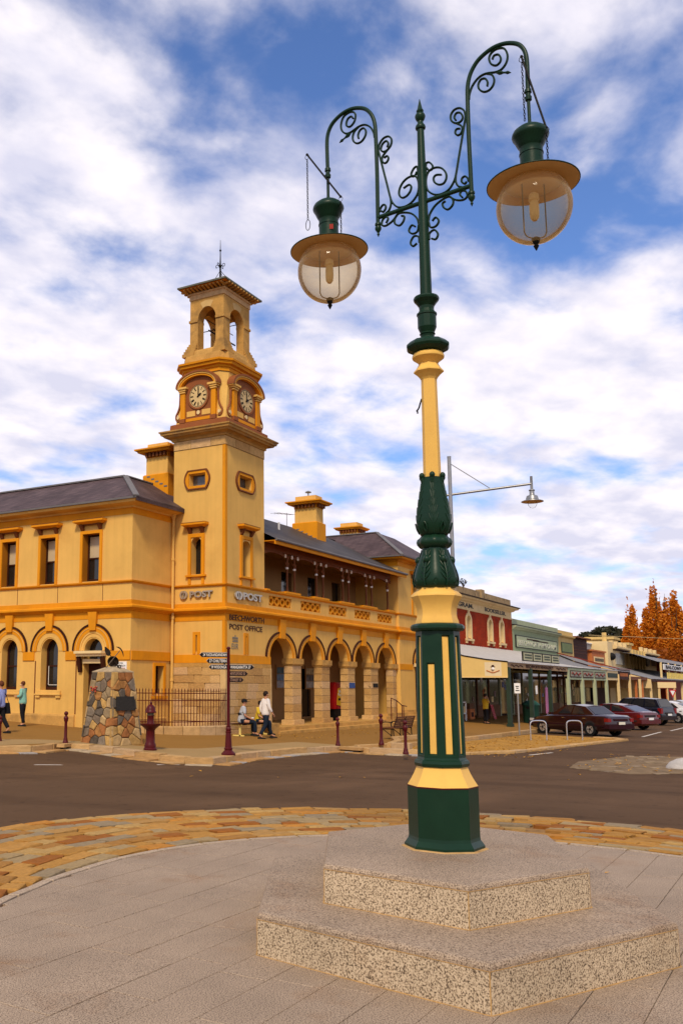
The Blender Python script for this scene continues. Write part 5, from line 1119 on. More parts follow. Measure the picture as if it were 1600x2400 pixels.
TR = {
'goose':[(0.398, 5.289), (0.397, 5.446), (0.395, 5.693), (0.396, 5.892), (0.398, 6.031), (0.402, 6.14), (0.417, 6.215), (0.444, 6.274), (0.49, 6.329), (0.549, 6.363), (0.616, 6.383), (0.682, 6.382), (0.746, 6.363), (0.808, 6.324), (0.845, 6.27), (0.862, 6.21), (0.866, 6.137), (0.865, 6.05), (0.863, 5.936)],
's1':[(0.41, 6.041), (0.416, 6.084), (0.443, 6.143), (0.493, 6.187), (0.551, 6.196), (0.635, 6.174), (0.682, 6.183), (0.716, 6.223), (0.724, 6.279), (0.699, 6.34), (0.644, 6.36), (0.6, 6.345), (0.582, 6.308), (0.596, 6.256), (0.633, 6.228), (0.664, 6.241), (0.672, 6.272), (0.655, 6.308), (0.622, 6.315), (0.607, 6.291)],
's2':[(0.551, 6.196), (0.597, 6.166), (0.614, 6.119), (0.602, 6.075), (0.568, 6.049), (0.526, 6.055), (0.494, 6.091), (0.489, 6.133), (0.511, 6.164), (0.544, 6.157), (0.562, 6.122), (0.558, 6.089)],
's3':[(0.377, 5.909), (0.345, 5.762), (0.309, 5.597), (0.279, 5.459), (0.257, 5.407), (0.216, 5.362), (0.156, 5.348), (0.097, 5.363), (0.048, 5.41), (0.032, 5.467), (0.037, 5.535), (0.064, 5.576), (0.115, 5.583), (0.164, 5.56), (0.197, 5.513), (0.202, 5.466), (0.179, 5.43), (0.139, 5.431), (0.105, 5.461), (0.096, 5.499), (0.117, 5.519), (0.162, 5.506)],
's4':[(0.377, 5.909), (0.367, 5.963), (0.33, 6.001), (0.285, 6.002), (0.257, 5.968), (0.262, 5.92), (0.296, 5.887), (0.335, 5.886), (0.354, 5.914), (0.338, 5.955), (0.304, 5.969), (0.286, 5.941), (0.297, 5.911)],
's5':[(0.296, 5.887), (0.338, 5.849), (0.347, 5.816), (0.331, 5.785), (0.306, 5.782), (0.288, 5.809), (0.299, 5.835), (0.328, 5.829)],
's6':[(0.279, 5.459), (0.277, 5.41), (0.295, 5.364), (0.328, 5.343)],
's7':[(0.377, 5.375), (0.374, 5.4), (0.351, 5.425), (0.328, 5.417), (0.325, 5.388), (0.348, 5.365), (0.363, 5.378)],
's8':[(0.034, 5.547), (0.034, 5.612), (0.04, 5.647), (0.066, 5.644), (0.092, 5.606), (0.084, 5.579), (0.059, 5.58), (0.044, 5.605)],
's9':[(0.041, 5.163), (0.056, 5.217), (0.103, 5.271), (0.174, 5.302), (0.224, 5.302), (0.25, 5.262), (0.242, 5.225), (0.205, 5.203), (0.172, 5.229), (0.163, 5.266), (0.188, 5.278)],
's10':[(0.224, 5.3), (0.271, 5.259), (0.329, 5.24), (0.363, 5.258), (0.355, 5.299), (0.322, 5.316), (0.306, 5.292), (0.325, 5.261)],
's11':[(0.041, 5.161), (0.056, 5.105), (0.1, 5.1), (0.127, 5.134), (0.102, 5.171), (0.072, 5.151)],
's12':[(0.042, 5.008), (0.046, 5.057), (0.087, 5.073), (0.116, 5.03), (0.096, 4.994), (0.062, 5.009)]}
def chain_mb(p0, p1, ln=.026, r=.0028):
    b = MB(); p0 = Vector(p0); p1 = Vector(p1); d = p1 - p0; n = max(2, int(d.length/(ln*.8))); dn = d.normalized()
    for i in range(n):
        c = p0 + d*((i + .5)/n); s = AX if i % 2 else NRM
        b.tube([c + dn*(ln/2*math.cos(t)) + s*(ln*.24*math.sin(t)) for t in [2*pi*k/8 for k in range(8)]], r, 4, closed=True)
    return b
REDP = mat('red_sticker', (.30, .03, .02), .5, .05, 4); BULB = mat('cream_lamp_glass', (.86, .66, .32), .25, .1, 6.0)
for sd, side in ((-1, 'near'), (1, 'far')):
    Q = lambda s, z, o=0.0: Vector((PC[0], PC[1], z)) + AX*(sd*s) + NRM*o
    b = MB(); b.tube(smooth_path([Q(*p) for p in TR['goose']], 4), .0165, 10, ref=NRM); arm = obj('gooseneck_arm', b, GREEN, lamp, True)
    b = MB(); b.tube([Q(.03, 5.332), Q(.40, 5.332)], .0175, 10); obj('cross_bar', b, GREEN, lamp, True)
    b = MB(); c = Q(.397, 0); b.lathe([(.012, 5.185), (.008, 5.20), (.012, 5.207), (.024, 5.225), (.027, 5.243), (.02, 5.258), (.026, 5.265), (.026, 5.28), (.018, 5.29)], 10, (c.x, c.y, 0)); b.lathe([(.002, 5.165), (.010, 5.185)], 8, (c.x, c.y, 0)); obj('drop_finial', b, GREEN, arm, True)
    for k_, pts in TR.items():
        if k_ == 'goose': continue
        b = MB(); n_ = len(pts); b.tube(smooth_path([Q(*p) for p in pts], 4), .0080, 6, ref=NRM, flat=1.7); obj('scroll', b, GREEN, lamp, True)
    b = MB(); b.tube(smooth_path([Q(.625, 6.174), Q(.655, 6.158), Q(.685, 6.146), Q(.705, 6.138), Q(.728, 6.128), Q(.744, 6.12)], 2), [.006, .010, .016, .014, .008, .007, .008, .013, .010, .005, .003][:11], 6, ref=NRM); obj('leaf_tip', b, GREEN, arm, True)
    # lantern
    c = Q(.862, 0); LC = (c.x, c.y, 0)
    lan = obj('lantern', (lambda b: b.tube([Q(.863, 5.96), Q(.862, 5.84), Q(.862, 5.65)], .0125, 10) and b.lathe([(.014, 5.84), (.024, 5.845), (.026, 5.87), (.018, 5.875), (.018, 5.90), (.026, 5.905), (.024, 5.93), (.014, 5.935)], 12, LC) and b)(MB()), GREEN, lamp, True)
    b = MB(); b.lathe([(.014, 5.672), (.02, 5.655), (.045, 5.642), (.085, 5.622), (.118, 5.595), (.128, 5.575), (.131, 5.56), (.126, 5.545), (.115, 5.53), (.098, 5.49), (.084, 5.465), (.081, 5.46), (.081, 5.425), (.085, 5.422), (.085, 5.412), (.081, 5.41), (.081, 5.30), (.09, 5.295), (.09, 5.275)], 28, LC); obj('lantern_cap', b, GREEN, lan, True)
    b = MB(); b.lathe([(.088, 5.292), (.16, 5.262), (.25, 5.222), (.315, 5.190), (.322, 5.188), (.322, 5.183), (.316, 5.182)], 48, LC, m=0); n0 = len(b.f)
    b.lathe([(.316, 5.181), (.25, 5.212), (.20, 5.232), (.19, 5.235), (.15, 5.243), (.10, 5.25)], 48, LC, m=1); obj('lamp_shade', b, [GREEN, SHADE_IN], lan, True)
    b = MB(); b.lathe([(.235, 5.20), (.205, 5.205), (.19, 5.235), (.12, 5.262), (.05, 5.268)], 36, LC); obj('reflector', b, mat('cream_reflector', (.80, .64, .38), .25, .05, 4, spec=.6), lan, True)
    b = MB(); K = 22; pr = [(max(.262*math.sin(t), .03), 5.005 - .268*math.cos(t)) for t in [pi*.02 + (pi*.74 - pi*.02)*i/K for i in range(K + 1)]]; b.lathe(pr, 48, LC); b.f = b.f[:-2]; b.m = b.m[:-2]; obj('globe', b, AMBER, lan, True)
    b = MB(); b.lathe([(.022, 5.11), (.034, 5.10), (.038, 5.06), (.030, 5.05)], 14, LC); b.lathe([(.026, 5.055), (.033, 5.02), (.034, 4.96), (.030, 4.92), (.016, 4.90), (.004, 4.897)], 14, LC); obj('light_bulb', b, BULB, lan, True)
    b = MB(); o_ = .080; s2 = Vector((rt.x, rt.y, 0)).normalized()
    cc = Vector((c.x, c.y, 0)); b.tube(smooth_path([cc - AX*o_*0 + s2*o_ + Vector((0, 0, 5.24)), cc + s2*o_ + Vector((0, 0, 4.86)), cc + s2*(o_*.98) + Vector((0, 0, 4.81)), cc + s2*(o_*.7) + Vector((0, 0, 4.775)), cc + Vector((0, 0, 4.765)), cc - s2*(o_*.7) + Vector((0, 0, 4.775)), cc - s2*(o_*.98) + Vector((0, 0, 4.81)), cc - s2*o_ + Vector((0, 0, 4.86)), cc - s2*o_ + Vector((0, 0, 5.24))], 4), .0048, 6); obj('globe_frame', b, mat('bronze_frame', (.16, .12, .06), .4, .1, 5, metal=.5), lan, True)
    b = MB(); b.lathe([(.004, 4.672), (.010, 4.685), (.020, 4.705), (.012, 4.718), (.022, 4.728), (.024, 4.745), (.030, 4.752), (.030, 4.762), (.01, 4.775)], 14, LC); obj('globe_finial', b, BLACKIRON, lan, True)
    # pull bar with chains, set square to the arm plane at a slant
    if sd < 0: e0, e1 = Q(.835, 6.20, .0) + NRM*0, Q(.985, 5.57, 0)
    else: e0, e1 = Q(1.055, 6.12), Q(.73, 5.62)
    ofs = NRM*.02; e0 = e0 + ofs; e1 = e1 + ofs; b = MB(); b.tube([e0, e1], .0075, 8); mid = (e0 + e1)/2
    for e in (e0, e1): b.sphere(e, .012, 8, 6)
    for e in (e0, e1): b.tube([e + Vector((0, 0, -.022)) + AX*.02*math.cos(t) + Vector((0, 0, .022*math.sin(t))) for t in [2*pi*k/10 for k in range(10)]], .0025, 4, closed=True)
    obj('pull_bar', b, BLACKIRON, lan, True)
    obj('chain', chain_mb(e0 - Vector((0, 0, .045)), e0 - Vector((0, 0, .52 if sd < 0 else .60))), BLACKIRON, lan)
    obj('chain', chain_mb(e1 - Vector((0, 0, .045)), e1 - Vector((0, 0, .32))), BLACKIRON, lan)
    if sd > 0:
        q = e0 - Vector((0, 0, .65)); b = MB(); b.tube([q + AX*.022*math.cos(t) + Vector((0, 0, .048*math.sin(t))) for t in [2*pi*k/14 for k in range(14)]], .003, 5, closed=True); obj('pull_ring', b, BLACKIRON, lan)
        tw = (Vector((CAM.x, CAM.y, 0)) - cc).normalized(); sdv = Vector((-tw.y, tw.x, 0)); p0 = cc + tw*.0835 + sdv*.022
        b = MB(); b.quad(*[p0 + sdv*u*.016 + Vector((0, 0, 5.362 + v_*.022)) for u, v_ in ((-1, -1), (1, -1), (1, 1), (-1, 1))]); obj('warning_sticker', b, REDP, lan)
# ================================================================ STREET FURNITURE
def P3_(x, y, dz=0): return (x, y, PZ(x, y) + dz)
# ---- bollards
def bollard_mesh():
    b = MB(); b.lathe([(.085, 0), (.085, .05), (.07, .075), (.062, .13), (.056, .16), (.047, .18), (.043, .62), (.047, .64), (.062, .665), (.064, .70), (.075, .735), (.068, .77), (.045, .80), (.034, .815), (.034, .835), (.05, .845)], 14); return b.mesh('post', MAROON, smooth=True)
BM_ = bollard_mesh(); b = MB(); b.sphere((0, 0, .885), .064, 14, 9); BT_ = b.mesh('ball_top', MAROON, smooth=True)
for x, y, s, lab in ((-9.83, 1.84, .78, 'maroon bollard below the walker in the blue shirt'), (-8.63, .32, 1.0, 'maroon ball topped bollard between the walkers and the stone cairn'), (-.72, -4.92, 1.0, 'maroon ball topped bollard at the kerb before the third arch'), (.82, -5.85, 1.12, 'maroon ball topped bollard next to the slatted street bench'), (-3.3, -8.3, 1.05, 'maroon bollard half hidden behind the green lamp post')):
    t = thing('bollard', lab, 'bollard', P3_(x, y), 0, 'maroon bollards along the kerb'); t.scale = (s, s, s)
    for nm, me in (('post', BM_), ('ball_top', BT_)):
        o = bpy.data.objects.new(nm, me); COL.objects.link(o); o.parent = t
# ---- drinking fountain
ft = thing('drinking_fountain', 'maroon cast iron drinking fountain with domed top beside the stone cairn', 'fountain', P3_(-8.1, -2.42))
def lp(name, prof, c, par, m=MAROON, n=20, smooth=True, local=True):
    b = MB(); b.lathe(prof, n, c); return obj(name, b, m, par, smooth, local)
lp('base', [(.19, 0), (.19, .05), (.165, .08), (.17, .14), (.155, .18), (.15, .20)], (0, 0, 0), ft); lp('column', [(.148, .19), (.135, .22), (.128, .56), (.15, .60)], (0, 0, 0), ft)
lp('bowl', [(.13, .58), (.17, .62), (.25, .68), (.30, .73), (.305, .755), (.28, .755), (.12, .72)], (0, 0, 0), ft); lp('upper_column', [(.11, .72), (.11, .76), (.10, .78), (.10, .96), (.115, .99)], (0, 0, 0), ft)
lp('tap_band', [(.095, .985), (.10, .99), (.10, 1.06), (.095, 1.07)], (0, 0, 0), ft, mat('verdigris_brass', (.14, .11, .06), .5, .3, 8)); lp('dome', [(.10, 1.055), (.165, 1.065), (.165, 1.09), (.14, 1.12), (.135, 1.17), (.115, 1.23), (.07, 1.285), (.03, 1.30), (.018, 1.31), (.035, 1.335), (.03, 1.36), (.012, 1.385), (.003, 1.43)], (0, 0, 0), ft)
# ---- finger post
sp = thing('signpost', 'maroon finger post with five black direction blades at the kerb corner', 'signpost', (-7.3, -4.57, PZ(-7.3, -4.57)))
lp('base', [(.20, 0), (.20, .05), (.165, .085), (.13, .12), (.105, .15), (.12, .165), (.12, .20), (.10, .22), (.098, .26), (.074, .62), (.085, .635), (.085, .66), (.062, .68)], (0, 0, 0), sp); lp('knop', [(.062, .67), (.075, .69), (.082, .73), (.07, .77), (.055, .79), (.072, .80), (.072, .815), (.05, .825)], (0, 0, 0), sp)
lp('pole', [(.048, .80), (.042, 2.98), (.045, 2.99)], (0, 0, 0), sp, n=14); lp('cap', [(.045, 2.98), (.062, 2.995), (.062, 3.02), (.03, 3.05), (.005, 3.055)], (0, 0, 0), sp, n=14)
vdir = Vector((CAM.x + 7.3, CAM.y + 4.57, 0)).normalized(); rx = Vector((-vdir.y, vdir.x, 0)); BLADE = mat('black_blade_paint', (.012, .008, .007), .5, .1, 4)
WHITEL = mat('white_lettering', (.80, .74, .66), .5, .05, 4); GREYL = mat('faded_lettering', (.34, .20, .14), .5, .05, 4)
for z, s, ln, tx, tw, mt in ((2.82, -1, .80, '24 YACKANDANDAH', .68, WHITEL), (2.645, -1, .60, '27 CHILTERN', .50, WHITEL), (2.47, -1, .53, '39 WODONGA', .44, WHITEL), (2.47, 1, .70, 'WANGARATTA 37', .58, WHITEL), (2.285, 1, .52, 'MYRTLEFORD 30', .42, GREYL), (2.11, 1, .40, 'STANLEY 10', .31, GREYL)):
    d = rx*s; o0 = .035; h = .065; b = MB(); off = vdir*.012
    pts = [d*o0 - off + Vector((0, 0, z - h)), d*(ln - .03) - off + Vector((0, 0, z - h)), d*ln - off + Vector((0, 0, z - h*.5)), d*(ln + .035) - off + Vector((0, 0, z)), d*ln - off + Vector((0, 0, z + h*.5)), d*(ln - .03) - off + Vector((0, 0, z + h)), d*o0 - off + Vector((0, 0, z + h))]
    b.extrude(pts, off*2); bl = obj('direction_blade', b, BLADE, sp, local=True); bl['label'] = 'black blade lettered ' + tx
    b = MB(); cen = d*(ln*.5) + vdir*.013 + Vector((0, 0, z)); rim = [q + off + vdir*.003 for q in pts]; b.tube(rim, .0045, 4, closed=True); obj('blade_rim', b, mt, bl, local=True)
    x0 = -(o0 + .02 + tw) if s < 0 else o0 + .02
    lettering(tx, rx*x0 + vdir*.0135 + Vector((0, 0, z - .042)), rx, (0, 0, 1), .084, tw, mt, bl, .004, local=True, bold=.012)
# ---- stone cairn with pick, shovel and gold pan
CA = mat('rubble_stone', None, .85, .22, 7.0, .6, 24, fine=.16, fs=50, rnd=[(.26, .185, .10), (.40, .24, .08), (.17, .125, .085), (.47, .28, .09), (.12, .095, .07), (.34, .16, .05), (.44, .29, .13), (.20, .155, .11), (.30, .12, .04), (.09, .07, .05)])
CEM = mat('cairn_mortar', (.10, .065, .04), .95, .2, 9.0, .4, 40)
CONC = mat('cairn_cap_concrete', (.38, .285, .17), .9, .2, 6, .4, 30)
F0 = Vector((-8.0, -.92)); D1 = Vector((.174, 1.30)); D2 = Vector((1.3, -.174)); cz = PZ(-7.6, -.6) - .03; H_ = 2.22
cairn = thing('cairn', 'tapered rubble stone cairn with pick, shovel and gold pan on top', 'monument', (*(F0 + D1/2 + D2/2), cz))
cen = F0 + D1/2 + D2/2; tp = .66
def corner(u, v, t): k = 1 - (1 - tp)*t; return cen + (D1*(u - .5) + D2*(v - .5))*k
faces_ = [((1, 0), (0, 0)), ((0, 0), (0, 1)), ((0, 1), (1, 1)), ((1, 1), (1, 0))]
b = MB(); vs = [Vector((*corner(u, v, t), cz + H_*t)) for t in (0, 1) for u, v in ((0, 0), (0, 1), (1, 1), (1, 0))]; vs = [Vector((cen.x, cen.y, q.z)) + (q - Vector((cen.x, cen.y, q.z)))*.975 for q in vs]
b.add(vs, [(0, 1, 2, 3), (4, 5, 6, 7), (0, 1, 5, 4), (1, 2, 6, 5), (2, 3, 7, 6), (3, 0, 4, 7)]); obj('core', b, CEM, cairn)
rc = random.Random(11)
for fi, (ca, cb) in enumerate(faces_):
    def fp(s, t, e=0.0):
        A_ = corner(*ca, t); B_ = corner(*cb, t); q = A_.lerp(B_, s); n_ = (B_ - A_).normalized(); n_ = Vector((n_.y, -n_.x)); n_ = n_ if n_.dot((A_ + B_)/2 - cen) > 0 else -n_
        return Vector((q.x + n_.x*e, q.y + n_.y*e, cz + H_*t))
    WF = 1.12; seeds = []; rows_n = 8                                  # irregular rubble: cells of a jittered point set
    for r_ in range(rows_n):
        k = rc.choice((3, 3, 4, 4, 5))
        for c_ in range(k): seeds.append(Vector(((c_ + .5 + rc.uniform(-.34, .34))/k*WF, (r_ + .5 + rc.uniform(-.36, .36))/rows_n*H_)))
    for si, sd_ in enumerate(seeds):
        P_ = [(0, 0), (WF, 0), (WF, H_), (0, H_)]
        for sj, so_ in enumerate(seeds):
            if si == sj: continue
            n_ = so_ - sd_; md_ = (so_ + sd_)/2; outp = []
            for i in range(len(P_)):
                p, q = Vector(P_[i]), Vector(P_[(i + 1) % len(P_)]); dp, dq = (p - md_).dot(n_), (q - md_).dot(n_)
                if dp <= 0: outp.append(tuple(p))
                if (dp < 0 < dq) or (dq < 0 < dp): outp.append(tuple(p + (q - p)*(dp/(dp - dq))))
            P_ = outp
            if len(P_) < 3: break
        if len(P_) < 3: continue
        n = len(P_); cc = Vector((sum(p[0] for p in P_)/n, sum(p[1] for p in P_)/n)); pr = rc.uniform(.012, .045)
        def ins(p, d):
            v = Vector(p) - cc; L0 = max(v.length, 1e-4); edge = (p[0] < .005 or p[0] > WF - .005); k = max(1 - d/L0, .3); q = cc + v*k
            if edge and d < .02: q.x = -.03 if p[0] < .1 else WF + .03
            return q
        O1 = [ins(p, .011 + rc.uniform(0, .008)) for p in P_]; O2 = [ins(p, .045 + rc.uniform(0, .02)) for p in P_]
        b = MB(); b.v = [fp(q.x/WF, q.y/H_, -.05) for q in O1] + [fp(q.x/WF, q.y/H_, pr*.5) for q in O1] + [fp(q.x/WF, q.y/H_, pr + rc.uniform(-.008, .008)) for q in O2]
        b.f = [(i, (i + 1) % n, n + (i + 1) % n, n + i) for i in range(n)] + [(n + i, n + (i + 1) % n, 2*n + (i + 1) % n, 2*n + i) for i in range(n)] + [tuple(range(2*n, 3*n))]; b.m = [0]*len(b.f); obj('stone', b, CA, cairn)
top = [Vector((*corner(u, v, 1), cz + H_)) for u, v in ((0, 0), (0, 1), (1, 1), (1, 0))]; top = [Vector((cen.x, cen.y, q.z)) + (q - Vector((cen.x, cen.y, q.z)))*1.06 for q in top]
b = MB(); in_ = [Vector((cen.x, cen.y, q.z + .15)) + (q - Vector((cen.x, cen.y, q.z)))*.28 for q in top]; b.add([q - Vector((0, 0, .03)) for q in top] + top + in_, [(i, (i + 1) % 4, 4 + (i + 1) % 4, 4 + i) for i in range(4)] + [(4 + i, 4 + (i + 1) % 4, 8 + (i + 1) % 4, 8 + i) for i in range(4)] + [(8, 9, 10, 11)]); obj('cap', b, CONC, cairn)
def face_quad(ca, cb, s0, s1, t0, t1, e):
    A_ = lambda s, t: (corner(*ca, t).lerp(corner(*cb, t), s)); o_ = []
    for s, t in ((s0, t0), (s1, t0), (s1, t1), (s0, t1)):
        q = A_(s, t); n_ = (corner(*cb, t) - corner(*ca, t)).normalized(); n_ = Vector((n_.y, -n_.x)); n_ = n_ if n_.dot(q - cen) > 0 else -n_
        o_.append(Vector((q.x + n_.x*e, q.y + n_.y*e, cz + H_*t)))
    return o_
b = MB(); q0 = face_quad(*faces_[1], .12, .86, .47, .66, .01); q1 = face_quad(*faces_[1], .12, .86, .47, .66, .07); b.add(q0 + q1, [(4, 5, 6, 7), (0, 1, 5, 4), (1, 2, 6, 5), (2, 3, 7, 6), (3, 0, 4, 7)]); obj('plaque', b, mat('bronze_plaque', (.03, .026, .022), .45, .2, 20, .3, 60), cairn)
zt = cz + H_ + .13; cw = Vector((cen.x, cen.y, zt)); R_ = Vector((rt.x, rt.y, 0)).normalized(); B_ = -Vector((fw.x, fw.y, 0)).normalized(); U_ = Vector((0, 0, 1)); RUST = mat('dark_iron_tools', (.03, .02, .014), .55, .3, 10, metal=.3)
def ring3(c, r, n, e1, e2, z=0): return [c + e1*(r*math.cos(2*pi*i/n)) + e2*(r*math.sin(2*pi*i/n)) for i in range(n)]
b = MB(); pc = cw + U_*.17 + B_*.05; n = 20; e2 = (U_*.95 + B_*.3).normalized(); e1 = R_; nz = e1.cross(e2); nz = nz if nz.dot(B_) > 0 else -nz
A0, A1, A2 = ring3(pc, .17, n, e1, e2), ring3(pc + nz*-.05, .115, n, e1, e2), ring3(pc - nz*.015, .18, n, e1, e2); b.v = A0 + A1 + A2; b.f = [(i, (i + 1) % n, n + (i + 1) % n, n + i) for i in range(n)] + [(i, (i + 1) % n, 2*n + (i + 1) % n, 2*n + i) for i in range(n)] + [tuple(range(n, 2*n))]; b.m = [0]*len(b.f); obj('gold_pan', b, RUST, cairn)
L_ = lambda x, z, o=.1: cw + R_*x + U_*z + B_*o
b = MB(); b.tube([L_(-.22, -.03), L_(.21, .52)], .014, 6); obj('pick_handle', b, mat('grey_timber_handle', (.16, .12, .09), .8, .2, 10), cairn); b = MB(); b.tube(smooth_path([L_(.09, .63), L_(.17, .61), L_(.245, .55), L_(.30, .45), L_(.325, .33)], 4), [.006, .01, .014, .018, .02, .022, .022, .022, .022, .022, .02, .02, .018, .016, .014, .01, .006], 6); obj('pick_head', b, RUST, cairn)
b = MB(); b.tube([L_(.23, -.05, .07), L_(-.13, .42, .07)], .013, 6); obj('shovel_handle', b, RUST, cairn); b = MB(); b.extrude([L_(-.10, .36, .06), L_(-.07, .44, .06), L_(-.12, .54, .06), L_(-.23, .63, .06), L_(-.27, .63, .06), L_(-.265, .5, .06), L_(-.22, .39, .06), L_(-.16, .345, .06)], B_*.015); obj('shovel_blade', b, RUST, cairn)
b = MB(); b.tube(ring3(L_(.20, .02, .12), .05, 10, R_, U_), .016, 5, closed=True); obj('shackle', b, RUST, cairn)
FLOW = mat('red_flowers', None, .7, .3, 12, rnd=[(.45, .08, .04), (.50, .20, .06), (.40, .05, .05)])
posy = thing('flower_posy', 'small red and orange flower posy tucked into the cairn face', 'flowers', tuple(face_quad(*faces_[0], .18, .3, .76, .8, .05)[0]))
for i in range(16):
    b = MB(); q = face_quad(*faces_[0], .10 + rc.random()*.30, .3, .70 + rc.random()*.09, .8, .06 + rc.random()*.03)[0]; b.sphere(q, rc.uniform(.018, .035), 7, 5); obj('flower', b, FLOW, posy, True)
# ---- iron fence on its curved stone kerb
FPTH = smooth_path([(-.10, -.14, 0), (-.55, -.06, 0), (-1.05, .16, 0), (-1.6, .45, 0), (-2.1, .85, 0), (-2.45, 1.35, 0), (-2.68, 1.95, 0), (-2.75, 2.38, 0)], 6)
fence = thing('iron_fence', 'low maroon iron picket fence curving round the tower foot', 'fence', (-1.6, .5, PZ(-1.6, .5)))
acc = [0]
for a, c_ in zip(FPTH, FPTH[1:]): acc.append(acc[-1] + (c_ - a).length)
def fpt(d):
    for i in range(len(acc) - 1):
        if acc[i + 1] >= d: return FPTH[i].lerp(FPTH[i + 1], (d - acc[i])/(acc[i + 1] - acc[i]))
    return FPTH[-1]
wall_ = thing('fence_kerb', 'curved honey stone kerb under the iron picket fence', 'stone kerb', (-1.6, .5, PZ(-1.6, .5) - .05)); nk = 6
for i in range(nk):
    a, c_ = acc[-1]*i/nk + .006, acc[-1]*(i + 1)/nk - .006; b = MB(); ps = [fpt(a + (c_ - a)*k/4) for k in range(5)]; b.sweep([(p.x, p.y) for p in reversed(ps)], [(-.16, PZ(-1.6, .5) - .25), (.13, PZ(-1.6, .5) - .25), (.13, .06), (.09, .095), (-.12, .095), (-.16, .06)]); obj('kerb_block', b, KERB, wall_)
npk = 33
for i in range(npk):
    p = fpt(acc[-1]*(i + .6)/npk); b = MB(); b.tube([(p.x, p.y, .09), (p.x, p.y, 1.36)], .0135, 5); b.lathe([(.013, 1.34), (.02, 1.37), (.003, 1.45)], 5, (p.x, p.y, 0)); obj('picket', b, MAROON, fence)
for z in (.24, 1.0, 1.26): b = MB(); b.tube([(q.x, q.y, z) for q in FPTH], .017, 5); obj('rail', b, MAROON, fence)
# ---- seats
SLATW = mat('brown_seat_timber', (.14, .055, .022), .6, .25, 8); YEL = mat('yellow_seat_leg', (.72, .55, .16), .5, .1, 5)
wb = thing('wall_seat', 'long backless dark seat on pale yellow legs against the tower', 'seat', P3_(.55, -.72))
for k in range(4): b = MB(); b.box(-1.0, 1.0, -.21 + .11*k, -.12 + .11*k, .42, .455); obj('seat_slat', b, DARKBROWN, wb, local=True)
for x in (-.86, .0, .86): b = MB(); b.box(x - .03, x + .03, -.16, -.10, 0, .42); b.box(x - .03, x + .03, -.30, .16, 0, .05); b.box(x - .04, x + .04, -.2, .2, .38, .42); obj('leg', b, YEL, wb, local=True)
st = thing('street_bench', 'slatted brown timber bench with black iron ends before the arcade steps', 'bench', P3_(5.25, -4.72), 0)
def bench_end(x):
    b = MB(); b.tube(smooth_path([(x, .26, .0), (x, .25, .25), (x, .24, .42), (x, .27, .56), (x, .22, .64), (x, .05, .66), (x, -.18, .64)], 4), .022, 6); b.tube([(x, -.22, 0), (x, -.20, .40), (x, -.36, .86)], .022, 6); b.tube([(x, .24, .40), (x, -.21, .40)], .02, 6); b.tube([(x, .2, .38), (x, -.05, .20), (x, -.24, .03)], .016, 6); return b
for x in (-.95, .0, .95): obj('bench_end', bench_end(x), BLACKIRON, st, True, True)
for k in range(5): b = MB(); b.box(-1.0, 1.0, .22 - .095*k - .08, .22 - .095*k, .425, .455); obj('seat_slat', b, SLATW, st, local=True)
for k in range(5): b = MB(); b.bar((-1.0, -.225 - .030*k, .49 + .085*k), (1.0, -.225 - .030*k, .49 + .085*k), .022, .07); obj('back_slat', b, SLATW, st, local=True)
ed = thing('garden_edging', 'pale stone edging strips round the small bed by the bench', 'edging', P3_(1.6, -6.2))
for a, c_ in (((-.15, -7.3), (-.1, -6.6)), ((-.1, -6.55), (1.8, -6.1)), ((1.85, -6.05), (3.9, -5.1)), ((3.95, -5.05), (6.2, -5.3))):
    a = Vector(a); c_ = Vector(c_); m_ = (a + c_)/2; d = c_ - a; inst('edging_stone', KERBM[1], ed, P3_(m_.x, m_.y, .05), (d.length - .02, .25, .2), math.atan2(d.y, d.x))
# ---- red post box in the arcade
pb = thing('parcel_box', 'red and yellow express mail box under the third arch', 'post box', (11.6, .95, -.08)); PRED = mat('post_box_red', (.42, .012, .012), .4, .06, 4, coat=.3); PYEL = mat('post_box_yellow', (.78, .50, .02), .45, .06, 4)
b = MB(); b.box(-.52, .5, -.3, .3, .55, 1.74); b.box(-.46, .44, -.28, .28, 1.74, 1.80); obj('body', b, PRED, pb, local=True); b = MB(); b.box(-.45, .43, -.26, .26, 0, .55); obj('bin_base', b, BLACKIRON, pb, local=True)
b = MB(); b.extrude([(-.30, -.305, .74), (.30, -.305, .66), (.36, -.305, 1.60), (-.16, -.305, 1.50)], (0, -.01, 0)); obj('label_panel', b, PYEL, pb, local=True)
for x0, x1, z0, z1 in ((-.1, .12, 1.30, 1.44), (.14, .32, 1.36, 1.52), (-.16, .0, 1.18, 1.28), (.05, .28, 1.12, 1.24)): b = MB(); b.box(x0, x1, -.32, -.316, z0, z1); obj('label_square', b, WHITE, pb, local=True)
b = MB(); b.box(-.15, .15, -.32, -.316, .95, 1.05); obj('posting_slot', b, BLACKIRON, pb, local=True)
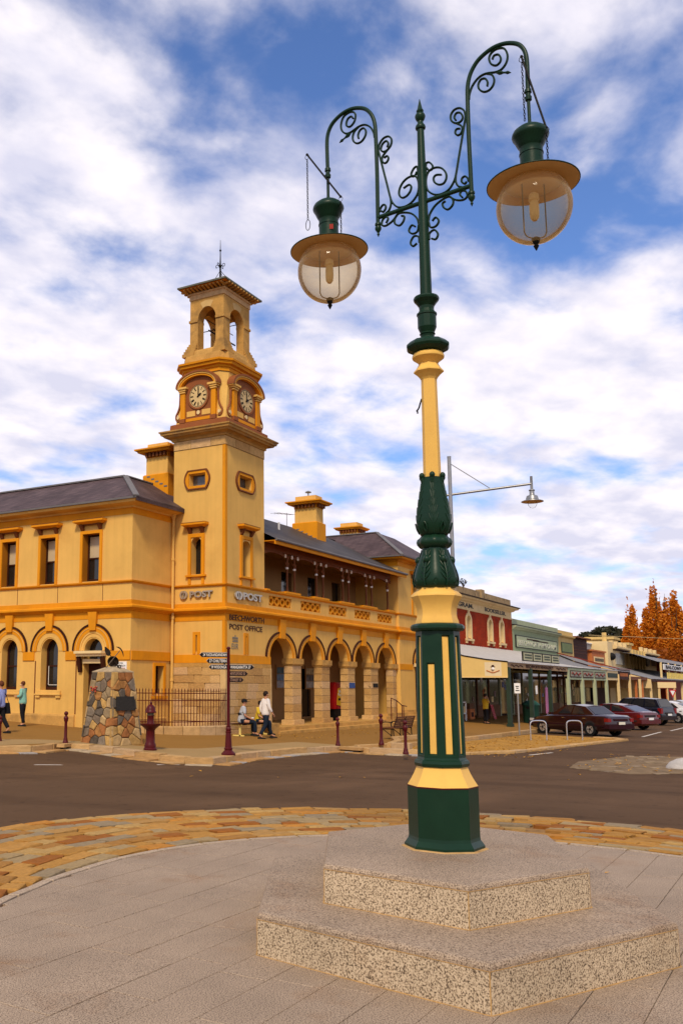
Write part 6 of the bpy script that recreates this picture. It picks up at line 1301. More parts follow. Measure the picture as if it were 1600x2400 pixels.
# ---- modern street light behind the lamp post
sl_ = thing('street_light', 'plain grey steel street light with long outreach arm and bell lantern', 'street light', P3_(2.6, -8.02)); LB = Vector((2.6, -8.02, 0)); LT = Vector((3.45, -10.7, 0)); zb = PZ(2.6, -8.02)
b = MB(); b.lathe([(.075, zb), (.07, 9.87), (.075, 9.87), (.075, 9.90)], 12, (LB.x, LB.y, 0)); obj('pole', b, GALV, sl_, True)
u = (LT - LB).normalized(); b = MB(); b.tube([LB - u*.28 + Vector((0, 0, 8.44)), LT + Vector((0, 0, 8.74))], .045, 10); obj('outreach_arm', b, GALV, sl_, True); b = MB(); b.tube([LB + Vector((0, 0, 9.65)), LB.lerp(LT, .50) + Vector((0, 0, 8.63))], .016, 6); obj('tie_rod', b, GALV, sl_)
c = (LT.x, LT.y, 0); b = MB(); b.lathe([(.05, 8.52), (.045, 9.0), (.05, 9.01)], 10, c); hd = obj('hanger', b, GALV, sl_, True)
b = MB(); b.lathe([(.10, 8.52), (.11, 8.50), (.085, 8.47), (.085, 8.36), (.10, 8.33), (.19, 8.29), (.215, 8.2), (.225, 8.16)], 20, c); obj('lantern_hood', b, GALV, hd, True); b = MB(); b.lathe([(.20, 8.165), (.38, 8.10), (.385, 8.085), (.37, 8.08)], 24, c); b.lathe([(.37, 8.079), (.2, 8.12), (.02, 8.13)], 24, c, m=1); obj('lamp_shade', b, [GALV, SHADE_IN], hd, True)
b = MB(); b.lathe([(.165, 8.12), (.165, 8.05), (.14, 7.94), (.08, 7.87), (.015, 7.85)], 20, c); obj('glass_bowl', b, glass_mat('frosted_bowl', (.95, .95, .94), .06), hd, True)
# ---- bicycle hoops and small sign poles by the shops
STEEL = mat('polished_steel', (.62, .62, .62), .25, .1, 5, metal=.8)
def hoop(a, c_, lab):
    a = Vector(a); c_ = Vector(c_); z = PZ(a.x, a.y) - .13; t = thing('bicycle_hoop', lab, 'bicycle rack', (a.x, a.y, z), 0, 'steel bicycle hoops on the verge'); d = (c_ - a)
    b = MB(); b.tube(smooth_path([(a.x, a.y, z), (a.x, a.y, z + .6), (a.x + d.x*.06, a.y + d.y*.06, z + .74), (a.x + d.x*.25, a.y + d.y*.25, z + .8), (a.x + d.x*.75, a.y + d.y*.75, z + .8), (a.x + d.x*.94, a.y + d.y*.94, z + .74), (c_.x, c_.y, z + .6), (c_.x, c_.y, z)], 4), .028, 8); obj('hoop', b, STEEL, t, True)
hoop((10.6, -8.45), (11.0, -9.0), 'steel bicycle hoop nearer the shop pavement kerb'); hoop((12.0, -9.6), (12.3, -10.15), 'steel bicycle hoop before the maroon sedan front door')
for x, y, z0, z1, pole, lab in ((12.3, -7.55, 1.28, 1.72, True, 'grey parking sign pole at the pavement edge'),):
    t = thing('parking_sign', lab, 'parking sign', P3_(x, y)); b = MB(); b.tube([(x, y, PZ(x, y)), (x, y, 1.74)], .035, 8); obj('sign_pole', b, GALV, t)
    b = MB(); b.box(x - .09, x + .10, y - .14, y + .10, z0, z1); b = MB(); v2 = Vector((CAM.x - x, CAM.y - y, 0)).normalized(); s2 = Vector((-v2.y, v2.x, 0)); p = Vector((x, y, 0)) + v2*.04
    b.extrude([p + s2*-.13 + Vector((0, 0, z0)), p + s2*.13 + Vector((0, 0, z0)), p + s2*.13 + Vector((0, 0, z1)), p + s2*-.13 + Vector((0, 0, z1))], v2*.012); pl = obj('sign_plate', b, WHITE, t)
    b = MB(); q = p + v2*.014
    for k_, (zz, ww) in enumerate(((z0 + .30, .07), (z0 + .22, .05), (z0 + .12, .08))): b.bar(q - s2*ww + Vector((0, 0, zz)), q + s2*ww + Vector((0, 0, zz)), .006, .04)
    obj_split('sign_mark', b, INK, pl)
# ================================================================ PEOPLE
SKIN = mat('skin', (.50, .235, .13), .55, .08, 8, spec=.35)
def skinmesh(name, chains, m, parent, local=True, sub=1):
    """chains: list of polylines [(x,y,z,r)...]; points shared by position join into one continuous skin"""
    V, idx, E, R = [], {}, [], []
    def vid(p):
        k = tuple(round(c, 4) for c in p[:3])
        if k not in idx: idx[k] = len(V); V.append(k); R.append(p[3] if not isinstance(p[3], tuple) else p[3])
        return idx[k]
    for ch in chains:
        for a, b in zip(ch, ch[1:]): E.append((vid(a), vid(b)))
    me = bpy.data.meshes.new('sk'); me.from_pydata(V, E, [])
    o = bpy.data.objects.new('sk', me); COL.objects.link(o); md = o.modifiers.new('s', 'SKIN'); md.use_smooth_shade = True
    if not me.skin_vertices: bpy.context.view_layer.update()
    sv = me.skin_vertices[0].data
    for i, r in enumerate(R): sv[i].radius = r if isinstance(r, tuple) else (r, r)
    sv[0].use_root = True
    ms = o.modifiers.new('sub', 'SUBSURF'); ms.levels = sub; ms.render_levels = sub
    bpy.context.view_layer.update(); dg = bpy.context.evaluated_depsgraph_get(); res = bpy.data.meshes.new_from_object(o.evaluated_get(dg)); bpy.data.objects.remove(o)
    res.materials.clear(); res.materials.append(m); res.name = name; res.polygons.foreach_set('use_smooth', [True]*len(res.polygons))
    ob = bpy.data.objects.new(name, res); COL.objects.link(ob); ob.parent = parent; return ob
def person(label, loc, rz, pose, top, bottom, hair, shoe=None, h=1.68, female=True, sleeve='long', cat='person'):
    """pose: joint positions for h = 1.7, facing +x, z up"""
    s = h/1.7; J = {k: Vector(v)*s for k, v in pose.items()}; p4 = lambda v, r: (v.x, v.y, v.z, r*s)
    sw = .165 if female else .185
    pel, chest, neck, head = J['pelvis'], J['chest'], J['neck'], J['head']; fwd = (J.get('look', Vector((1, 0, 0)))).normalized()
    root = thing('person', label, cat, loc, rz)
    ch = [[p4(pel, .085), p4(pel.lerp(chest, .45), .085), p4(chest, .095), p4(neck, .05), p4(head - Vector((0, 0, .045*s)), .072), p4(head + Vector((0, 0, .06*s)), .085)]]
    for sd in ('l', 'r'):
        hip, kn, an, toe = J['hip_' + sd], J['knee_' + sd], J['ankle_' + sd], J['toe_' + sd]; sh, el, wr, hd = J['sh_' + sd], J['el_' + sd], J['wr_' + sd], J['hand_' + sd]
        ch.append([p4(pel, .085), p4(hip, .078), p4(hip.lerp(kn, .5), .072), p4(kn, .055), p4(kn.lerp(an, .35), .052), p4(an, .036), p4(toe, .036)])
        ch.append([p4(chest, .095), p4(sh, .052), p4(sh.lerp(el, .5), .048), p4(el, .040), p4(wr, .028), p4(hd, .034)])
        d = (hd - wr).normalized(); side = d.cross(Vector((0, 0, 1))); side = side.normalized() if side.length > .1 else Vector((0, 1, 0)); pn = side.cross(d).normalized()
        for k, ln in enumerate((.075, .085, .08, .062)): b0 = hd + side*((k - 1.5)*.018*s); ch.append([p4(hd, .034), p4(hd + d*.03*s + side*((k - 1.5)*.02*s), .010), p4(hd + d*(.03 + ln*.5)*s + side*((k - 1.5)*.021*s) - pn*.006*s, .009), p4(hd + d*(.025 + ln*.9)*s + side*((k - 1.5)*.020*s) - pn*.024*s, .007)])
        ch.append([p4(wr.lerp(hd, .5), .03), p4(wr.lerp(hd, .6) + side*.035*s - pn*.01*s, .012), p4(hd + side*.045*s - pn*.02*s + d*.02*s, .009)])
        ch[-1][0] = p4(hd, .034)
    body = skinmesh('body', ch, SKIN, root)
    # face: nose, ears, eyes, mouth
    rgt = fwd.cross(Vector((0, 0, 1))).normalized(); hc = head + Vector((0, 0, .01*s))
    b = MB(); b.sphere(hc + fwd*.096*s - Vector((0, 0, .012*s)), .016*s, 8, 6, sz=1.3)
    for sg in (-1, 1): b.sphere(hc + rgt*sg*.086*s, .022*s, 8, 6, sz=1.35)
    obj('nose_and_ears', b, SKIN, body, True, True)
    b = MB()
    for sg in (-1, 1): b.sphere(hc + fwd*.082*s + rgt*sg*.032*s + Vector((0, 0, .016*s)), .011*s, 8, 6)
    obj('eyes', b, WHITE, body, True, True); b = MB(); b.bar(hc + fwd*.088*s - rgt*.024*s - Vector((0, 0, .05*s)), hc + fwd*.088*s + rgt*.024*s - Vector((0, 0, .05*s)), .012*s, .008*s); obj('mouth', b, RED, body, False, True)
    # hair: a cap over the back and top of the skull
    b = MB(); n, k = 16, 9; R0_ = .103*s; c0 = head + Vector((0, 0, .035*s)) - fwd*.012*s
    for i in range(k + 1):
        for j in range(n):
            a = 2*pi*j/n; front = math.cos(a); zmin = -.25 + .75*max(front, -.1) - .45*max(-front, 0)*(1.0 if female else .7); z = 1 - (1 - zmin)*i/k; r_ = math.sqrt(max(1 - min(z, 1)**2, .0)); wob = 1 + .04*math.sin(5*a + i); b.v.append(c0 + (fwd*math.cos(a) + rgt*math.sin(a))*(R0_*max(r_, .02)*wob) + Vector((0, 0, R0_*1.08*z)))
    b.f = [(i*n + j, i*n + (j + 1) % n, (i + 1)*n + (j + 1) % n, (i + 1)*n + j) for i in range(k) for j in range(n)]; b.m = [0]*len(b.f); obj('hair', b, hair, root, True, True)
    # top: torso and sleeves, a little looser than the body
    e = .022; t = [[p4(pel - (chest - pel).normalized()*.13*s, .175), p4(pel, .178), p4(pel.lerp(chest, .4), .165), p4(chest, .158), p4(chest.lerp(neck, .72), .08)]]
    for sd in ('l', 'r'):
        sh, el, wr = J['sh_' + sd], J['el_' + sd], J['wr_' + sd]; c_ = [p4(chest, .158), p4(sh, .085), p4(sh.lerp(el, .5), .074), p4(el if sleeve == 'long' else sh.lerp(el, .85), .068)]
        if sleeve == 'long': c_ += [p4(el.lerp(wr, .5), .062), p4(el.lerp(wr, .92), .052)]
        t.append(c_)
    skinmesh('top', t, top, root)
    for sd in ('l', 'r'):
        hip, kn, an = J['hip_' + sd], J['knee_' + sd], J['ankle_' + sd]
    tr = [[p4(pel + Vector((0, 0, .07*s)), .15), p4(pel, .15)]]
    for sd in ('l', 'r'):
        hip, kn, an = J['hip_' + sd], J['knee_' + sd], J['ankle_' + sd]; tr.append([p4(pel, .15), p4(hip, .125), p4(hip.lerp(kn, .5), .105), p4(kn, .086), p4(kn.lerp(an, .5), .076), p4(kn.lerp(an, .93), .070)])
    skinmesh('trousers', tr, bottom, root)
    sm_ = shoe or BLACKIRON
    for sd in ('l', 'r'):
        an, toe = J['ankle_' + sd], J['toe_' + sd]; d = (toe - an); d.z = 0; d = d.normalized() if d.length > 0 else Vector((1, 0, 0))
        base = an - d*.05*s; zf_ = toe.z - .05*s; sdv = Vector((-d.y, d.x, 0)); b = MB(); prof = [(-.03, .03, .055), (.0, .042, .075), (.08, .044, .07), (.15, .05, .052), (.22, .045, .045), (.27, .028, .03), (.285, .012, .018)]
        for x, w_, hh in prof:
            q = base + d*(x*s); q.z = zf_; b.v += [q - sdv*w_*s, q + sdv*w_*s, q + sdv*w_*.7*s + Vector((0, 0, hh*s)), q - sdv*w_*.7*s + Vector((0, 0, hh*s))]
        for i in range(len(prof) - 1):
            for j in range(4): b.f.append((i*4 + j, i*4 + (j + 1) % 4, i*4 + 4 + (j + 1) % 4, i*4 + 4 + j))
        b.f += [(0, 1, 2, 3), ((len(prof) - 1)*4 + 3, (len(prof) - 1)*4 + 2, (len(prof) - 1)*4 + 1, (len(prof) - 1)*4)]; b.m = [0]*len(b.f); obj('shoe', b, sm_, root, True, True)
    return root, J
STAND = dict(pelvis=(0, 0, .93), chest=(.0, 0, 1.27), neck=(.0, 0, 1.46), head=(.015, 0, 1.585), hip_l=(0, .09, .88), knee_l=(.01, .10, .48), ankle_l=(-.03, .10, .085), toe_l=(.10, .11, .05), hip_r=(0, -.09, .88), knee_r=(.02, -.09, .48), ankle_r=(.0, -.10, .085), toe_r=(.13, -.11, .05),
  sh_l=(0, .175, 1.39), el_l=(-.03, .22, 1.12), wr_l=(.05, .22, .88), hand_l=(.07, .215, .80), sh_r=(0, -.175, 1.39), el_r=(-.03, -.22, 1.12), wr_r=(.05, -.22, .88), hand_r=(.07, -.215, .80))
WALK = dict(STAND, knee_l=(.14, .09, .50), ankle_l=(.30, .09, .12), toe_l=(.44, .09, .07), knee_r=(-.06, -.09, .50), ankle_r=(-.30, -.09, .13), toe_r=(-.19, -.10, .05), el_l=(-.10, .21, 1.13), wr_l=(-.06, .20, .90), hand_l=(-.03, .19, .82), el_r=(.02, -.22, 1.12), wr_r=(.16, -.20, .94), hand_r=(.21, -.19, .87))
SIT = dict(pelvis=(-.04, 0, .56), chest=(-.02, 0, .90), neck=(.03, 0, 1.08), head=(.06, 0, 1.21), hip_l=(0, .10, .53), knee_l=(.42, .13, .50), ankle_l=(.40, .13, .09), toe_l=(.53, .14, .05), hip_r=(0, -.10, .53), knee_r=(.42, -.13, .50), ankle_r=(.44, -.14, .09), toe_r=(.57, -.15, .05),
  sh_l=(0, .18, 1.02), el_l=(.05, .24, .74), wr_l=(.28, .16, .64), hand_l=(.35, .12, .62), sh_r=(0, -.18, 1.02), el_r=(.03, -.24, .74), wr_r=(.27, -.17, .62), hand_r=(.34, -.13, .60))
TEAL = mat('mint_cardigan', (.22, .46, .37), .8, .12, 9, .2, 40); BLK = mat('black_trousers', (.012, .012, .014), .8, .15, 8); GINGER = mat('auburn_hair', (.11, .035, .015), .6, .3, 20); DHAIR = mat('dark_hair', (.02, .012, .009), .5, .3, 20); BLUES = mat('pale_blue_shirt', (.28, .33, .60), .8, .12, 9); WSH = mat('white_shirt', (.74, .68, .62), .8, .06, 9, .2, 30); GREYS = mat('pale_grey_polo', (.42, .43, .45), .8, .08, 9); YELS = mat('yellow_top', (.60, .40, .03), .8, .1, 9); NAVY = mat('navy_trousers', (.012, .018, .03), .8, .15, 8)
pose = dict(STAND, el_l=(.02, .23, 1.14), wr_l=(.20, .12, 1.13), hand_l=(.27, .08, 1.14), el_r=(.04, -.23, 1.14), wr_r=(.22, -.10, 1.14), hand_r=(.29, -.06, 1.15), look=(1, .1, -.3), head=(.04, 0, 1.58), ankle_l=(-.10, .08, .085), toe_l=(.03, .08, .05), knee_l=(-.01, .09, .48))
person('person in mint cardigan and black trousers walking past the arched window', P3_(-4.4, 6.05), math.radians(112), pose, TEAL, BLK, GINGER, h=1.62)
r_, J_ = person('person in pale blue shirt walking with a black shoulder bag', P3_(-7.55, 4.1), math.radians(100), WALK, BLUES, BLK, GINGER, h=1.68)
b = MB(); b.extrude([(-.22, -.30, .62), (.16, -.30, .60), (.12, -.30, .98), (-.16, -.30, .98)], (0, .12, 0)); bag = obj('shoulder_bag', b, BLK, r_, False, True); b = MB(); b.tube([(-.14, -.26, .97), (.0, -.20, 1.42), (.10, -.26, .97)], .014, 5); obj('bag_strap', b, BLK, bag, False, True)
person('person in loose white shirt and dark cropped trousers striding past the seat', P3_(-.42, -1.98), math.radians(-32), WALK, WSH, NAVY, DHAIR, h=1.66)
r_, J_ = person('person in dark cap and striped grey polo shirt sitting on the wall seat', P3_(-.02, -.80), math.radians(-48), dict(SIT, look=(.9, -.3, -.15)), GREYS, NAVY, DHAIR, h=1.70, female=False, sleeve='short')
hd = J_['head']; b = MB(); b.lathe([(.112, .02), (.112, .05), (.10, .085), (.065, .115), (.02, .128), (.005, .13)], 14, (hd.x - .005, hd.y, hd.z + .0)); f_ = Vector((.9, -.3, 0)).normalized(); sd_ = Vector((-f_.y, f_.x, 0)); q = Vector((hd.x, hd.y, hd.z + .03)); b.extrude([q + f_*.09 - sd_*.08, q + f_*.17 - sd_*.05, q + f_*.19, q + f_*.17 + sd_*.05, q + f_*.09 + sd_*.08], (0, 0, .012)); obj('cap', b, BLK, r_, True, True)
b = MB()
for z in (.76, .81): b.lathe([(.160, z), (.163, z + .003), (.163, z + .028), (.160, z + .03)], 16, (-.028, 0, 0), 0, sx=1.0, sy=1.0)
obj('shirt_stripe', b, BLK, r_, False, True)
b = MB(); hl = J_['hand_l']; b.box(hl.x - .02, hl.x + .07, hl.y - .08, hl.y + .02, hl.z + .01, hl.z + .05); pk = obj('food_wrapper', b, WHITE, None); pk.parent = None
pk.data.transform(Matrix.Rotation(math.radians(-48), 4, 'Z')); pk.location = P3_(-.02, -.80); tag(pk, 'small white paper wrapper held by the seated capped person', 'wrapper')
person('person in yellow top with dark vest seated behind the striding person', P3_(1.35, -.72), math.radians(-70), dict(SIT, look=(1, 0, -.1)), YELS, NAVY, DHAIR, h=1.6, sleeve='short')
person('person in yellow top standing with folded arms under the shop awning', P3_(23.2, -2.9), math.radians(-40), dict(STAND, el_l=(.0, .23, 1.14), wr_l=(.18, .05, 1.18), hand_l=(.2, -.03, 1.2), wr_r=(.14, -.08, 1.42), hand_r=(.13, -.05, 1.5), el_r=(.12, -.2, 1.2)), YELS, BLK, DHAIR, h=1.62, sleeve='short')
# ================================================================ SHOPS along the street (facades on y = 0, verandas to y = -4.65)
BRICKR = None
def brick_mat(name, c1, c2, mort):
    m = mat(name, c1, .85, 0, 1, 0); t = m.node_tree; b = t.nodes['Principled BSDF']; ge = nn(t, 'ShaderNodeNewGeometry'); sp_ = nn(t, 'ShaderNodeSeparateXYZ'); t.links.new(ge.outputs['Position'], sp_.inputs[0]); cb = nn(t, 'ShaderNodeCombineXYZ')
    t.links.new(math_node(t, 'ADD', sp_.outputs[0], sp_.outputs[1]), cb.inputs[0]); t.links.new(sp_.outputs[2], cb.inputs[1]); br = nn(t, 'ShaderNodeTexBrick'); t.links.new(cb.outputs[0], br.inputs['Vector'])
    br.inputs['Color1'].default_value = (*c1, 1); br.inputs['Color2'].default_value = (*c2, 1); br.inputs['Mortar'].default_value = (*mort, 1); br.inputs['Scale'].default_value = 1; br.inputs['Brick Width'].default_value = .3; br.inputs['Row Height'].default_value = .086; br.inputs['Mortar Size'].default_value = .008
    no = nn(t, 'ShaderNodeTexNoise'); no.inputs['Scale'].default_value = .9; no.inputs['Detail'].default_value = 6; t.links.new(ge.outputs['Position'], no.inputs['Vector']); mr_ = nn(t, 'ShaderNodeMapRange'); t.links.new(no.outputs[0], mr_.inputs[0]); mr_.inputs[1].default_value = .3; mr_.inputs[2].default_value = .7; mr_.inputs[3].default_value = .7; mr_.inputs[4].default_value = 1.2
    cc = nn(t, 'ShaderNodeCombineColor'); [t.links.new(mr_.outputs[0], cc.inputs[i]) for i in range(3)]; mx_ = nn(t, 'ShaderNodeMix', data_type='RGBA', blend_type='MULTIPLY'); mx_.inputs[0].default_value = 1; t.links.new(br.outputs[0], mx_.inputs[6]); t.links.new(cc.outputs[0], mx_.inputs[7]); t.links.new(mx_.outputs[2], b.inputs['Base Color']); return m
BRICKR = brick_mat('red_brick', (.36, .026, .004), (.28, .020, .003), (.24, .05, .014))
SCREAM = mat('shop_cream_paint', (.70, .52, .26), .75, .1, 1.5, stain=(.35, .24, .12, .6), ss=1.5); SWEATH = mat('weathered_parapet', (.36, .25, .13), .9, .2, 2, .2, 20, stain=(.06, .045, .03, .9), ss=1.8)
SAGE = mat('sage_green_paint', (.29, .34, .19), .75, .08, 2); SAGEL = mat('pale_sage_paint', (.40, .44, .27), .75, .08, 2); DKGREEN = mat('dark_veranda_green', (.028, .045, .03), .55, .12, 4)
IRON_ROOF = mat('corrugated_iron', (.21, .20, .195), .6, .1, 2.0); IRON_RED = mat('red_oxide_paint', (.20, .03, .018), .6, .15, 2); SIGNY = mat('awning_panel_yellow', (.70, .50, .18), .7, .04, 2)
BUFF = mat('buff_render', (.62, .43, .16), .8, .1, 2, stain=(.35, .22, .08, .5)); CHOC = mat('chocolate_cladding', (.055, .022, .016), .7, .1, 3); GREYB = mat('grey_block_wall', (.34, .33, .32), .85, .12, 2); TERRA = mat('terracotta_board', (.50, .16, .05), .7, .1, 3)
FS = lambda s, z, o: (s, -o, z)
def iron_roof(name, x0, x1, prof, m, parent, ribs=.24):
    """corrugated sheet falling towards the street; profile (y, z)"""
    b = MB(); n = int((x1 - x0)/ribs); 
    for i in range(n + 1):
        x = x0 + (x1 - x0)*i/n
        for y, z in prof: b.v.append((x, y, z + (.022 if i % 2 else 0)))
    k = len(prof); b.f = [(i*k + j, (i + 1)*k + j, (i + 1)*k + j + 1, i*k + j + 1) for i in range(n) for j in range(k - 1)]; b.m = [0]*len(b.f)
    return obj(name, b, m, parent)
VPROF = [(0, 4.14), (-1.2, 3.62), (-2.4, 3.24), (-3.6, 3.03), (-4.7, 2.90)]
# ---- bookshop, red brick upper floor
bk = thing('bookshop', 'red brick two storey shop with cream cornice lettered bookseller', 'shop', (32, 4, -.45))
XB0, XB1 = 26.3, 40.42
wins = [(29.15, 31.0, 4.62), (34.05, 35.6, 4.62), (36.85, 38.45, 4.62)]; 
m_ = MB(); m_.wall(FS, XB0, XB1, 3.6, 6.42, [(c - .42, c + .42, 4.62, 5.72, .34) for c in (27.0, 30.05, 34.8, 37.62)], .22, 0, 1)
m_.quad((XB0, 0, -.5), (XB0, 12, -.5), (XB0, 12, 7.4), (XB0, 0, 7.4)); m_.quad((XB1, 0, -.5), (XB1, 12, -.5), (XB1, 12, 7.2), (XB1, 0, 7.2)); obj('brick_wall', m_, [BRICKR, SCREAM], bk)
m_ = MB(); m_.box(XB0, XB1, .0, .3, 6.42, 7.0); obj('frieze', m_, SCREAM, bk); m_ = MB(); m_.sweep([(XB0, 0), (XB1, 0), (XB1, 4)], [(0, 6.38), (.06, 6.40), (.06, 6.46), (0, 6.48)]); m_.sweep([(XB0, 0), (XB1, 0), (XB1, 4)], [(0, 6.92), (.15, 6.97), (.22, 7.05), (.42, 7.1), (.46, 7.2), (0, 7.26)]); obj('cornice', m_, SCREAM, bk)
m_ = MB(); m_.sweep([(XB0, 0), (XB1, 0), (XB1, 4)], [(0, 7.18), (.52, 7.20), (.55, 7.27), (0, 7.34)]); obj('cornice_top', m_, mat('stained_cornice', (.09, .065, .045), .9, .3, 3), bk)
m_ = MB(); m_.box(XB0, 33.2, .05, .35, 7.3, 7.85); m_.box(33.2, XB1 - .1, .0, .35, 7.3, 7.82); m_.box(33.0, 33.7, -.06, .35, 7.3, 8.0); obj('parapet', m_, SWEATH, bk)
lettering('INGRAM.', (27.0, -.012, 6.56), (1, 0, 0), (0, 0, 1), .28, 4.2, INK, bk, .01, bold=.02); lettering('BOOKSELLER.', (33.75, -.012, 6.58), (1, 0, 0), (0, 0, 1), .27, 5.1, INK, bk, .01, bold=.02)
for c in (27.0, 30.05, 34.8, 37.62):
    m_ = MB(); m_.arch(FS, c, 5.72, .42, .34, .62, .52, 0, .06); m_.fbox(FS, c - .62, c - .42, 4.55, 5.72, 0, .06); m_.fbox(FS, c + .42, c + .62, 4.55, 5.72, 0, .06); m_.fbox(FS, c - .14, c + .14, 6.1, 6.40, 0, .08); m_.fbox(FS, c - .75, c + .75, 4.43, 4.56, 0, .14); fr_ = obj('window_surround', m_, SCREAM, bk)
    for sx in (-.6, .6): m_ = MB(); m_.fbox(FS, c + sx - .1, c + sx + .1, 4.28, 4.43, 0, .1); obj('sill_bracket', m_, SCREAM, fr_)
    sash_window(FS, c - .42, c + .42, 4.62, 5.72, .22, blind=False, rise=.34, parent=bk, frm=SCREAM)
# ---- green emporium
em = thing('emporium', 'sage green single storey shop with framed name board on its parapet', 'shop', (47.5, 4, -.45))
m_ = MB(); m_.box(40.46, 55.0, 0, .35, 3.6, 6.0); obj('front_wall', m_, SAGE, em); m_ = MB(); m_.box(40.46, 55.0, .0, .35, 6.0, 6.5); obj('parapet', m_, SAGEL, em); m_ = MB(); m_.sweep([(40.46, 0), (55.0, 0)], [(0, 5.72), (.1, 5.76), (.16, 5.86), (.3, 5.9), (.32, 6.0), (0, 6.04)]); obj('cornice', m_, SAGEL, em)
m_ = MB(); m_.sweep([(40.46, 0), (55.0, 0)], [(0, 6.0), (.33, 6.0), (.33, 6.06), (0, 6.09)]); obj('cornice_line', m_, BLACKIRON, em)
m_ = MB(); m_.fbox(FS, 41.1, 54.3, 4.42, 5.34, 0, .06); bd = obj('name_board', m_, BLACKIRON, em); m_ = MB(); m_.fbox(FS, 41.3, 54.1, 4.48, 5.28, .055, .07); obj('board_face', m_, SAGEL, bd)
lettering('BEECHWORTH EMPORIUM', (41.7, -.075, 4.60), (1, 0, 0), (0, 0, 1), .40, 11.9, mat('silver_green_letters', (.52, .52, .40), .6, .1, 4), bd, .03, bold=.01); m_ = MB(); m_.fbox(FS, 44.2, 48.0, 5.10, 5.18, .07, .085); m_.fbox(FS, 46.0, 51.0, 5.06, 5.14, .07, .085); obj('board_ribbon', m_, CHOC, bd)
m_ = MB(); m_.box(55.05, 60.9, 0, .3, 3.4, 6.4); m_.sweep([(55.05, 0), (60.9, 0)], [(0, 5.8), (.2, 5.9), (.22, 6.0), (0, 6.05)]); bf = thing('buff_shop', 'buff rendered shop front with green louvre above the emporium veranda', 'shop', (58, 3, -.5)); obj('front_wall', m_, BUFF, bf); m_ = MB(); m_.fbox(FS, 55.9, 60.2, 4.5, 5.4, 0, .06); lv = obj('louvre', m_, DKGREEN, bf); m_ = MB(); m_.fbox(FS, 56.1, 60.0, 4.58, 5.32, .05, .075); obj('louvre_panel', m_, mat('faded_green_panel', (.17, .21, .10), .8, .15, 5), lv)
ch_ = thing('brown_shop', 'chocolate brown clad shop front with projecting cornice', 'shop', (64, 3, -.5)); m_ = MB(); m_.box(60.95, 66.9, -.0, 8, 3.3, 6.1); obj('front_wall', m_, CHOC, ch_); m_ = MB(); m_.box(60.9, 67.2, -.35, .2, 6.0, 6.12); obj('cornice', m_, BROWN, ch_)
for z in (4.6, 4.9, 5.2, 5.5): m_ = MB(); m_.fbox(FS, 61.1, 66.7, z, z + .02, 0, .03); obj('cladding_batten', m_, BROWN, ch_)
# ---- shared veranda: roof, end panel, fascia boards, posts
vd = thing('shop_veranda', 'long iron roofed veranda with yellow end panel over the pavement', 'veranda', (38, -3, -.55))
iron_roof('iron_roof', 21.35, 44.5, VPROF, mat('pale_iron_roof', (.47, .44, .40), .6, .06, 2), vd); iron_roof('iron_roof', 44.5, 54.9, VPROF, IRON_ROOF, vd); iron_roof('iron_roof', 55.0, 60.4, [(y, z + .13) for y, z in VPROF], IRON_ROOF, vd)
m_ = MB(); m_.extrude([(21.33, -4.72, 2.05), (21.33, .0, 2.05), (21.33, .0, 4.08), (21.33, -1.2, 3.56), (21.33, -2.4, 3.18), (21.33, -3.6, 2.98), (21.33, -4.72, 2.85)], (-.03, 0, 0)); ep = obj('end_panel', m_, SIGNY, vd)
m_ = MB(); m_.bar((21.31, -4.74, 2.89), (21.31, -3.6, 3.02), .09, .05); m_.bar((21.31, -3.6, 3.02), (21.31, -2.4, 3.22), .09, .05); m_.bar((21.31, -2.4, 3.22), (21.31, -1.2, 3.60), .09, .05); m_.bar((21.31, -1.2, 3.60), (21.31, 0, 4.12), .09, .05); obj('panel_cap', m_, BLACKIRON, ep); m_ = MB(); m_.bar((21.29, -4.72, 2.05), (21.29, 0, 2.05), .05, .04); obj('panel_rail', m_, CREAMPALE, ep)
m_ = MB(); m_.quad((21.296, -3.5, 2.12), (21.296, -4.4, 2.12), (21.296, -4.4, 2.86), (21.296, -3.5, 2.86)); pp_ = obj('logo_patch', m_, mat('pale_logo_patch', (.72, .60, .38), .7, .03, 3), ep)
m_ = MB(); m_.tube(smooth_path([(21.29, -3.6, 2.42), (21.29, -3.75, 2.36), (21.29, -3.95, 2.30), (21.29, -4.15, 2.36), (21.29, -4.3, 2.42)], 3), .028, 5); obj('logo_ribbon', m_, TERRA, pp_); m_ = MB(); m_.lathe([(.13, 0), (.13, .02), (.07, .03), (.07, .10), (.02, .11)], 12, (21.28, -3.95, 2.60), 0, sx=.12); obj('logo_hat', m_, CHOC, pp_); m_ = MB(); m_.sphere((21.285, -3.95, 2.50), .09, 10, 8); obj('logo_disc', m_, WHITE, pp_)
pp_.children[-1].scale = (1, 1, 1)
m_ = MB(); m_.box(21.36, 35.9, -4.70, -4.64, 2.55, 2.86); fb = obj('fascia_board', m_, mat('fascia_tan', (.36, .23, .12), .7, .12, 3), vd); lettering('BEECHWORTH NEWSAGENCY', (25.2, -4.71, 2.62), (1, 0, 0), (0, 0, 1), .18, 6.6, CHOC, fb, .01, bold=.02)
m_ = MB()
for x0 in (22.0, 32.6):
    m_.tube(smooth_path([(x0 + .32*i, -4.71, 2.70 + .05*math.sin(i*2.2)) for i in range(9)], 3), .028, 4)
obj('fascia_scroll', m_, CHOC, fb)
m_ = MB(); m_.box(21.36, 60.4, -4.76, -4.66, 2.865, 2.90); obj('veranda_gutter', m_, WHITE, vd)
m_ = MB(); m_.box(36.0, 49.4, -4.70, -4.62, 2.05, 2.82); gf = obj('fascia_board', m_, SAGEL, vd)
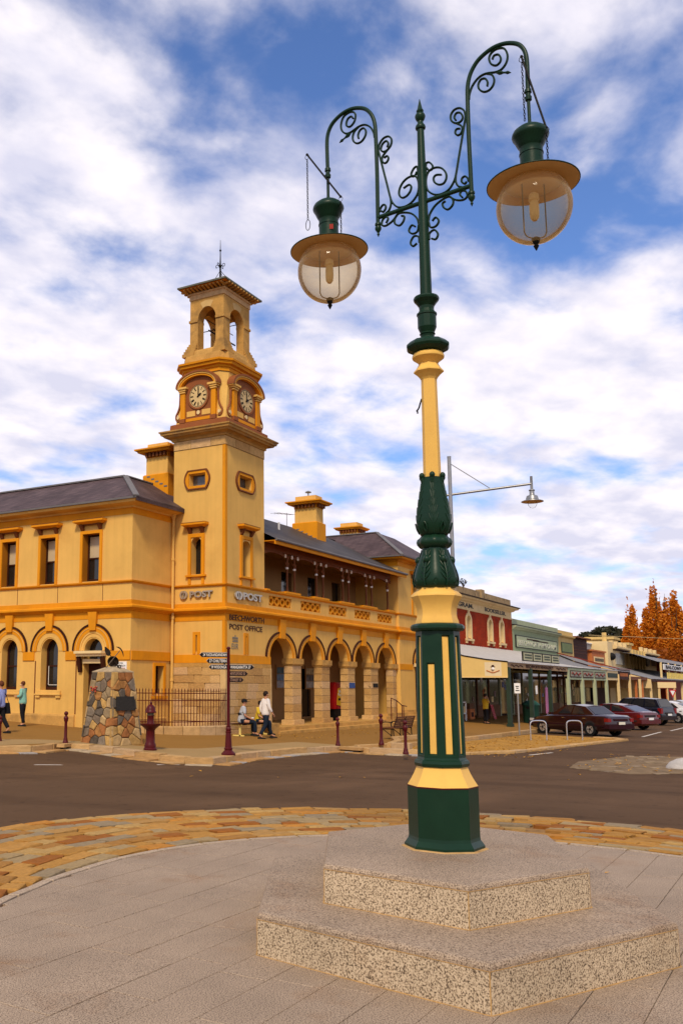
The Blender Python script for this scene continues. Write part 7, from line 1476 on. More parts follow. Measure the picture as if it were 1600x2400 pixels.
for x0, x1 in ((36.5, 40.0), (40.5, 44.2), (44.7, 48.8)):
    m_ = MB(); m_.box(x0, x1, -4.73, -4.70, 2.2, 2.66); fp_ = obj('fascia_panel', m_, CHOC, gf); m_ = MB(); m_.box(x0 + .12, x1 - .12, -4.745, -4.73, 2.26, 2.60); obj('fascia_panel_face', m_, mat('fascia_panel_grey', (.34, .32, .24), .7, .2, 3), fp_); m_ = MB(); m_.tube(smooth_path([(x0 + .3 + (x1 - x0 - .6)*i/8, -4.75, 2.43 + .09*math.sin(i*1.9)) for i in range(9)], 3), .05, 4); obj('fascia_scroll', m_, IRON_RED, fp_)
m_ = MB(); m_.box(49.5, 54.4, -4.70, -4.64, 2.10, 2.85); g2 = obj('fascia_board', m_, CREAMPALE, vd); m_ = MB(); m_.box(49.8, 54.1, -4.73, -4.70, 2.3, 2.66); obj('fascia_panel', m_, DKGREEN, g2)
m_ = MB(); m_.box(54.5, 60.4, -4.70, -4.64, 2.2, 3.0); g3 = obj('fascia_board', m_, CHOC, vd); m_ = MB(); [m_.box(55.5 + k*.62, 55.5 + k*.62 + .42, -4.715, -4.70, 2.45, 2.72) for k in range(6)]; tag(obj('faded_lettering', m_, TERRA, g3), kind='stuff'); m_ = MB(); m_.bar((54.4, -4.8, 3.05), (54.4, .1, 4.42), .14, .08); m_.bar((60.4, -4.8, 3.08), (54.4, -4.8, 3.05), .05, .05); obj('barge_board', m_, IRON_RED, vd)
for x, m1, wd in ((21.55, DKGREEN, .30), (26.2, DKGREEN, .26), (30.8, DKGREEN, .26), (35.9, SAGEL, .36), (40.3, SAGEL, .36), (44.6, SAGEL, .34), (49.2, SAGEL, .34), (54.4, CREAMPALE, .22), (59.9, CREAMPALE, .22)):
    z = PZ(x, -4.6); m_ = MB(); m_.box(x - wd/2, x + wd/2, -4.78, -4.58, z, 2.6 if wd != .36 and wd != .34 else 2.1); m_.box(x - wd*.7, x + wd*.7, -4.82, -4.54, z, z + .15); obj('post', m_, m1, vd)
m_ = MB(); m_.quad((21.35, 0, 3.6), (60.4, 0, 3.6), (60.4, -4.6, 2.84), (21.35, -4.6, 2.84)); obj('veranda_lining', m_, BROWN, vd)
for i in range(4):
    x = 27.75 + i*2.38; m_ = MB(); m_.box(x, x + 2.26, -3.92, -3.85, 3.08, 3.66); s_ = thing('shop_sign', ('first', 'second', 'third', 'fourth')[i] + ' of four framed boards standing on the veranda roof', 'shop sign', (x + 1.1, -3.88, 3.08), 0, 'framed boards on the veranda roof'); obj('board', m_, BLACKIRON, s_); m_ = MB(); m_.box(x + .12, x + 2.14, -3.94, -3.92, 3.14, 3.58); obj('board_face', m_, mat('sign_face_buff', (.42, .40, .25), .7, .1, 4), s_)
    m_ = MB()
    for k in range(2):
        xx = x + .35
        while xx < x + 1.85: w_ = rc.uniform(.07, .16); m_.box(xx, xx + w_, -3.947, -3.94, 3.40 - k*.16, 3.40 - k*.16 + .10); xx += w_ + .05
    tag(obj('faded_lettering', m_, DKGREEN, s_), kind='stuff')
# ---- shop fronts under the veranda
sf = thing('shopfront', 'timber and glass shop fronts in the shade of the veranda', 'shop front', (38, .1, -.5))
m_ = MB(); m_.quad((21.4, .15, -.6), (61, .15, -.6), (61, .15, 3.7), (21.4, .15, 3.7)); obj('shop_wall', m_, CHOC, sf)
STALL = mat('brown_stallboard', (.16, .075, .035), .7, .15, 3); x = 22.0; k = 0
while x < 60:
    wd = rc.uniform(2.2, 3.4); z = PZ(x, 0); door_ = (k % 3 == 2)
    m_ = MB(); m_.box(x, x + wd - .18, .02, .10, z + (.1 if door_ else .75), 2.55); g_ = obj('window', m_, DARKGLASS, sf)
    m_ = MB(); m_.box(x - .18, x, -.04, .12, z, 2.9); m_.box(x - .18, x + wd - .18, -.02, .1, 2.55, 2.72); obj('mullion', m_, SAGEL if 36 < x < 50 else STALL, g_)
    if not door_: m_ = MB(); m_.box(x, x + wd - .18, -.02, .1, z, z + .75); obj('stallboard', m_, STALL, g_)
    for j in range(rc.randint(2, 4)):                                  # cards and goods in the windows
        xx = x + rc.uniform(.2, wd - .8); zz = rc.uniform(z + .9, 2.1); m_ = MB(); s1 = rc.uniform(.2, .55); m_.box(xx, xx + s1, -.0, .018, zz, zz + rc.uniform(.2, .5)); obj('window_card', m_, rc.choice([WHITE, TERRA, BLUES, YEL, MAROON, SAGEL, CREAMPALE]), g_)
    x += wd; k += 1
def goods(name, label, cat, x, y, builder, group=None):
    t = thing(name, label, cat, P3_(x, y), 0, group); builder(t); return t
def rack(t):
    for x0 in (-.85, .0, .85): m_ = MB(); m_.box(x0 - .05, x0 + .05, -.30, -.22, 0, 1.1); m_.box(x0 - .05, x0 + .05, .22, .30, 0, 1.1); obj('rack_leg', m_, WHITE, t, local=True)
    for z in (.40, 1.04): m_ = MB(); m_.box(-.9, .9, -.3, .3, z, z + .06); obj('shelf', m_, WHITE, t, local=True)
    for i in range(7): m_ = MB(); a = -.8 + .24*i; m_.box(a, a + .17, -.25, .2, .46, .46 + rc.uniform(.15, .4)); obj('stock', m_, rc.choice([GREYB, CREAMPALE, BLUES, STALL]), t, local=True)
goods('display_rack', 'white framed display rack of goods outside the newsagency', 'display rack', 24.0, -1.0, rack)
def crate(c):
    def f(t): m_ = MB(); m_.box(-.45, .45, -.3, .3, 0, .62); obj('crate_body', m_, c, t, local=True); m_ = MB(); m_.box(-.2, .2, -.31, -.30, .15, .42); obj('crate_label', m_, CHOC, t, local=True); m_ = MB(); m_.box(-.4, .4, -.27, .25, .62, .95); obj('stock', m_, STALL, t, local=True)
    return f
goods('display_crate', 'orange display crate by the lime green garment', 'crate', 22.3, -.6, crate(TERRA), 'orange display crates'); goods('display_crate', 'orange display crate right of the person in yellow', 'crate', 27.6, -.5, crate(TERRA), 'orange display crates')
def aframe(t): m_ = MB(); m_.extrude([(-.28, -.25, .03), (.28, -.25, .03), (.28, -.02, .9), (-.28, -.02, .9)], (0, .02, 0)); obj('front_board', m_, mat('sandwich_board_red', (.40, .02, .03), .5, .1, 4), t, local=True); m_ = MB(); m_.extrude([(-.28, .22, .03), (.28, .22, .03), (.28, .0, .9), (-.28, .0, .9)], (0, .02, 0)); obj('back_board', m_, MAROON, t, local=True)
goods('sandwich_board', 'red folding board on the pavement behind the first veranda post', 'advertising board', 29.5, -1.4, aframe)
def bin_(t): m_ = MB(); m_.lathe([(.42, 0), (.46, .1), (.48, 1.0), (.52, 1.05), (.5, 1.12), (.3, 1.3), (.05, 1.35)], 14); obj('bin_body', m_, mat('dark_green_bin', (.02, .07, .05), .5, .1, 4), t, True, True); m_ = MB(); m_.box(-.5, -.44, -.15, .15, .85, .98); obj('bin_mouth', m_, BLACKIRON, t, local=True)
goods('litter_bin', 'dark green litter bin beside the second veranda post', 'bin', 27.9, -4.2, bin_)
def flag(c):
    def f(t): m_ = MB(); m_.tube([(0, 0, 0), (0, 0, 2.2)], .02, 6); obj('flag_pole', m_, WHITE, t, local=True); m_ = MB(); m_.box(-.30, .30, -.015, .015, .5, 2.1); obj('banner', m_, c, t, local=True)
    return f
PINK = mat('pink_banner', (.62, .20, .38), .6, .1, 5); LIME = mat('lime_shirt', (.35, .60, .05), .8, .1, 5)
goods('banner', 'narrow pink open banner hanging by the third veranda post', 'banner', 31.9, -4.2, flag(PINK)); goods('banner', 'bright lime green garment hanging outside the newsagency', 'garment', 22.9, -.5, flag(LIME))
m_ = MB(); m_.extrude([(26.5, -4.86, 1.15), (26.72, -4.90, 1.15), (26.72, -4.90, 1.62), (26.5, -4.86, 1.62)], (0, -.02, 0)); t = thing('parking_sign', 'small white parking plate fixed to the second veranda post', 'parking sign', (26.6, -4.88, 1.15)); obj('sign_plate', m_, WHITE, t)
# ---- shops farther down the street
gw = thing('grey_shop', 'grey block walled shop with small terracotta name board', 'shop', (72, 4, -.8)); m_ = MB(); m_.box(67.2, 76.8, 1.5, 12, -1, 6.0); obj('side_wall', m_, GREYB, gw); m_ = MB(); m_.box(67.0, 76.9, 1.4, 12, 6.0, 6.12); obj('coping', m_, WHITE, gw)
m_ = MB(); m_.box(68.0, 74.6, -.2, .3, 3.5, 5.0); m_.box(67.8, 74.9, -.3, .3, 5.0, 5.15); tb = obj('name_board', m_, TERRA, gw); m_ = MB(); m_.box(68.8, 73.8, -.24, -.2, 3.9, 4.5); obj('board_face', m_, CREAMPALE, tb); m_ = MB(); [m_.box(69.2 + k*.5, 69.2 + k*.5 + .34, -.255, -.24, 4.05, 4.35) for k in range(9)]; tag(obj('faded_lettering', m_, INK, tb), kind='stuff')
ys_ = thing('yellow_shop', 'long yellow ornate parapet shop with pilasters and painted panels', 'shop', (95, 4, -.9)); m_ = MB(); m_.box(80.0, 112.5, .1, 12, -1, 5.35); obj('front_wall', m_, BUFF, ys_)
m_ = MB(); m_.box(76.9, 79.9, -.1, 3.0, -1, 6.3); obj('white_pier', m_, CREAMPALE, ys_)
m_ = MB(); m_.sphere((78.6, -.15, 4.75), .42, 10, 8); obj('wall_clock', m_, BLACKIRON, ys_)
for x0, x1, m1 in ((80.2, 88.4, SCREAM), (100.4, 111.8, SCREAM)):
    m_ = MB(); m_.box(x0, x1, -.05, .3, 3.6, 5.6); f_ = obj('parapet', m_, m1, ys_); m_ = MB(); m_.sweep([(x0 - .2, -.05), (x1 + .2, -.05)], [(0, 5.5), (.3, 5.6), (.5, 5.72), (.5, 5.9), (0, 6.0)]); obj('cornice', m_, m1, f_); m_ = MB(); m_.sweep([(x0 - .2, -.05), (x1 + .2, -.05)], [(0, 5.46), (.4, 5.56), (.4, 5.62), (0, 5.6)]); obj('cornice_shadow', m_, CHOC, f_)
    for i in range(4): xx = x0 + (x1 - x0)*i/3.001; m_ = MB(); m_.box(xx - .15, xx + .45, -.1, .3, 5.95, 6.5); obj('finial_block', m_, m1, f_)
m_ = MB(); m_.fbox(FS, 81.3, 86.4, 4.0, 5.2, .05, .15); obj('painted_panel', m_, mat('grey_sign_panel', (.42, .40, .34), .7, .2, 3), ys_)
m_ = MB(); m_.arch(FS, 103.2, 4.75, 0, 0, 1.9, .62, .05, .2, t0=0, t1=2*pi, n=24); rd = obj('round_panel', m_, CHOC, ys_); m_ = MB(); m_.arch(FS, 103.5, 4.75, 0, 0, 1.5, .55, .2, .24, t0=0, t1=2*pi, n=24); obj('round_panel_face', m_, mat('grey_round_panel', (.42, .40, .32), .7, .2, 3), rd); m_ = MB(); m_.fbox(FS, 107.3, 110.6, 4.3, 5.2, .05, .15); obj('painted_panel', m_, mat('brown_sign_panel', (.2, .15, .12), .7, .3, 3), ys_)
for i in range(6):
    xx = 89.0 + i*2.2; m_ = MB(); m_.box(xx, xx + .8, -.3, .3, 3.4, 5.4); m_.box(xx - .1, xx + .9, -.4, .3, 5.4, 5.9); p_ = obj('pilaster', m_, BUFF, ys_); m_ = MB(); m_.box(xx + .1, xx + .7, -.45, -.3, 5.1, 5.4); obj('pilaster_bracket', m_, CHOC, p_)
    if i < 5: m_ = MB(); m_.box(xx + .95, xx + 2.0, .02, .1, 4.1, 4.9); obj('window', m_, GREYB, ys_)
m_ = MB(); m_.box(88.8, 100.2, -.1, .3, 5.4, 5.75); obj('cornice', m_, BUFF, ys_)
for x0, x1, z in ((92.6, 96.2, 7.2), (103, 106, 6.9)): m_ = MB(); m_.box(x0, x1, 2, 5, 5, z); m_.box(x0 - .3, x1 + .3, 1.8, 5.2, z, z + .3); obj('chimney', m_, BUFF, ys_)
m_ = MB(); m_.tube([(78.9, .5, 6.2), (78.9, .5, 7.3)], .25, 6); obj('flue', m_, BUFF, ys_)
fb_ = thing('corner_hotel', 'distant buff building with heavy parapet cornice behind the yellow shop', 'hotel', (125, 14, -1.2)); m_ = MB(); m_.box(112, 150, 8, 24, -2, 7.2); obj('wall', m_, BUFF, fb_); m_ = MB(); m_.box(111.5, 150.5, 7.4, 24.5, 7.2, 7.8); m_.box(113, 128, 8, 9, 7.8, 8.5); obj('parapet', m_, BUFF, fb_)
v2_ = thing('far_veranda', 'grey iron roofed veranda with cream end panel beyond the row of shops', 'veranda', (85, -3, -.9)); iron_roof('iron_roof', 72.2, 112, [(.1, 3.75), (-2.6, 2.95), (-4.75, 2.36)], IRON_ROOF, v2_, .4)
m_ = MB(); m_.extrude([(72.15, -4.72, 1.47), (72.15, -.2, 1.47), (72.15, -.2, 3.6), (72.15, -2.6, 2.88), (72.15, -4.72, 2.30)], (-.05, 0, 0)); obj('end_panel', m_, CREAMPALE, v2_); m_ = MB(); m_.box(72.2, 112, -4.8, -4.7, 2.1, 2.34); obj('fascia_board', m_, CHOC, v2_)
for x in (66, 72.5, 78, 84, 90, 97, 104, 111): m_ = MB(); m_.box(x - .12, x + .12, -4.7, -4.5, -1.2, 2.3); obj('post', m_, CREAMPALE, v2_)
m_ = MB(); m_.box(61, 112, .2, .3, -1.2, 3.6); obj('shop_wall', m_, CHOC, v2_)
m_ = MB(); m_.box(61.2, 72.0, -4.3, 0, 2.35, 2.5); m_.box(61.0, 72.1, -4.4, -4.3, 2.2, 2.5); c3_ = thing('timber_canopy', 'small brown timber canopy between the two iron verandas', 'canopy', (66, -2, -.8)); obj('canopy_roof', m_, BROWN, c3_)
for x in (62.5, 66.0, 69.6): m_ = MB(); m_.box(x - .14, x + .14, -4.35, -4.15, -1.0, 2.2); obj('post', m_, TERRA, c3_); m_ = MB(); m_.box(x - 1.2, x + 1.2, .0, .1, .2, 1.8); obj('window', m_, DARKGLASS, c3_)
m_ = MB(); m_.box(62, 72, -.1, 0, 1.5, 2.2); obj('cream_board', m_, CREAMPALE, c3_)
bs_ = thing('hanging_sign', 'white board lettered balcony under a grey iron roof', 'shop sign', (95, -4, 3.8)); m_ = MB(); m_.box(86.8, 104, -4.1, -4.0, 3.5, 4.12); obj('board', m_, WHITE, bs_); lettering('BALCONY', (88.2, -4.12, 3.62), (1, 0, 0), (0, 0, 1), .4, 14, INK, bs_, .02, bold=.03)
br_ = thing('red_gabled_shop', 'shop with grey iron roof and red side wall down the street', 'shop', (130, 2, -1.2)); m_ = MB(); m_.extrude([(112.6, 4, -1), (112.6, -1, -1), (112.6, -1, 4.6), (112.6, 4, 6.0)], (30, 0, 0)); obj('wall', m_, IRON_RED, br_); iron_roof('iron_roof', 84, 150, [(4.5, 6.2), (-1.5, 5.15), (-3.9, 4.3)], IRON_ROOF, br_, .6)
for x in (86, 92, 98, 104): m_ = MB(); m_.box(x - .1, x + .1, -4.0, -3.8, 2.4, 4.3); obj('post', m_, CREAMPALE, br_)
for i in range(14): m_ = MB(); xx = 88 + i*1.25; m_.box(xx, xx + .25, -4.3, -4.2, 2.5, 3.2); obj('baluster', m_, YEL, br_)
ps_ = thing('hanging_sign', 'yellow scalloped swing sign with red edge on a post', 'shop sign', (52.6, -8.6, -.8)); u1 = Vector((52.2, -7.9, 0)); u2 = Vector((53.0, -9.1, 0)); m_ = MB(); m_.bar((*u1.xy, 1.74), (*u2.xy, 1.74), .08, .46); sb = obj('board', m_, CREAMPALE, ps_); m_ = MB(); m_.bar((*u1.xy, 1.99), (*u2.xy, 1.99), .1, .04); m_.bar((*u1.xy, 1.50), (*u2.xy, 1.50), .1, .04); obj('board_edge', m_, IRON_RED, sb); m_ = MB(); m_.tube([(52.65, -8.45, -.85), (52.65, -8.45, 1.5)], .05, 6); obj('pole', m_, TERRA, ps_)
gy = thing('give_way_sign', 'red edged give way triangle on a thin pole far down the street', 'road sign', (52.9, -8.75, -.9)); m_ = MB(); a, b_, c_ = Vector((52.72, -8.62, 1.38)), Vector((53.0, -9.12, 1.38)), Vector((52.9, -8.85, .76)); m_.extrude([a, b_, c_], (-.02, 0, 0)); tr_ = obj('sign_plate', m_, mat('sign_red', (.55, .02, .02), .5, .05, 3), gy); cc_ = (a + b_ + c_)/3; m_ = MB(); m_.extrude([cc_ + (q - cc_)*.62 + Vector((-.03, 0, 0)) for q in (a, b_, c_)], (-.01, 0, 0)); obj('sign_face', m_, WHITE, tr_); m_ = MB(); m_.tube([(52.93, -8.86, -.9), (52.93, -8.86, .8)], .03, 6); obj('sign_pole', m_, GALV, gy)
m_ = MB(); pts = [(52.4, -3, 5.75), (65, -3, 6.2), (77, -3, 6.68), (97, -3, 7.4), (117, -3, 8.2), (150, -3, 9.6)]; m_.tube(smooth_path(pts, 3), .03, 4); cb_ = tag(obj('overhead_cable', m_, mat('cable_sheath', (.5, .36, .14), .6, .1, 4)), 'pale overhead cable stretched across the poplars', 'cable')
# ================================================================ CARS (nose to the kerb) 
def car_paint(name, c): return mat(name, c, .28, .03, 3, spec=.5, coat=.6)
TYRE = mat('tyre_rubber', (.012, .012, .012), .85, .1, 9); RIM = mat('alloy_rim', (.50, .47, .43), .35, .08, 9, metal=.6); CGLASS = mat('car_glass', (.018, .018, .02), .05, .05, 2, spec=.7); TAIL = mat('tail_light', (.22, .006, .006), .2, .05, 4, spec=.6); CHROME = mat('chrome', (.6, .6, .6), .15, .05, 4, metal=1.0); BUMP = mat('bumper_plastic', (.03, .022, .022), .6, .1, 5); PLATE = mat('number_plate', (.70, .66, .52), .5, .1, 12)
def car(label, loc, rz, paint, kind='sedan', L_=4.75, W_=1.82, H_=1.40, group='cars parked nose to the kerb', plate=PLATE, darkpaint=None):
    t = thing('parked_car', label, 'car', loc, rz, group); w = W_/2; hl = L_/2
    # lower body: stations from tail to nose (x, top z, half width, sill z)
    if kind == 'sedan': st = [(-hl, .70, .80*w, .34), (-hl + .06, .90, .90*w, .28), (-hl + .25, .97, .97*w, .24), (-hl + .95, .99, w, .22), (-.6, .96, w, .20), (.55, .95, w, .20), (1.05, .93, w, .22), (hl - .55, .83, .97*w, .24), (hl - .12, .73, .88*w, .28), (hl, .60, .80*w, .34)]
    elif kind == 'hatch': st = [(-hl, .72, .82*w, .34), (-hl + .06, .95, .92*w, .28), (-hl + .22, 1.0, .97*w, .24), (-hl + .9, .98, w, .22), (-.5, .95, w, .20), (.6, .93, w, .20), (1.1, .90, w, .22), (hl - .5, .80, .96*w, .24), (hl - .1, .70, .86*w, .28), (hl, .58, .78*w, .34)]
    else: st = [(-hl, .85, .90*w, .45), (-hl + .05, 1.10, .95*w, .40), (-hl + .3, 1.12, .99*w, .38), (-1.0, 1.12, w, .36), (.2, 1.12, w, .36), (1.0, 1.12, w, .36), (1.4, 1.08, w, .38), (hl - .4, 1.0, .97*w, .40), (hl - .08, .92, .90*w, .42), (hl, .75, .85*w, .48)]
    b = MB(); n = 0
    for x, zt, hw, zs in st:
        h = zt - zs; half = [(hw*.90, zs), (hw*.985, zs + .10), (hw, zs + h*.45), (hw*.985, zs + h*.70), (hw*.94, zt - .05), (hw*.86, zt - .005), (hw*.45, zt + .015), (0, zt + .02)]
        ring_ = half + [(-y, z) for y, z in reversed(half[:-1])]; n = len(ring_); b.v += [(x, y, z) for y, z in ring_]
    for i in range(len(st) - 1):
        for j in range(n): b.f.append((i*n + j, i*n + (j + 1) % n, (i + 1)*n + (j + 1) % n, (i + 1)*n + j))
    b.f += [tuple(range(n)), tuple(reversed(range((len(st) - 1)*n, len(st)*n)))]; b.m = [0]*len(b.f); body = obj('body', b, paint, t, True, True)
    # cabin
    if kind == 'sedan': g = [(-hl + .85, .97), (-hl + 1.45, H_ - .04), (.25, H_), (1.05, .93)]
    elif kind == 'hatch': g = [(-hl + .30, .97), (-hl + 1.25, H_ - .06), (.30, H_), (1.15, .90)]
    else: g = [(-hl + .12, 1.10), (-hl + .42, H_ - .03), (.55, H_), (1.30, 1.08)]
    (xa, za), (xb, zb), (xc, zc), (xd, zd) = g; yb, yt = w*.90, w*.70; b = MB()
    B4 = [(xa, za), (xd, zd)]; 
    low = [Vector((xa, yb*.92, za)), Vector((xd, yb*.92, zd))]; hi = [Vector((xb, yt, zb)), Vector((xc, yt, zc))]; mir = lambda v: Vector((v.x, -v.y, v.z))
    roof = [Vector((xb, yt, zb)), Vector(((xb + xc)/2, yt*1.02, H_ + .02)), Vector((xc, yt, zc))]; rc_ = [Vector((xb + .03, 0, zb + .04)), Vector(((xb + xc)/2, 0, H_ + .06)), Vector((xc - .03, 0, zc + .04))]
    for sgn in (1, -1):
        f = (lambda v: v) if sgn > 0 else mir
        for i in range(2): b.quad(f(roof[i]), f(roof[i + 1]), rc_[i + 1], rc_[i])
        b.quad(f(low[0]), f(low[1]), f(hi[1]), f(hi[0]))
    b.quad(low[0], mir(low[0]), mir(hi[0]), hi[0]); b.quad(low[1], mir(low[1]), mir(hi[1]), hi[1]); cab = obj('cabin', b, paint, t, True, True)
    # glass
    def lerp4(A, B, C_, D, s, u): return A.lerp(B, s).lerp(D.lerp(C_, s), u)
    b = MB(); o_ = Vector((-.012, 0, .008)); A, B, C_, D = low[0], mir(low[0]), mir(hi[0]), hi[0]; b.quad(*[lerp4(A, B, C_, D, s, u) + o_ for s, u in ((.07, .10), (.93, .10), (.91, .93), (.09, .93))]); obj('rear_window', b, CGLASS, cab, local=True)
    b = MB(); o_ = Vector((.012, 0, .008)); A, B, C_, D = low[1], mir(low[1]), mir(hi[1]), hi[1]; b.quad(*[lerp4(A, B, C_, D, s, u) + o_ for s, u in ((.05, .08), (.95, .08), (.93, .95), (.07, .95))]); obj('windscreen', b, CGLASS, cab, local=True)
    for sgn in (1, -1):
        f = (lambda v: v) if sgn > 0 else mir; A, B, C_, D = f(low[0]), f(low[1]), f(hi[1]), f(hi[0]); o_ = Vector((0, sgn*.014, .006))
        cuts = ((.20, .50), (.535, .86)) if kind != 'suv' else ((.07, .32), (.35, .62), (.65, .90))
        for s0, s1 in cuts: b = MB(); b.quad(*[lerp4(A, B, C_, D, s, u) + o_ for s, u in ((s0, .12), (s1, .12), (min(s1, .97), .92), (s0, .92))]); obj('side_window', b, CGLASS, cab, local=True)
        for s0 in ((.50, .02) if kind != 'suv' else (.45, .05)):
            x = xa + (xd - xa)*s0 + .35; b = MB(); b.box(x, x + .16, sgn*w*.985 - .012, sgn*w*.985 + .022, .80*H_/1.4, .83*H_/1.4); obj('door_handle', b, CHROME, body, local=True)
        b = MB(); b.box(xd - .30, xd - .12, sgn*w*1.0 - .03*0, sgn*(w + .16), .93*H_/1.4, 1.06*H_/1.4); obj('wing_mirror', b, paint, body, local=True)
        b = MB(); b.box(-hl + .2, hl - .2, sgn*w*.99 - .01, sgn*w*.99 + .016, .47, .55); obj('side_moulding', b, darkpaint or BUMP, body, local=True)
        for k_, x in enumerate((xa + (xd - xa)*.52, xa + (xd - xa)*.14 if kind == 'suv' else -.55)): b = MB(); b.bar((x, sgn*w*.988, .3), (x, sgn*w*.95, .92), .012, .02); obj('door_gap', b, BUMP, body, local=True)
    b = MB(); b.box(-hl - .05, -hl + .2, -w*.93, w*.93, .36, .58); b.box(-hl - .02, -hl + .35, -w*.975, w*.975, .38, .55); obj('rear_bumper', b, paint if kind == 'hatch' else (darkpaint or BUMP), body, local=True)
    b = MB(); b.box(hl - .2, hl + .04, -w*.9, w*.9, .34, .56); obj('front_bumper', b, darkpaint or BUMP, body, local=True)
    for sgn in (1, -1): b = MB(); b.box(-hl - .012, -hl + .22, min(sgn*w*.72, sgn*w*.95), max(sgn*w*.72, sgn*w*.95), .68 if kind != 'suv' else .75, .84 if kind != 'suv' else 1.08); obj('tail_light', b, TAIL, body, local=True); b = MB(); b.box(hl - .28, hl - .02, sgn*w*.5, sgn*w*.88, .60, .72); obj('headlight', b, CLEARL, body, local=True)
    b = MB(); b.box(-hl - .075, -hl - .05, -.2, .2, .56 if kind != 'suv' else .62, .68 if kind != 'suv' else .74); obj('number_plate', b, plate, body, local=True)
    b = MB(); b.box(-hl - .02, -hl + .1, -w*.5, w*.5, .72, .82); obj('boot_trim', b, darkpaint or BUMP, body, local=True)
    r = .32 if kind != 'suv' else .38
    for x in (-hl + 1.02, hl - .93):
        for sgn in (1, -1):
            ar = MB(); ar.arch(lambda s, z, o: (s, sgn*(w*.985 + o), z), x, r, 0, 0, r + .075, r + .075, -.2, .012, n=18); obj('wheel_arch', ar, BUMP, body, local=True)
            b = MB(); F_ = lambda s, z, o: (s, sgn*(w*.985 + o), z); b.arch(F_, x, r, r*.62, r*.62, r, r, -.2, .022, t0=0, t1=2*pi, n=22); wh = obj('wheel', b, TYRE, t, False, True)
            b = MB(); b.arch(F_, x, r, 0, 0, r*.63, r*.63, -.1, .014, t0=0, t1=2*pi, n=22); rim = obj('rim', b, RIM, wh, local=True); b = MB(); b.arch(F_, x, r, 0, 0, r*.2, r*.2, 0, .03, t0=0, t1=2*pi, n=12)
            for k_ in range(5): a = 2*pi*k_/5; b.arch(F_, x + r*.40*math.cos(a), r + r*.40*math.sin(a), 0, 0, r*.10, r*.10, .012, .018, t0=0, t1=2*pi, n=8)
            obj('hub', b, BUMP, wh, local=True)
    return t
CLEARL = mat('lamp_lens', (.5, .5, .48), .15, .05, 4, spec=.6)
MCAR = car_paint('maroon_car_paint', (.018, .0016, .003)); RCAR = car_paint('red_car_paint', (.085, .002, .005)); NCAR = car_paint('navy_car_paint', (.004, .005, .013)); WCAR = car_paint('white_car_paint', (.72, .70, .68)); SCAR = car_paint('silver_car_paint', (.42, .44, .46))
hd = math.atan2(.906, .42)
def at(fx, fy, dz=0.0): return (fx, fy, (PZ(fx, fy) - .155 + dz))
car('dark maroon sedan parked nearest, its long side and boot in view', at(18.7, -8.75), hd - .10, MCAR, 'sedan', L_=4.85, W_=1.78, H_=1.40, darkpaint=mat('maroon_trim', (.03, .008, .01), .5, .1, 4))
car('bright red hatchback with sloping rear window beside the maroon sedan', at(28.0, -8.75), hd - .03, RCAR, 'hatch', L_=4.5, H_=1.38, plate=WHITE)
car('navy four wheel drive wagon standing taller than its neighbours', at(37.2, -8.6), hd, NCAR, 'suv', L_=4.3, W_=1.75, H_=1.66, plate=WHITE)
car('white hatchback with red rear lights parked beyond the navy wagon', at(43.5, -9.6), hd, WCAR, 'hatch', L_=4.5, H_=1.40)
car('pale silver sedan parked farthest down the street', at(50.8, -9.4), hd, SCAR, 'sedan', L_=4.6, H_=1.45)

# ================================================================ TREES
def leaf_crown(name, blobs, nleaf, size, m, parent, seed, upright=0.0, hollow=.35, gap=None):
    """many small leaf clumps scattered through a set of ellipsoids: (centre, radii)"""
    r = random.Random(seed); vs, fs = [], []; tot = sum(b_[1][0]*b_[1][1]*b_[1][2] for b_ in blobs)
    for c, rad in blobs:
        k = int(nleaf*rad[0]*rad[1]*rad[2]/tot)
        for _ in range(k):
            while True:
                u = Vector((r.uniform(-1, 1), r.uniform(-1, 1), r.uniform(-1, 1)))
                if hollow < u.length < 1: break
            p = Vector(c) + Vector((u.x*rad[0], u.y*rad[1], u.z*rad[2])); s = size*r.uniform(.5, 1.3)
            a = Vector((r.uniform(-1, 1), r.uniform(-1, 1), r.uniform(-.6, .6) + upright)).normalized()*s; d = Vector((r.uniform(-1, 1), r.uniform(-1, 1), r.uniform(-1, 1))).normalized(); q = a.cross(d).normalized()*s*.55
            b = len(vs); vs += [p - a, p + q, p + a, p - q]; fs.append((b, b + 1, b + 2, b + 3))
    me = bpy.data.meshes.new(name); me.from_pydata([tuple(v) for v in vs], [], fs); me.materials.append(m); o = bpy.data.objects.new(name, me); COL.objects.link(o); o.parent = parent
    off = root_off(parent); me.transform(Matrix.Translation(-off)); return o
def leaf_mat(name, cols):
    m = bpy.data.materials.new(name); m.use_nodes = True; t = m.node_tree; b = t.nodes['Principled BSDF']; b.inputs['Roughness'].default_value = .6; b.inputs['Specular IOR Level'].default_value = .2
    ge = nn(t, 'ShaderNodeNewGeometry'); rp = nn(t, 'ShaderNodeValToRGB'); el = rp.color_ramp.elements
    while len(el) < len(cols): el.new(.5)
    for i, c in enumerate(cols): el[i].position = i/(len(cols) - 1); el[i].color = (*c, 1)
    t.links.new(ge.outputs['Random Per Island'], rp.inputs[0]); t.links.new(rp.outputs[0], b.inputs['Base Color'])
    tl = nn(t, 'ShaderNodeBsdfTranslucent'); t.links.new(rp.outputs[0], tl.inputs[0]); mx_ = nn(t, 'ShaderNodeMixShader'); mx_.inputs[0].default_value = .45; o = t.nodes['Material Output']; t.links.new(b.outputs[0], mx_.inputs[1]); t.links.new(tl.outputs[0], mx_.inputs[2]); t.links.new(mx_.outputs[0], o.inputs[0]); return m
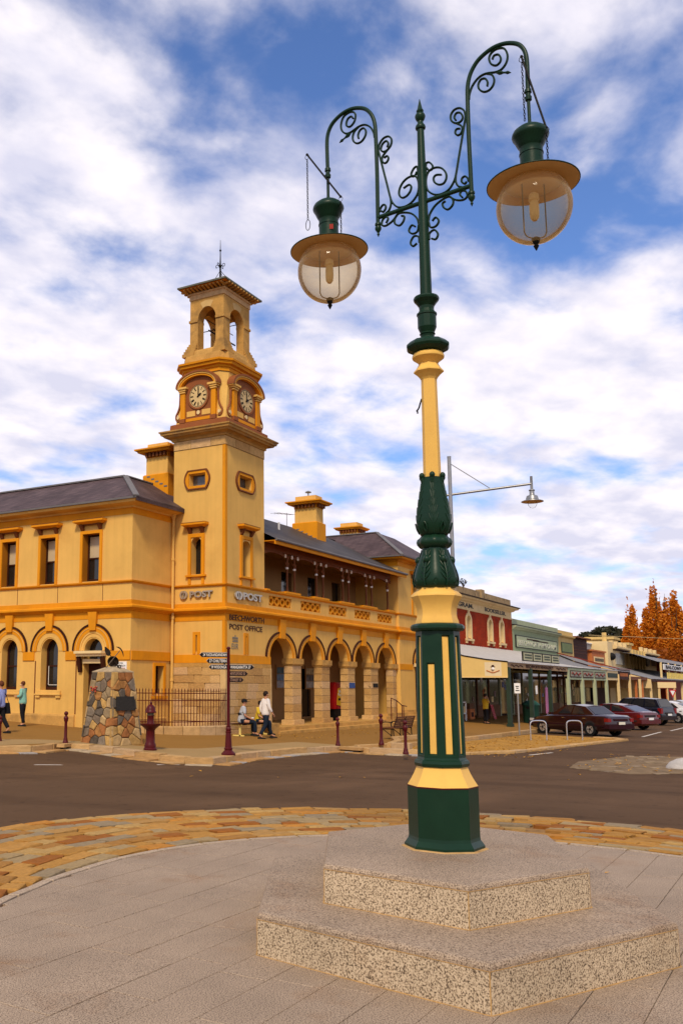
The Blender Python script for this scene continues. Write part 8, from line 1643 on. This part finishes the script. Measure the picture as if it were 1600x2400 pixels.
AUT = leaf_mat('autumn_poplar_leaf', [(.54, .16, .008), (.74, .26, .014), (.82, .34, .03), (.64, .20, .01), (.42, .11, .008)]); GUM = leaf_mat('eucalypt_leaf', [(.030, .036, .018), (.05, .052, .026), (.065, .058, .03), (.04, .035, .018)]); AUT2 = leaf_mat('russet_leaf', [(.34, .085, .008), (.52, .15, .012), (.24, .06, .01)])
BARK = mat('tree_bark', (.07, .045, .03), .9, .3, 3)
def poplar(label, x, y, zt, wid, seed, spires):
    zb = -2; t = thing('poplar_tree', label, 'poplar', (x, y, zb), 0, 'autumn poplars'); r = random.Random(seed); b = MB(); b.tube([(x, y, zb), (x + .2, y, zb + (zt - zb)*.5), (x, y, zt - 1)], [.55, .3, .05], 8)
    for i in range(12): a = r.uniform(0, 6.28); h = zb + (zt - zb)*r.uniform(.12, .6); b.tube([(x, y, h), (x + math.cos(a)*wid*.5, y + math.sin(a)*wid*.5, h + (zt - zb)*.18), (x + math.cos(a)*wid*.6, y + math.sin(a)*wid*.6, h + (zt - zb)*.32)], [.14, .08, .02], 5)
    obj('trunk', b, BARK, t); bl = []
    for dx, top, rad in spires:
        base = zb + 2.5
        for k in range(9):
            f = k/8; zz = base + (top - base)*f; rr_ = rad*(1 - f**1.7)**.8*(0.62 + .38*min(1, f*3)) + .08; off = Vector((.525*dx, -.85*dx, 0)); wob = Vector((r.uniform(-.4, .4), r.uniform(-.4, .4), 0))*rad
            bl.append((Vector((x, y, zz)) + off + wob, (rr_, rr_, (top - base)/8*.95)))
    leaf_crown('crown', bl, int(7500*len(spires)), .27, AUT, t, seed, upright=.5, hollow=.2)
def vpt(px, depth): 
    d = fw*2239.28 + rt*(px - 469.4) ; d = Vector((d.x, d.y, 0)); k = depth/(d.dot(Vector((fw.x, fw.y, 0)).normalized())); return CAM.x + d.x*k, CAM.y + d.y*k
x, y = vpt(1462, 160); poplar('slender orange autumn poplar standing apart from the taller pair', x, y, 15.2, 1.5, 1, [(0, 15.4, 1.35), (-.7, 13.4, 1.1), (.8, 12.9, 1.1)])
x, y = vpt(1524, 165); poplar('tallest orange autumn poplar with ragged spire', x, y, 19.2, 2.4, 2, [(.2, 19.4, 2.0), (-.9, 17.6, 1.8), (-1.9, 15.2, 1.7), (-2.7, 12.4, 1.5), (1.0, 17.0, 1.7)])
x, y = vpt(1556, 162); poplar('broad orange autumn poplar beside the tallest spire', x, y, 17.6, 2.2, 3, [(.2, 17.9, 2.0), (1.1, 16.4, 1.8), (-.9, 16.0, 1.7), (2.0, 13.6, 1.6)])
def gum(label, px, depth, zt, w_, seed, blobs, m=GUM, name='gum_tree', cat='gum tree', group='dark gum trees', size=.42, nl=5200):
    x, y = vpt(px, depth); t = thing(name, label, cat, (x, y, -2), 0, group); r = random.Random(seed); b = MB(); b.tube([(x, y, -2), (x + .3, y, zt*.4), (x, y, zt*.75)], [.5, .35, .15], 7); L2 = []
    for (dx, dz, rx_, rz_) in blobs:
        c = Vector((x, y, zt + dz)) + Vector((.525, -.85, 0))*dx; b.tube([(x, y, zt*.4), (x*.5 + c.x*.5, y*.5 + c.y*.5, c.z*.7), c], [.2, .12, .05], 5); L2.append((c, (rx_, rx_*.8, rz_)))
    obj('trunk', b, BARK, t); leaf_crown('crown', L2, nl, size, m, t, seed, hollow=.55)
gum('broad dark gum tree behind the brown shop, spotted with sky gaps', 1405, 175, 10.6, 6, 5, [(0, .3, 3.6, 1.5), (-3.4, -.6, 2.6, 1.5), (3.2, -.1, 3.0, 1.5), (5.8, -.7, 2.4, 1.5), (-1.6, -2.4, 3.4, 1.3), (2.8, -2.6, 3.6, 1.4), (-5.0, -2.6, 2.2, 1.2)], nl=4300)
gum('small round gum tree between the emporium and the broad gum', 1353, 170, 8.6, 3, 6, [(0, .2, 1.9, 1.2), (-1.2, -1.2, 1.9, 1.3), (1.4, -1.4, 1.8, 1.2)], nl=1700)
gum('dark gum tree peeping over the emporium parapet', 1331, 168, 8.4, 3, 7, [(0, 0, 1.4, .8), (.6, -1.3, 1.6, 1.1)], nl=1500)
gum('dark gum tree just beyond the broad poplar', 1606, 170, 9.6, 3, 8, [(0, 0, 1.7, 1.5), (0, -2.5, 2.0, 1.8)], nl=1800)
gum('low russet tree under the gum beside the grey shop', 1395, 168, 6.2, 3, 9, [(0, 0, 2.2, 1.8), (3.5, .0, 2.4, 1.9), (-3, -.6, 2.0, 1.5), (1, -2.2, 4.2, 1.6)], AUT2, 'russet_tree', 'tree', 'russet autumn trees', .36, 4000)
gum('russet tree filling the gap below the slender poplar', 1462, 158, 5.8, 3, 10, [(0, 0, 3.0, 1.8), (4.0, .2, 3.0, 2.0), (-3.4, -.4, 2.4, 1.6), (7, -.6, 2.6, 1.9)], AUT2, 'russet_tree', 'tree', 'russet autumn trees', .36, 5000)
gum('bushy orange tree below the broad poplar', 1580, 150, 5.6, 3, 11, [(0, 0, 3.2, 1.9), (-3.6, -.2, 2.6, 1.9), (3.2, -.3, 2.6, 1.9), (0, -2.4, 4.0, 1.6)], AUT2, 'russet_tree', 'tree', 'russet autumn trees', .36, 5000)
# bare shrub growing on the bookshop parapet
bs2 = thing('parapet_weed', 'wispy weed growing on the bookshop parapet', 'weed', (29.8, .15, 7.85)); b = MB(); r = random.Random(4)
for i in range(9): a = r.uniform(-.7, .7); b.tube([(29.8, .15, 7.85), (29.8 + a*.4, .15, 8.0), (29.8 + a, .15, 8.1 + r.uniform(0, .35))], .02, 4)
obj('stem', b, BARK, bs2); leaf_crown('foliage', [(Vector((29.8, .15, 8.25)), (.6, .2, .18))], 60, .06, GUM, bs2, 3, hollow=0)
x, y = vpt(1313, 120); bt = thing('bare_tree', 'leafless twiggy tree top behind the emporium parapet', 'tree', (x, y, 0)); b = MB()
for i in range(30): a = r.uniform(-1, 1); c_ = r.uniform(-1, 1); b.tube([(x, y, 3.5), (x + a*.5, y + c_*.5, 5.6), (x + a*1.2, y + c_*1.2, 6.9 + r.uniform(0, .9))], [.06, .03, .012], 4)
obj('branches', b, BARK, bt)
# far wooded rise behind the town
HILL = mat('wooded_hill', (.06, .05, .025), .95, .3, .1)
b = MB(); n = 40
for i in range(n + 1):
    yy = -260 + 420*i/n; h = 3.0 + 1.2*math.sin(i*.9) + .8*math.sin(i*2.3); b.v += [(330, yy, -8), (350, yy, h), (420, yy, h - 1)]
b.f = [(i*3 + j, i*3 + 3 + j, i*3 + 4 + j, i*3 + 1 + j) for i in range(n) for j in range(2)]; b.m = [0]*len(b.f); tag(obj('hill', b, HILL), kind='structure')
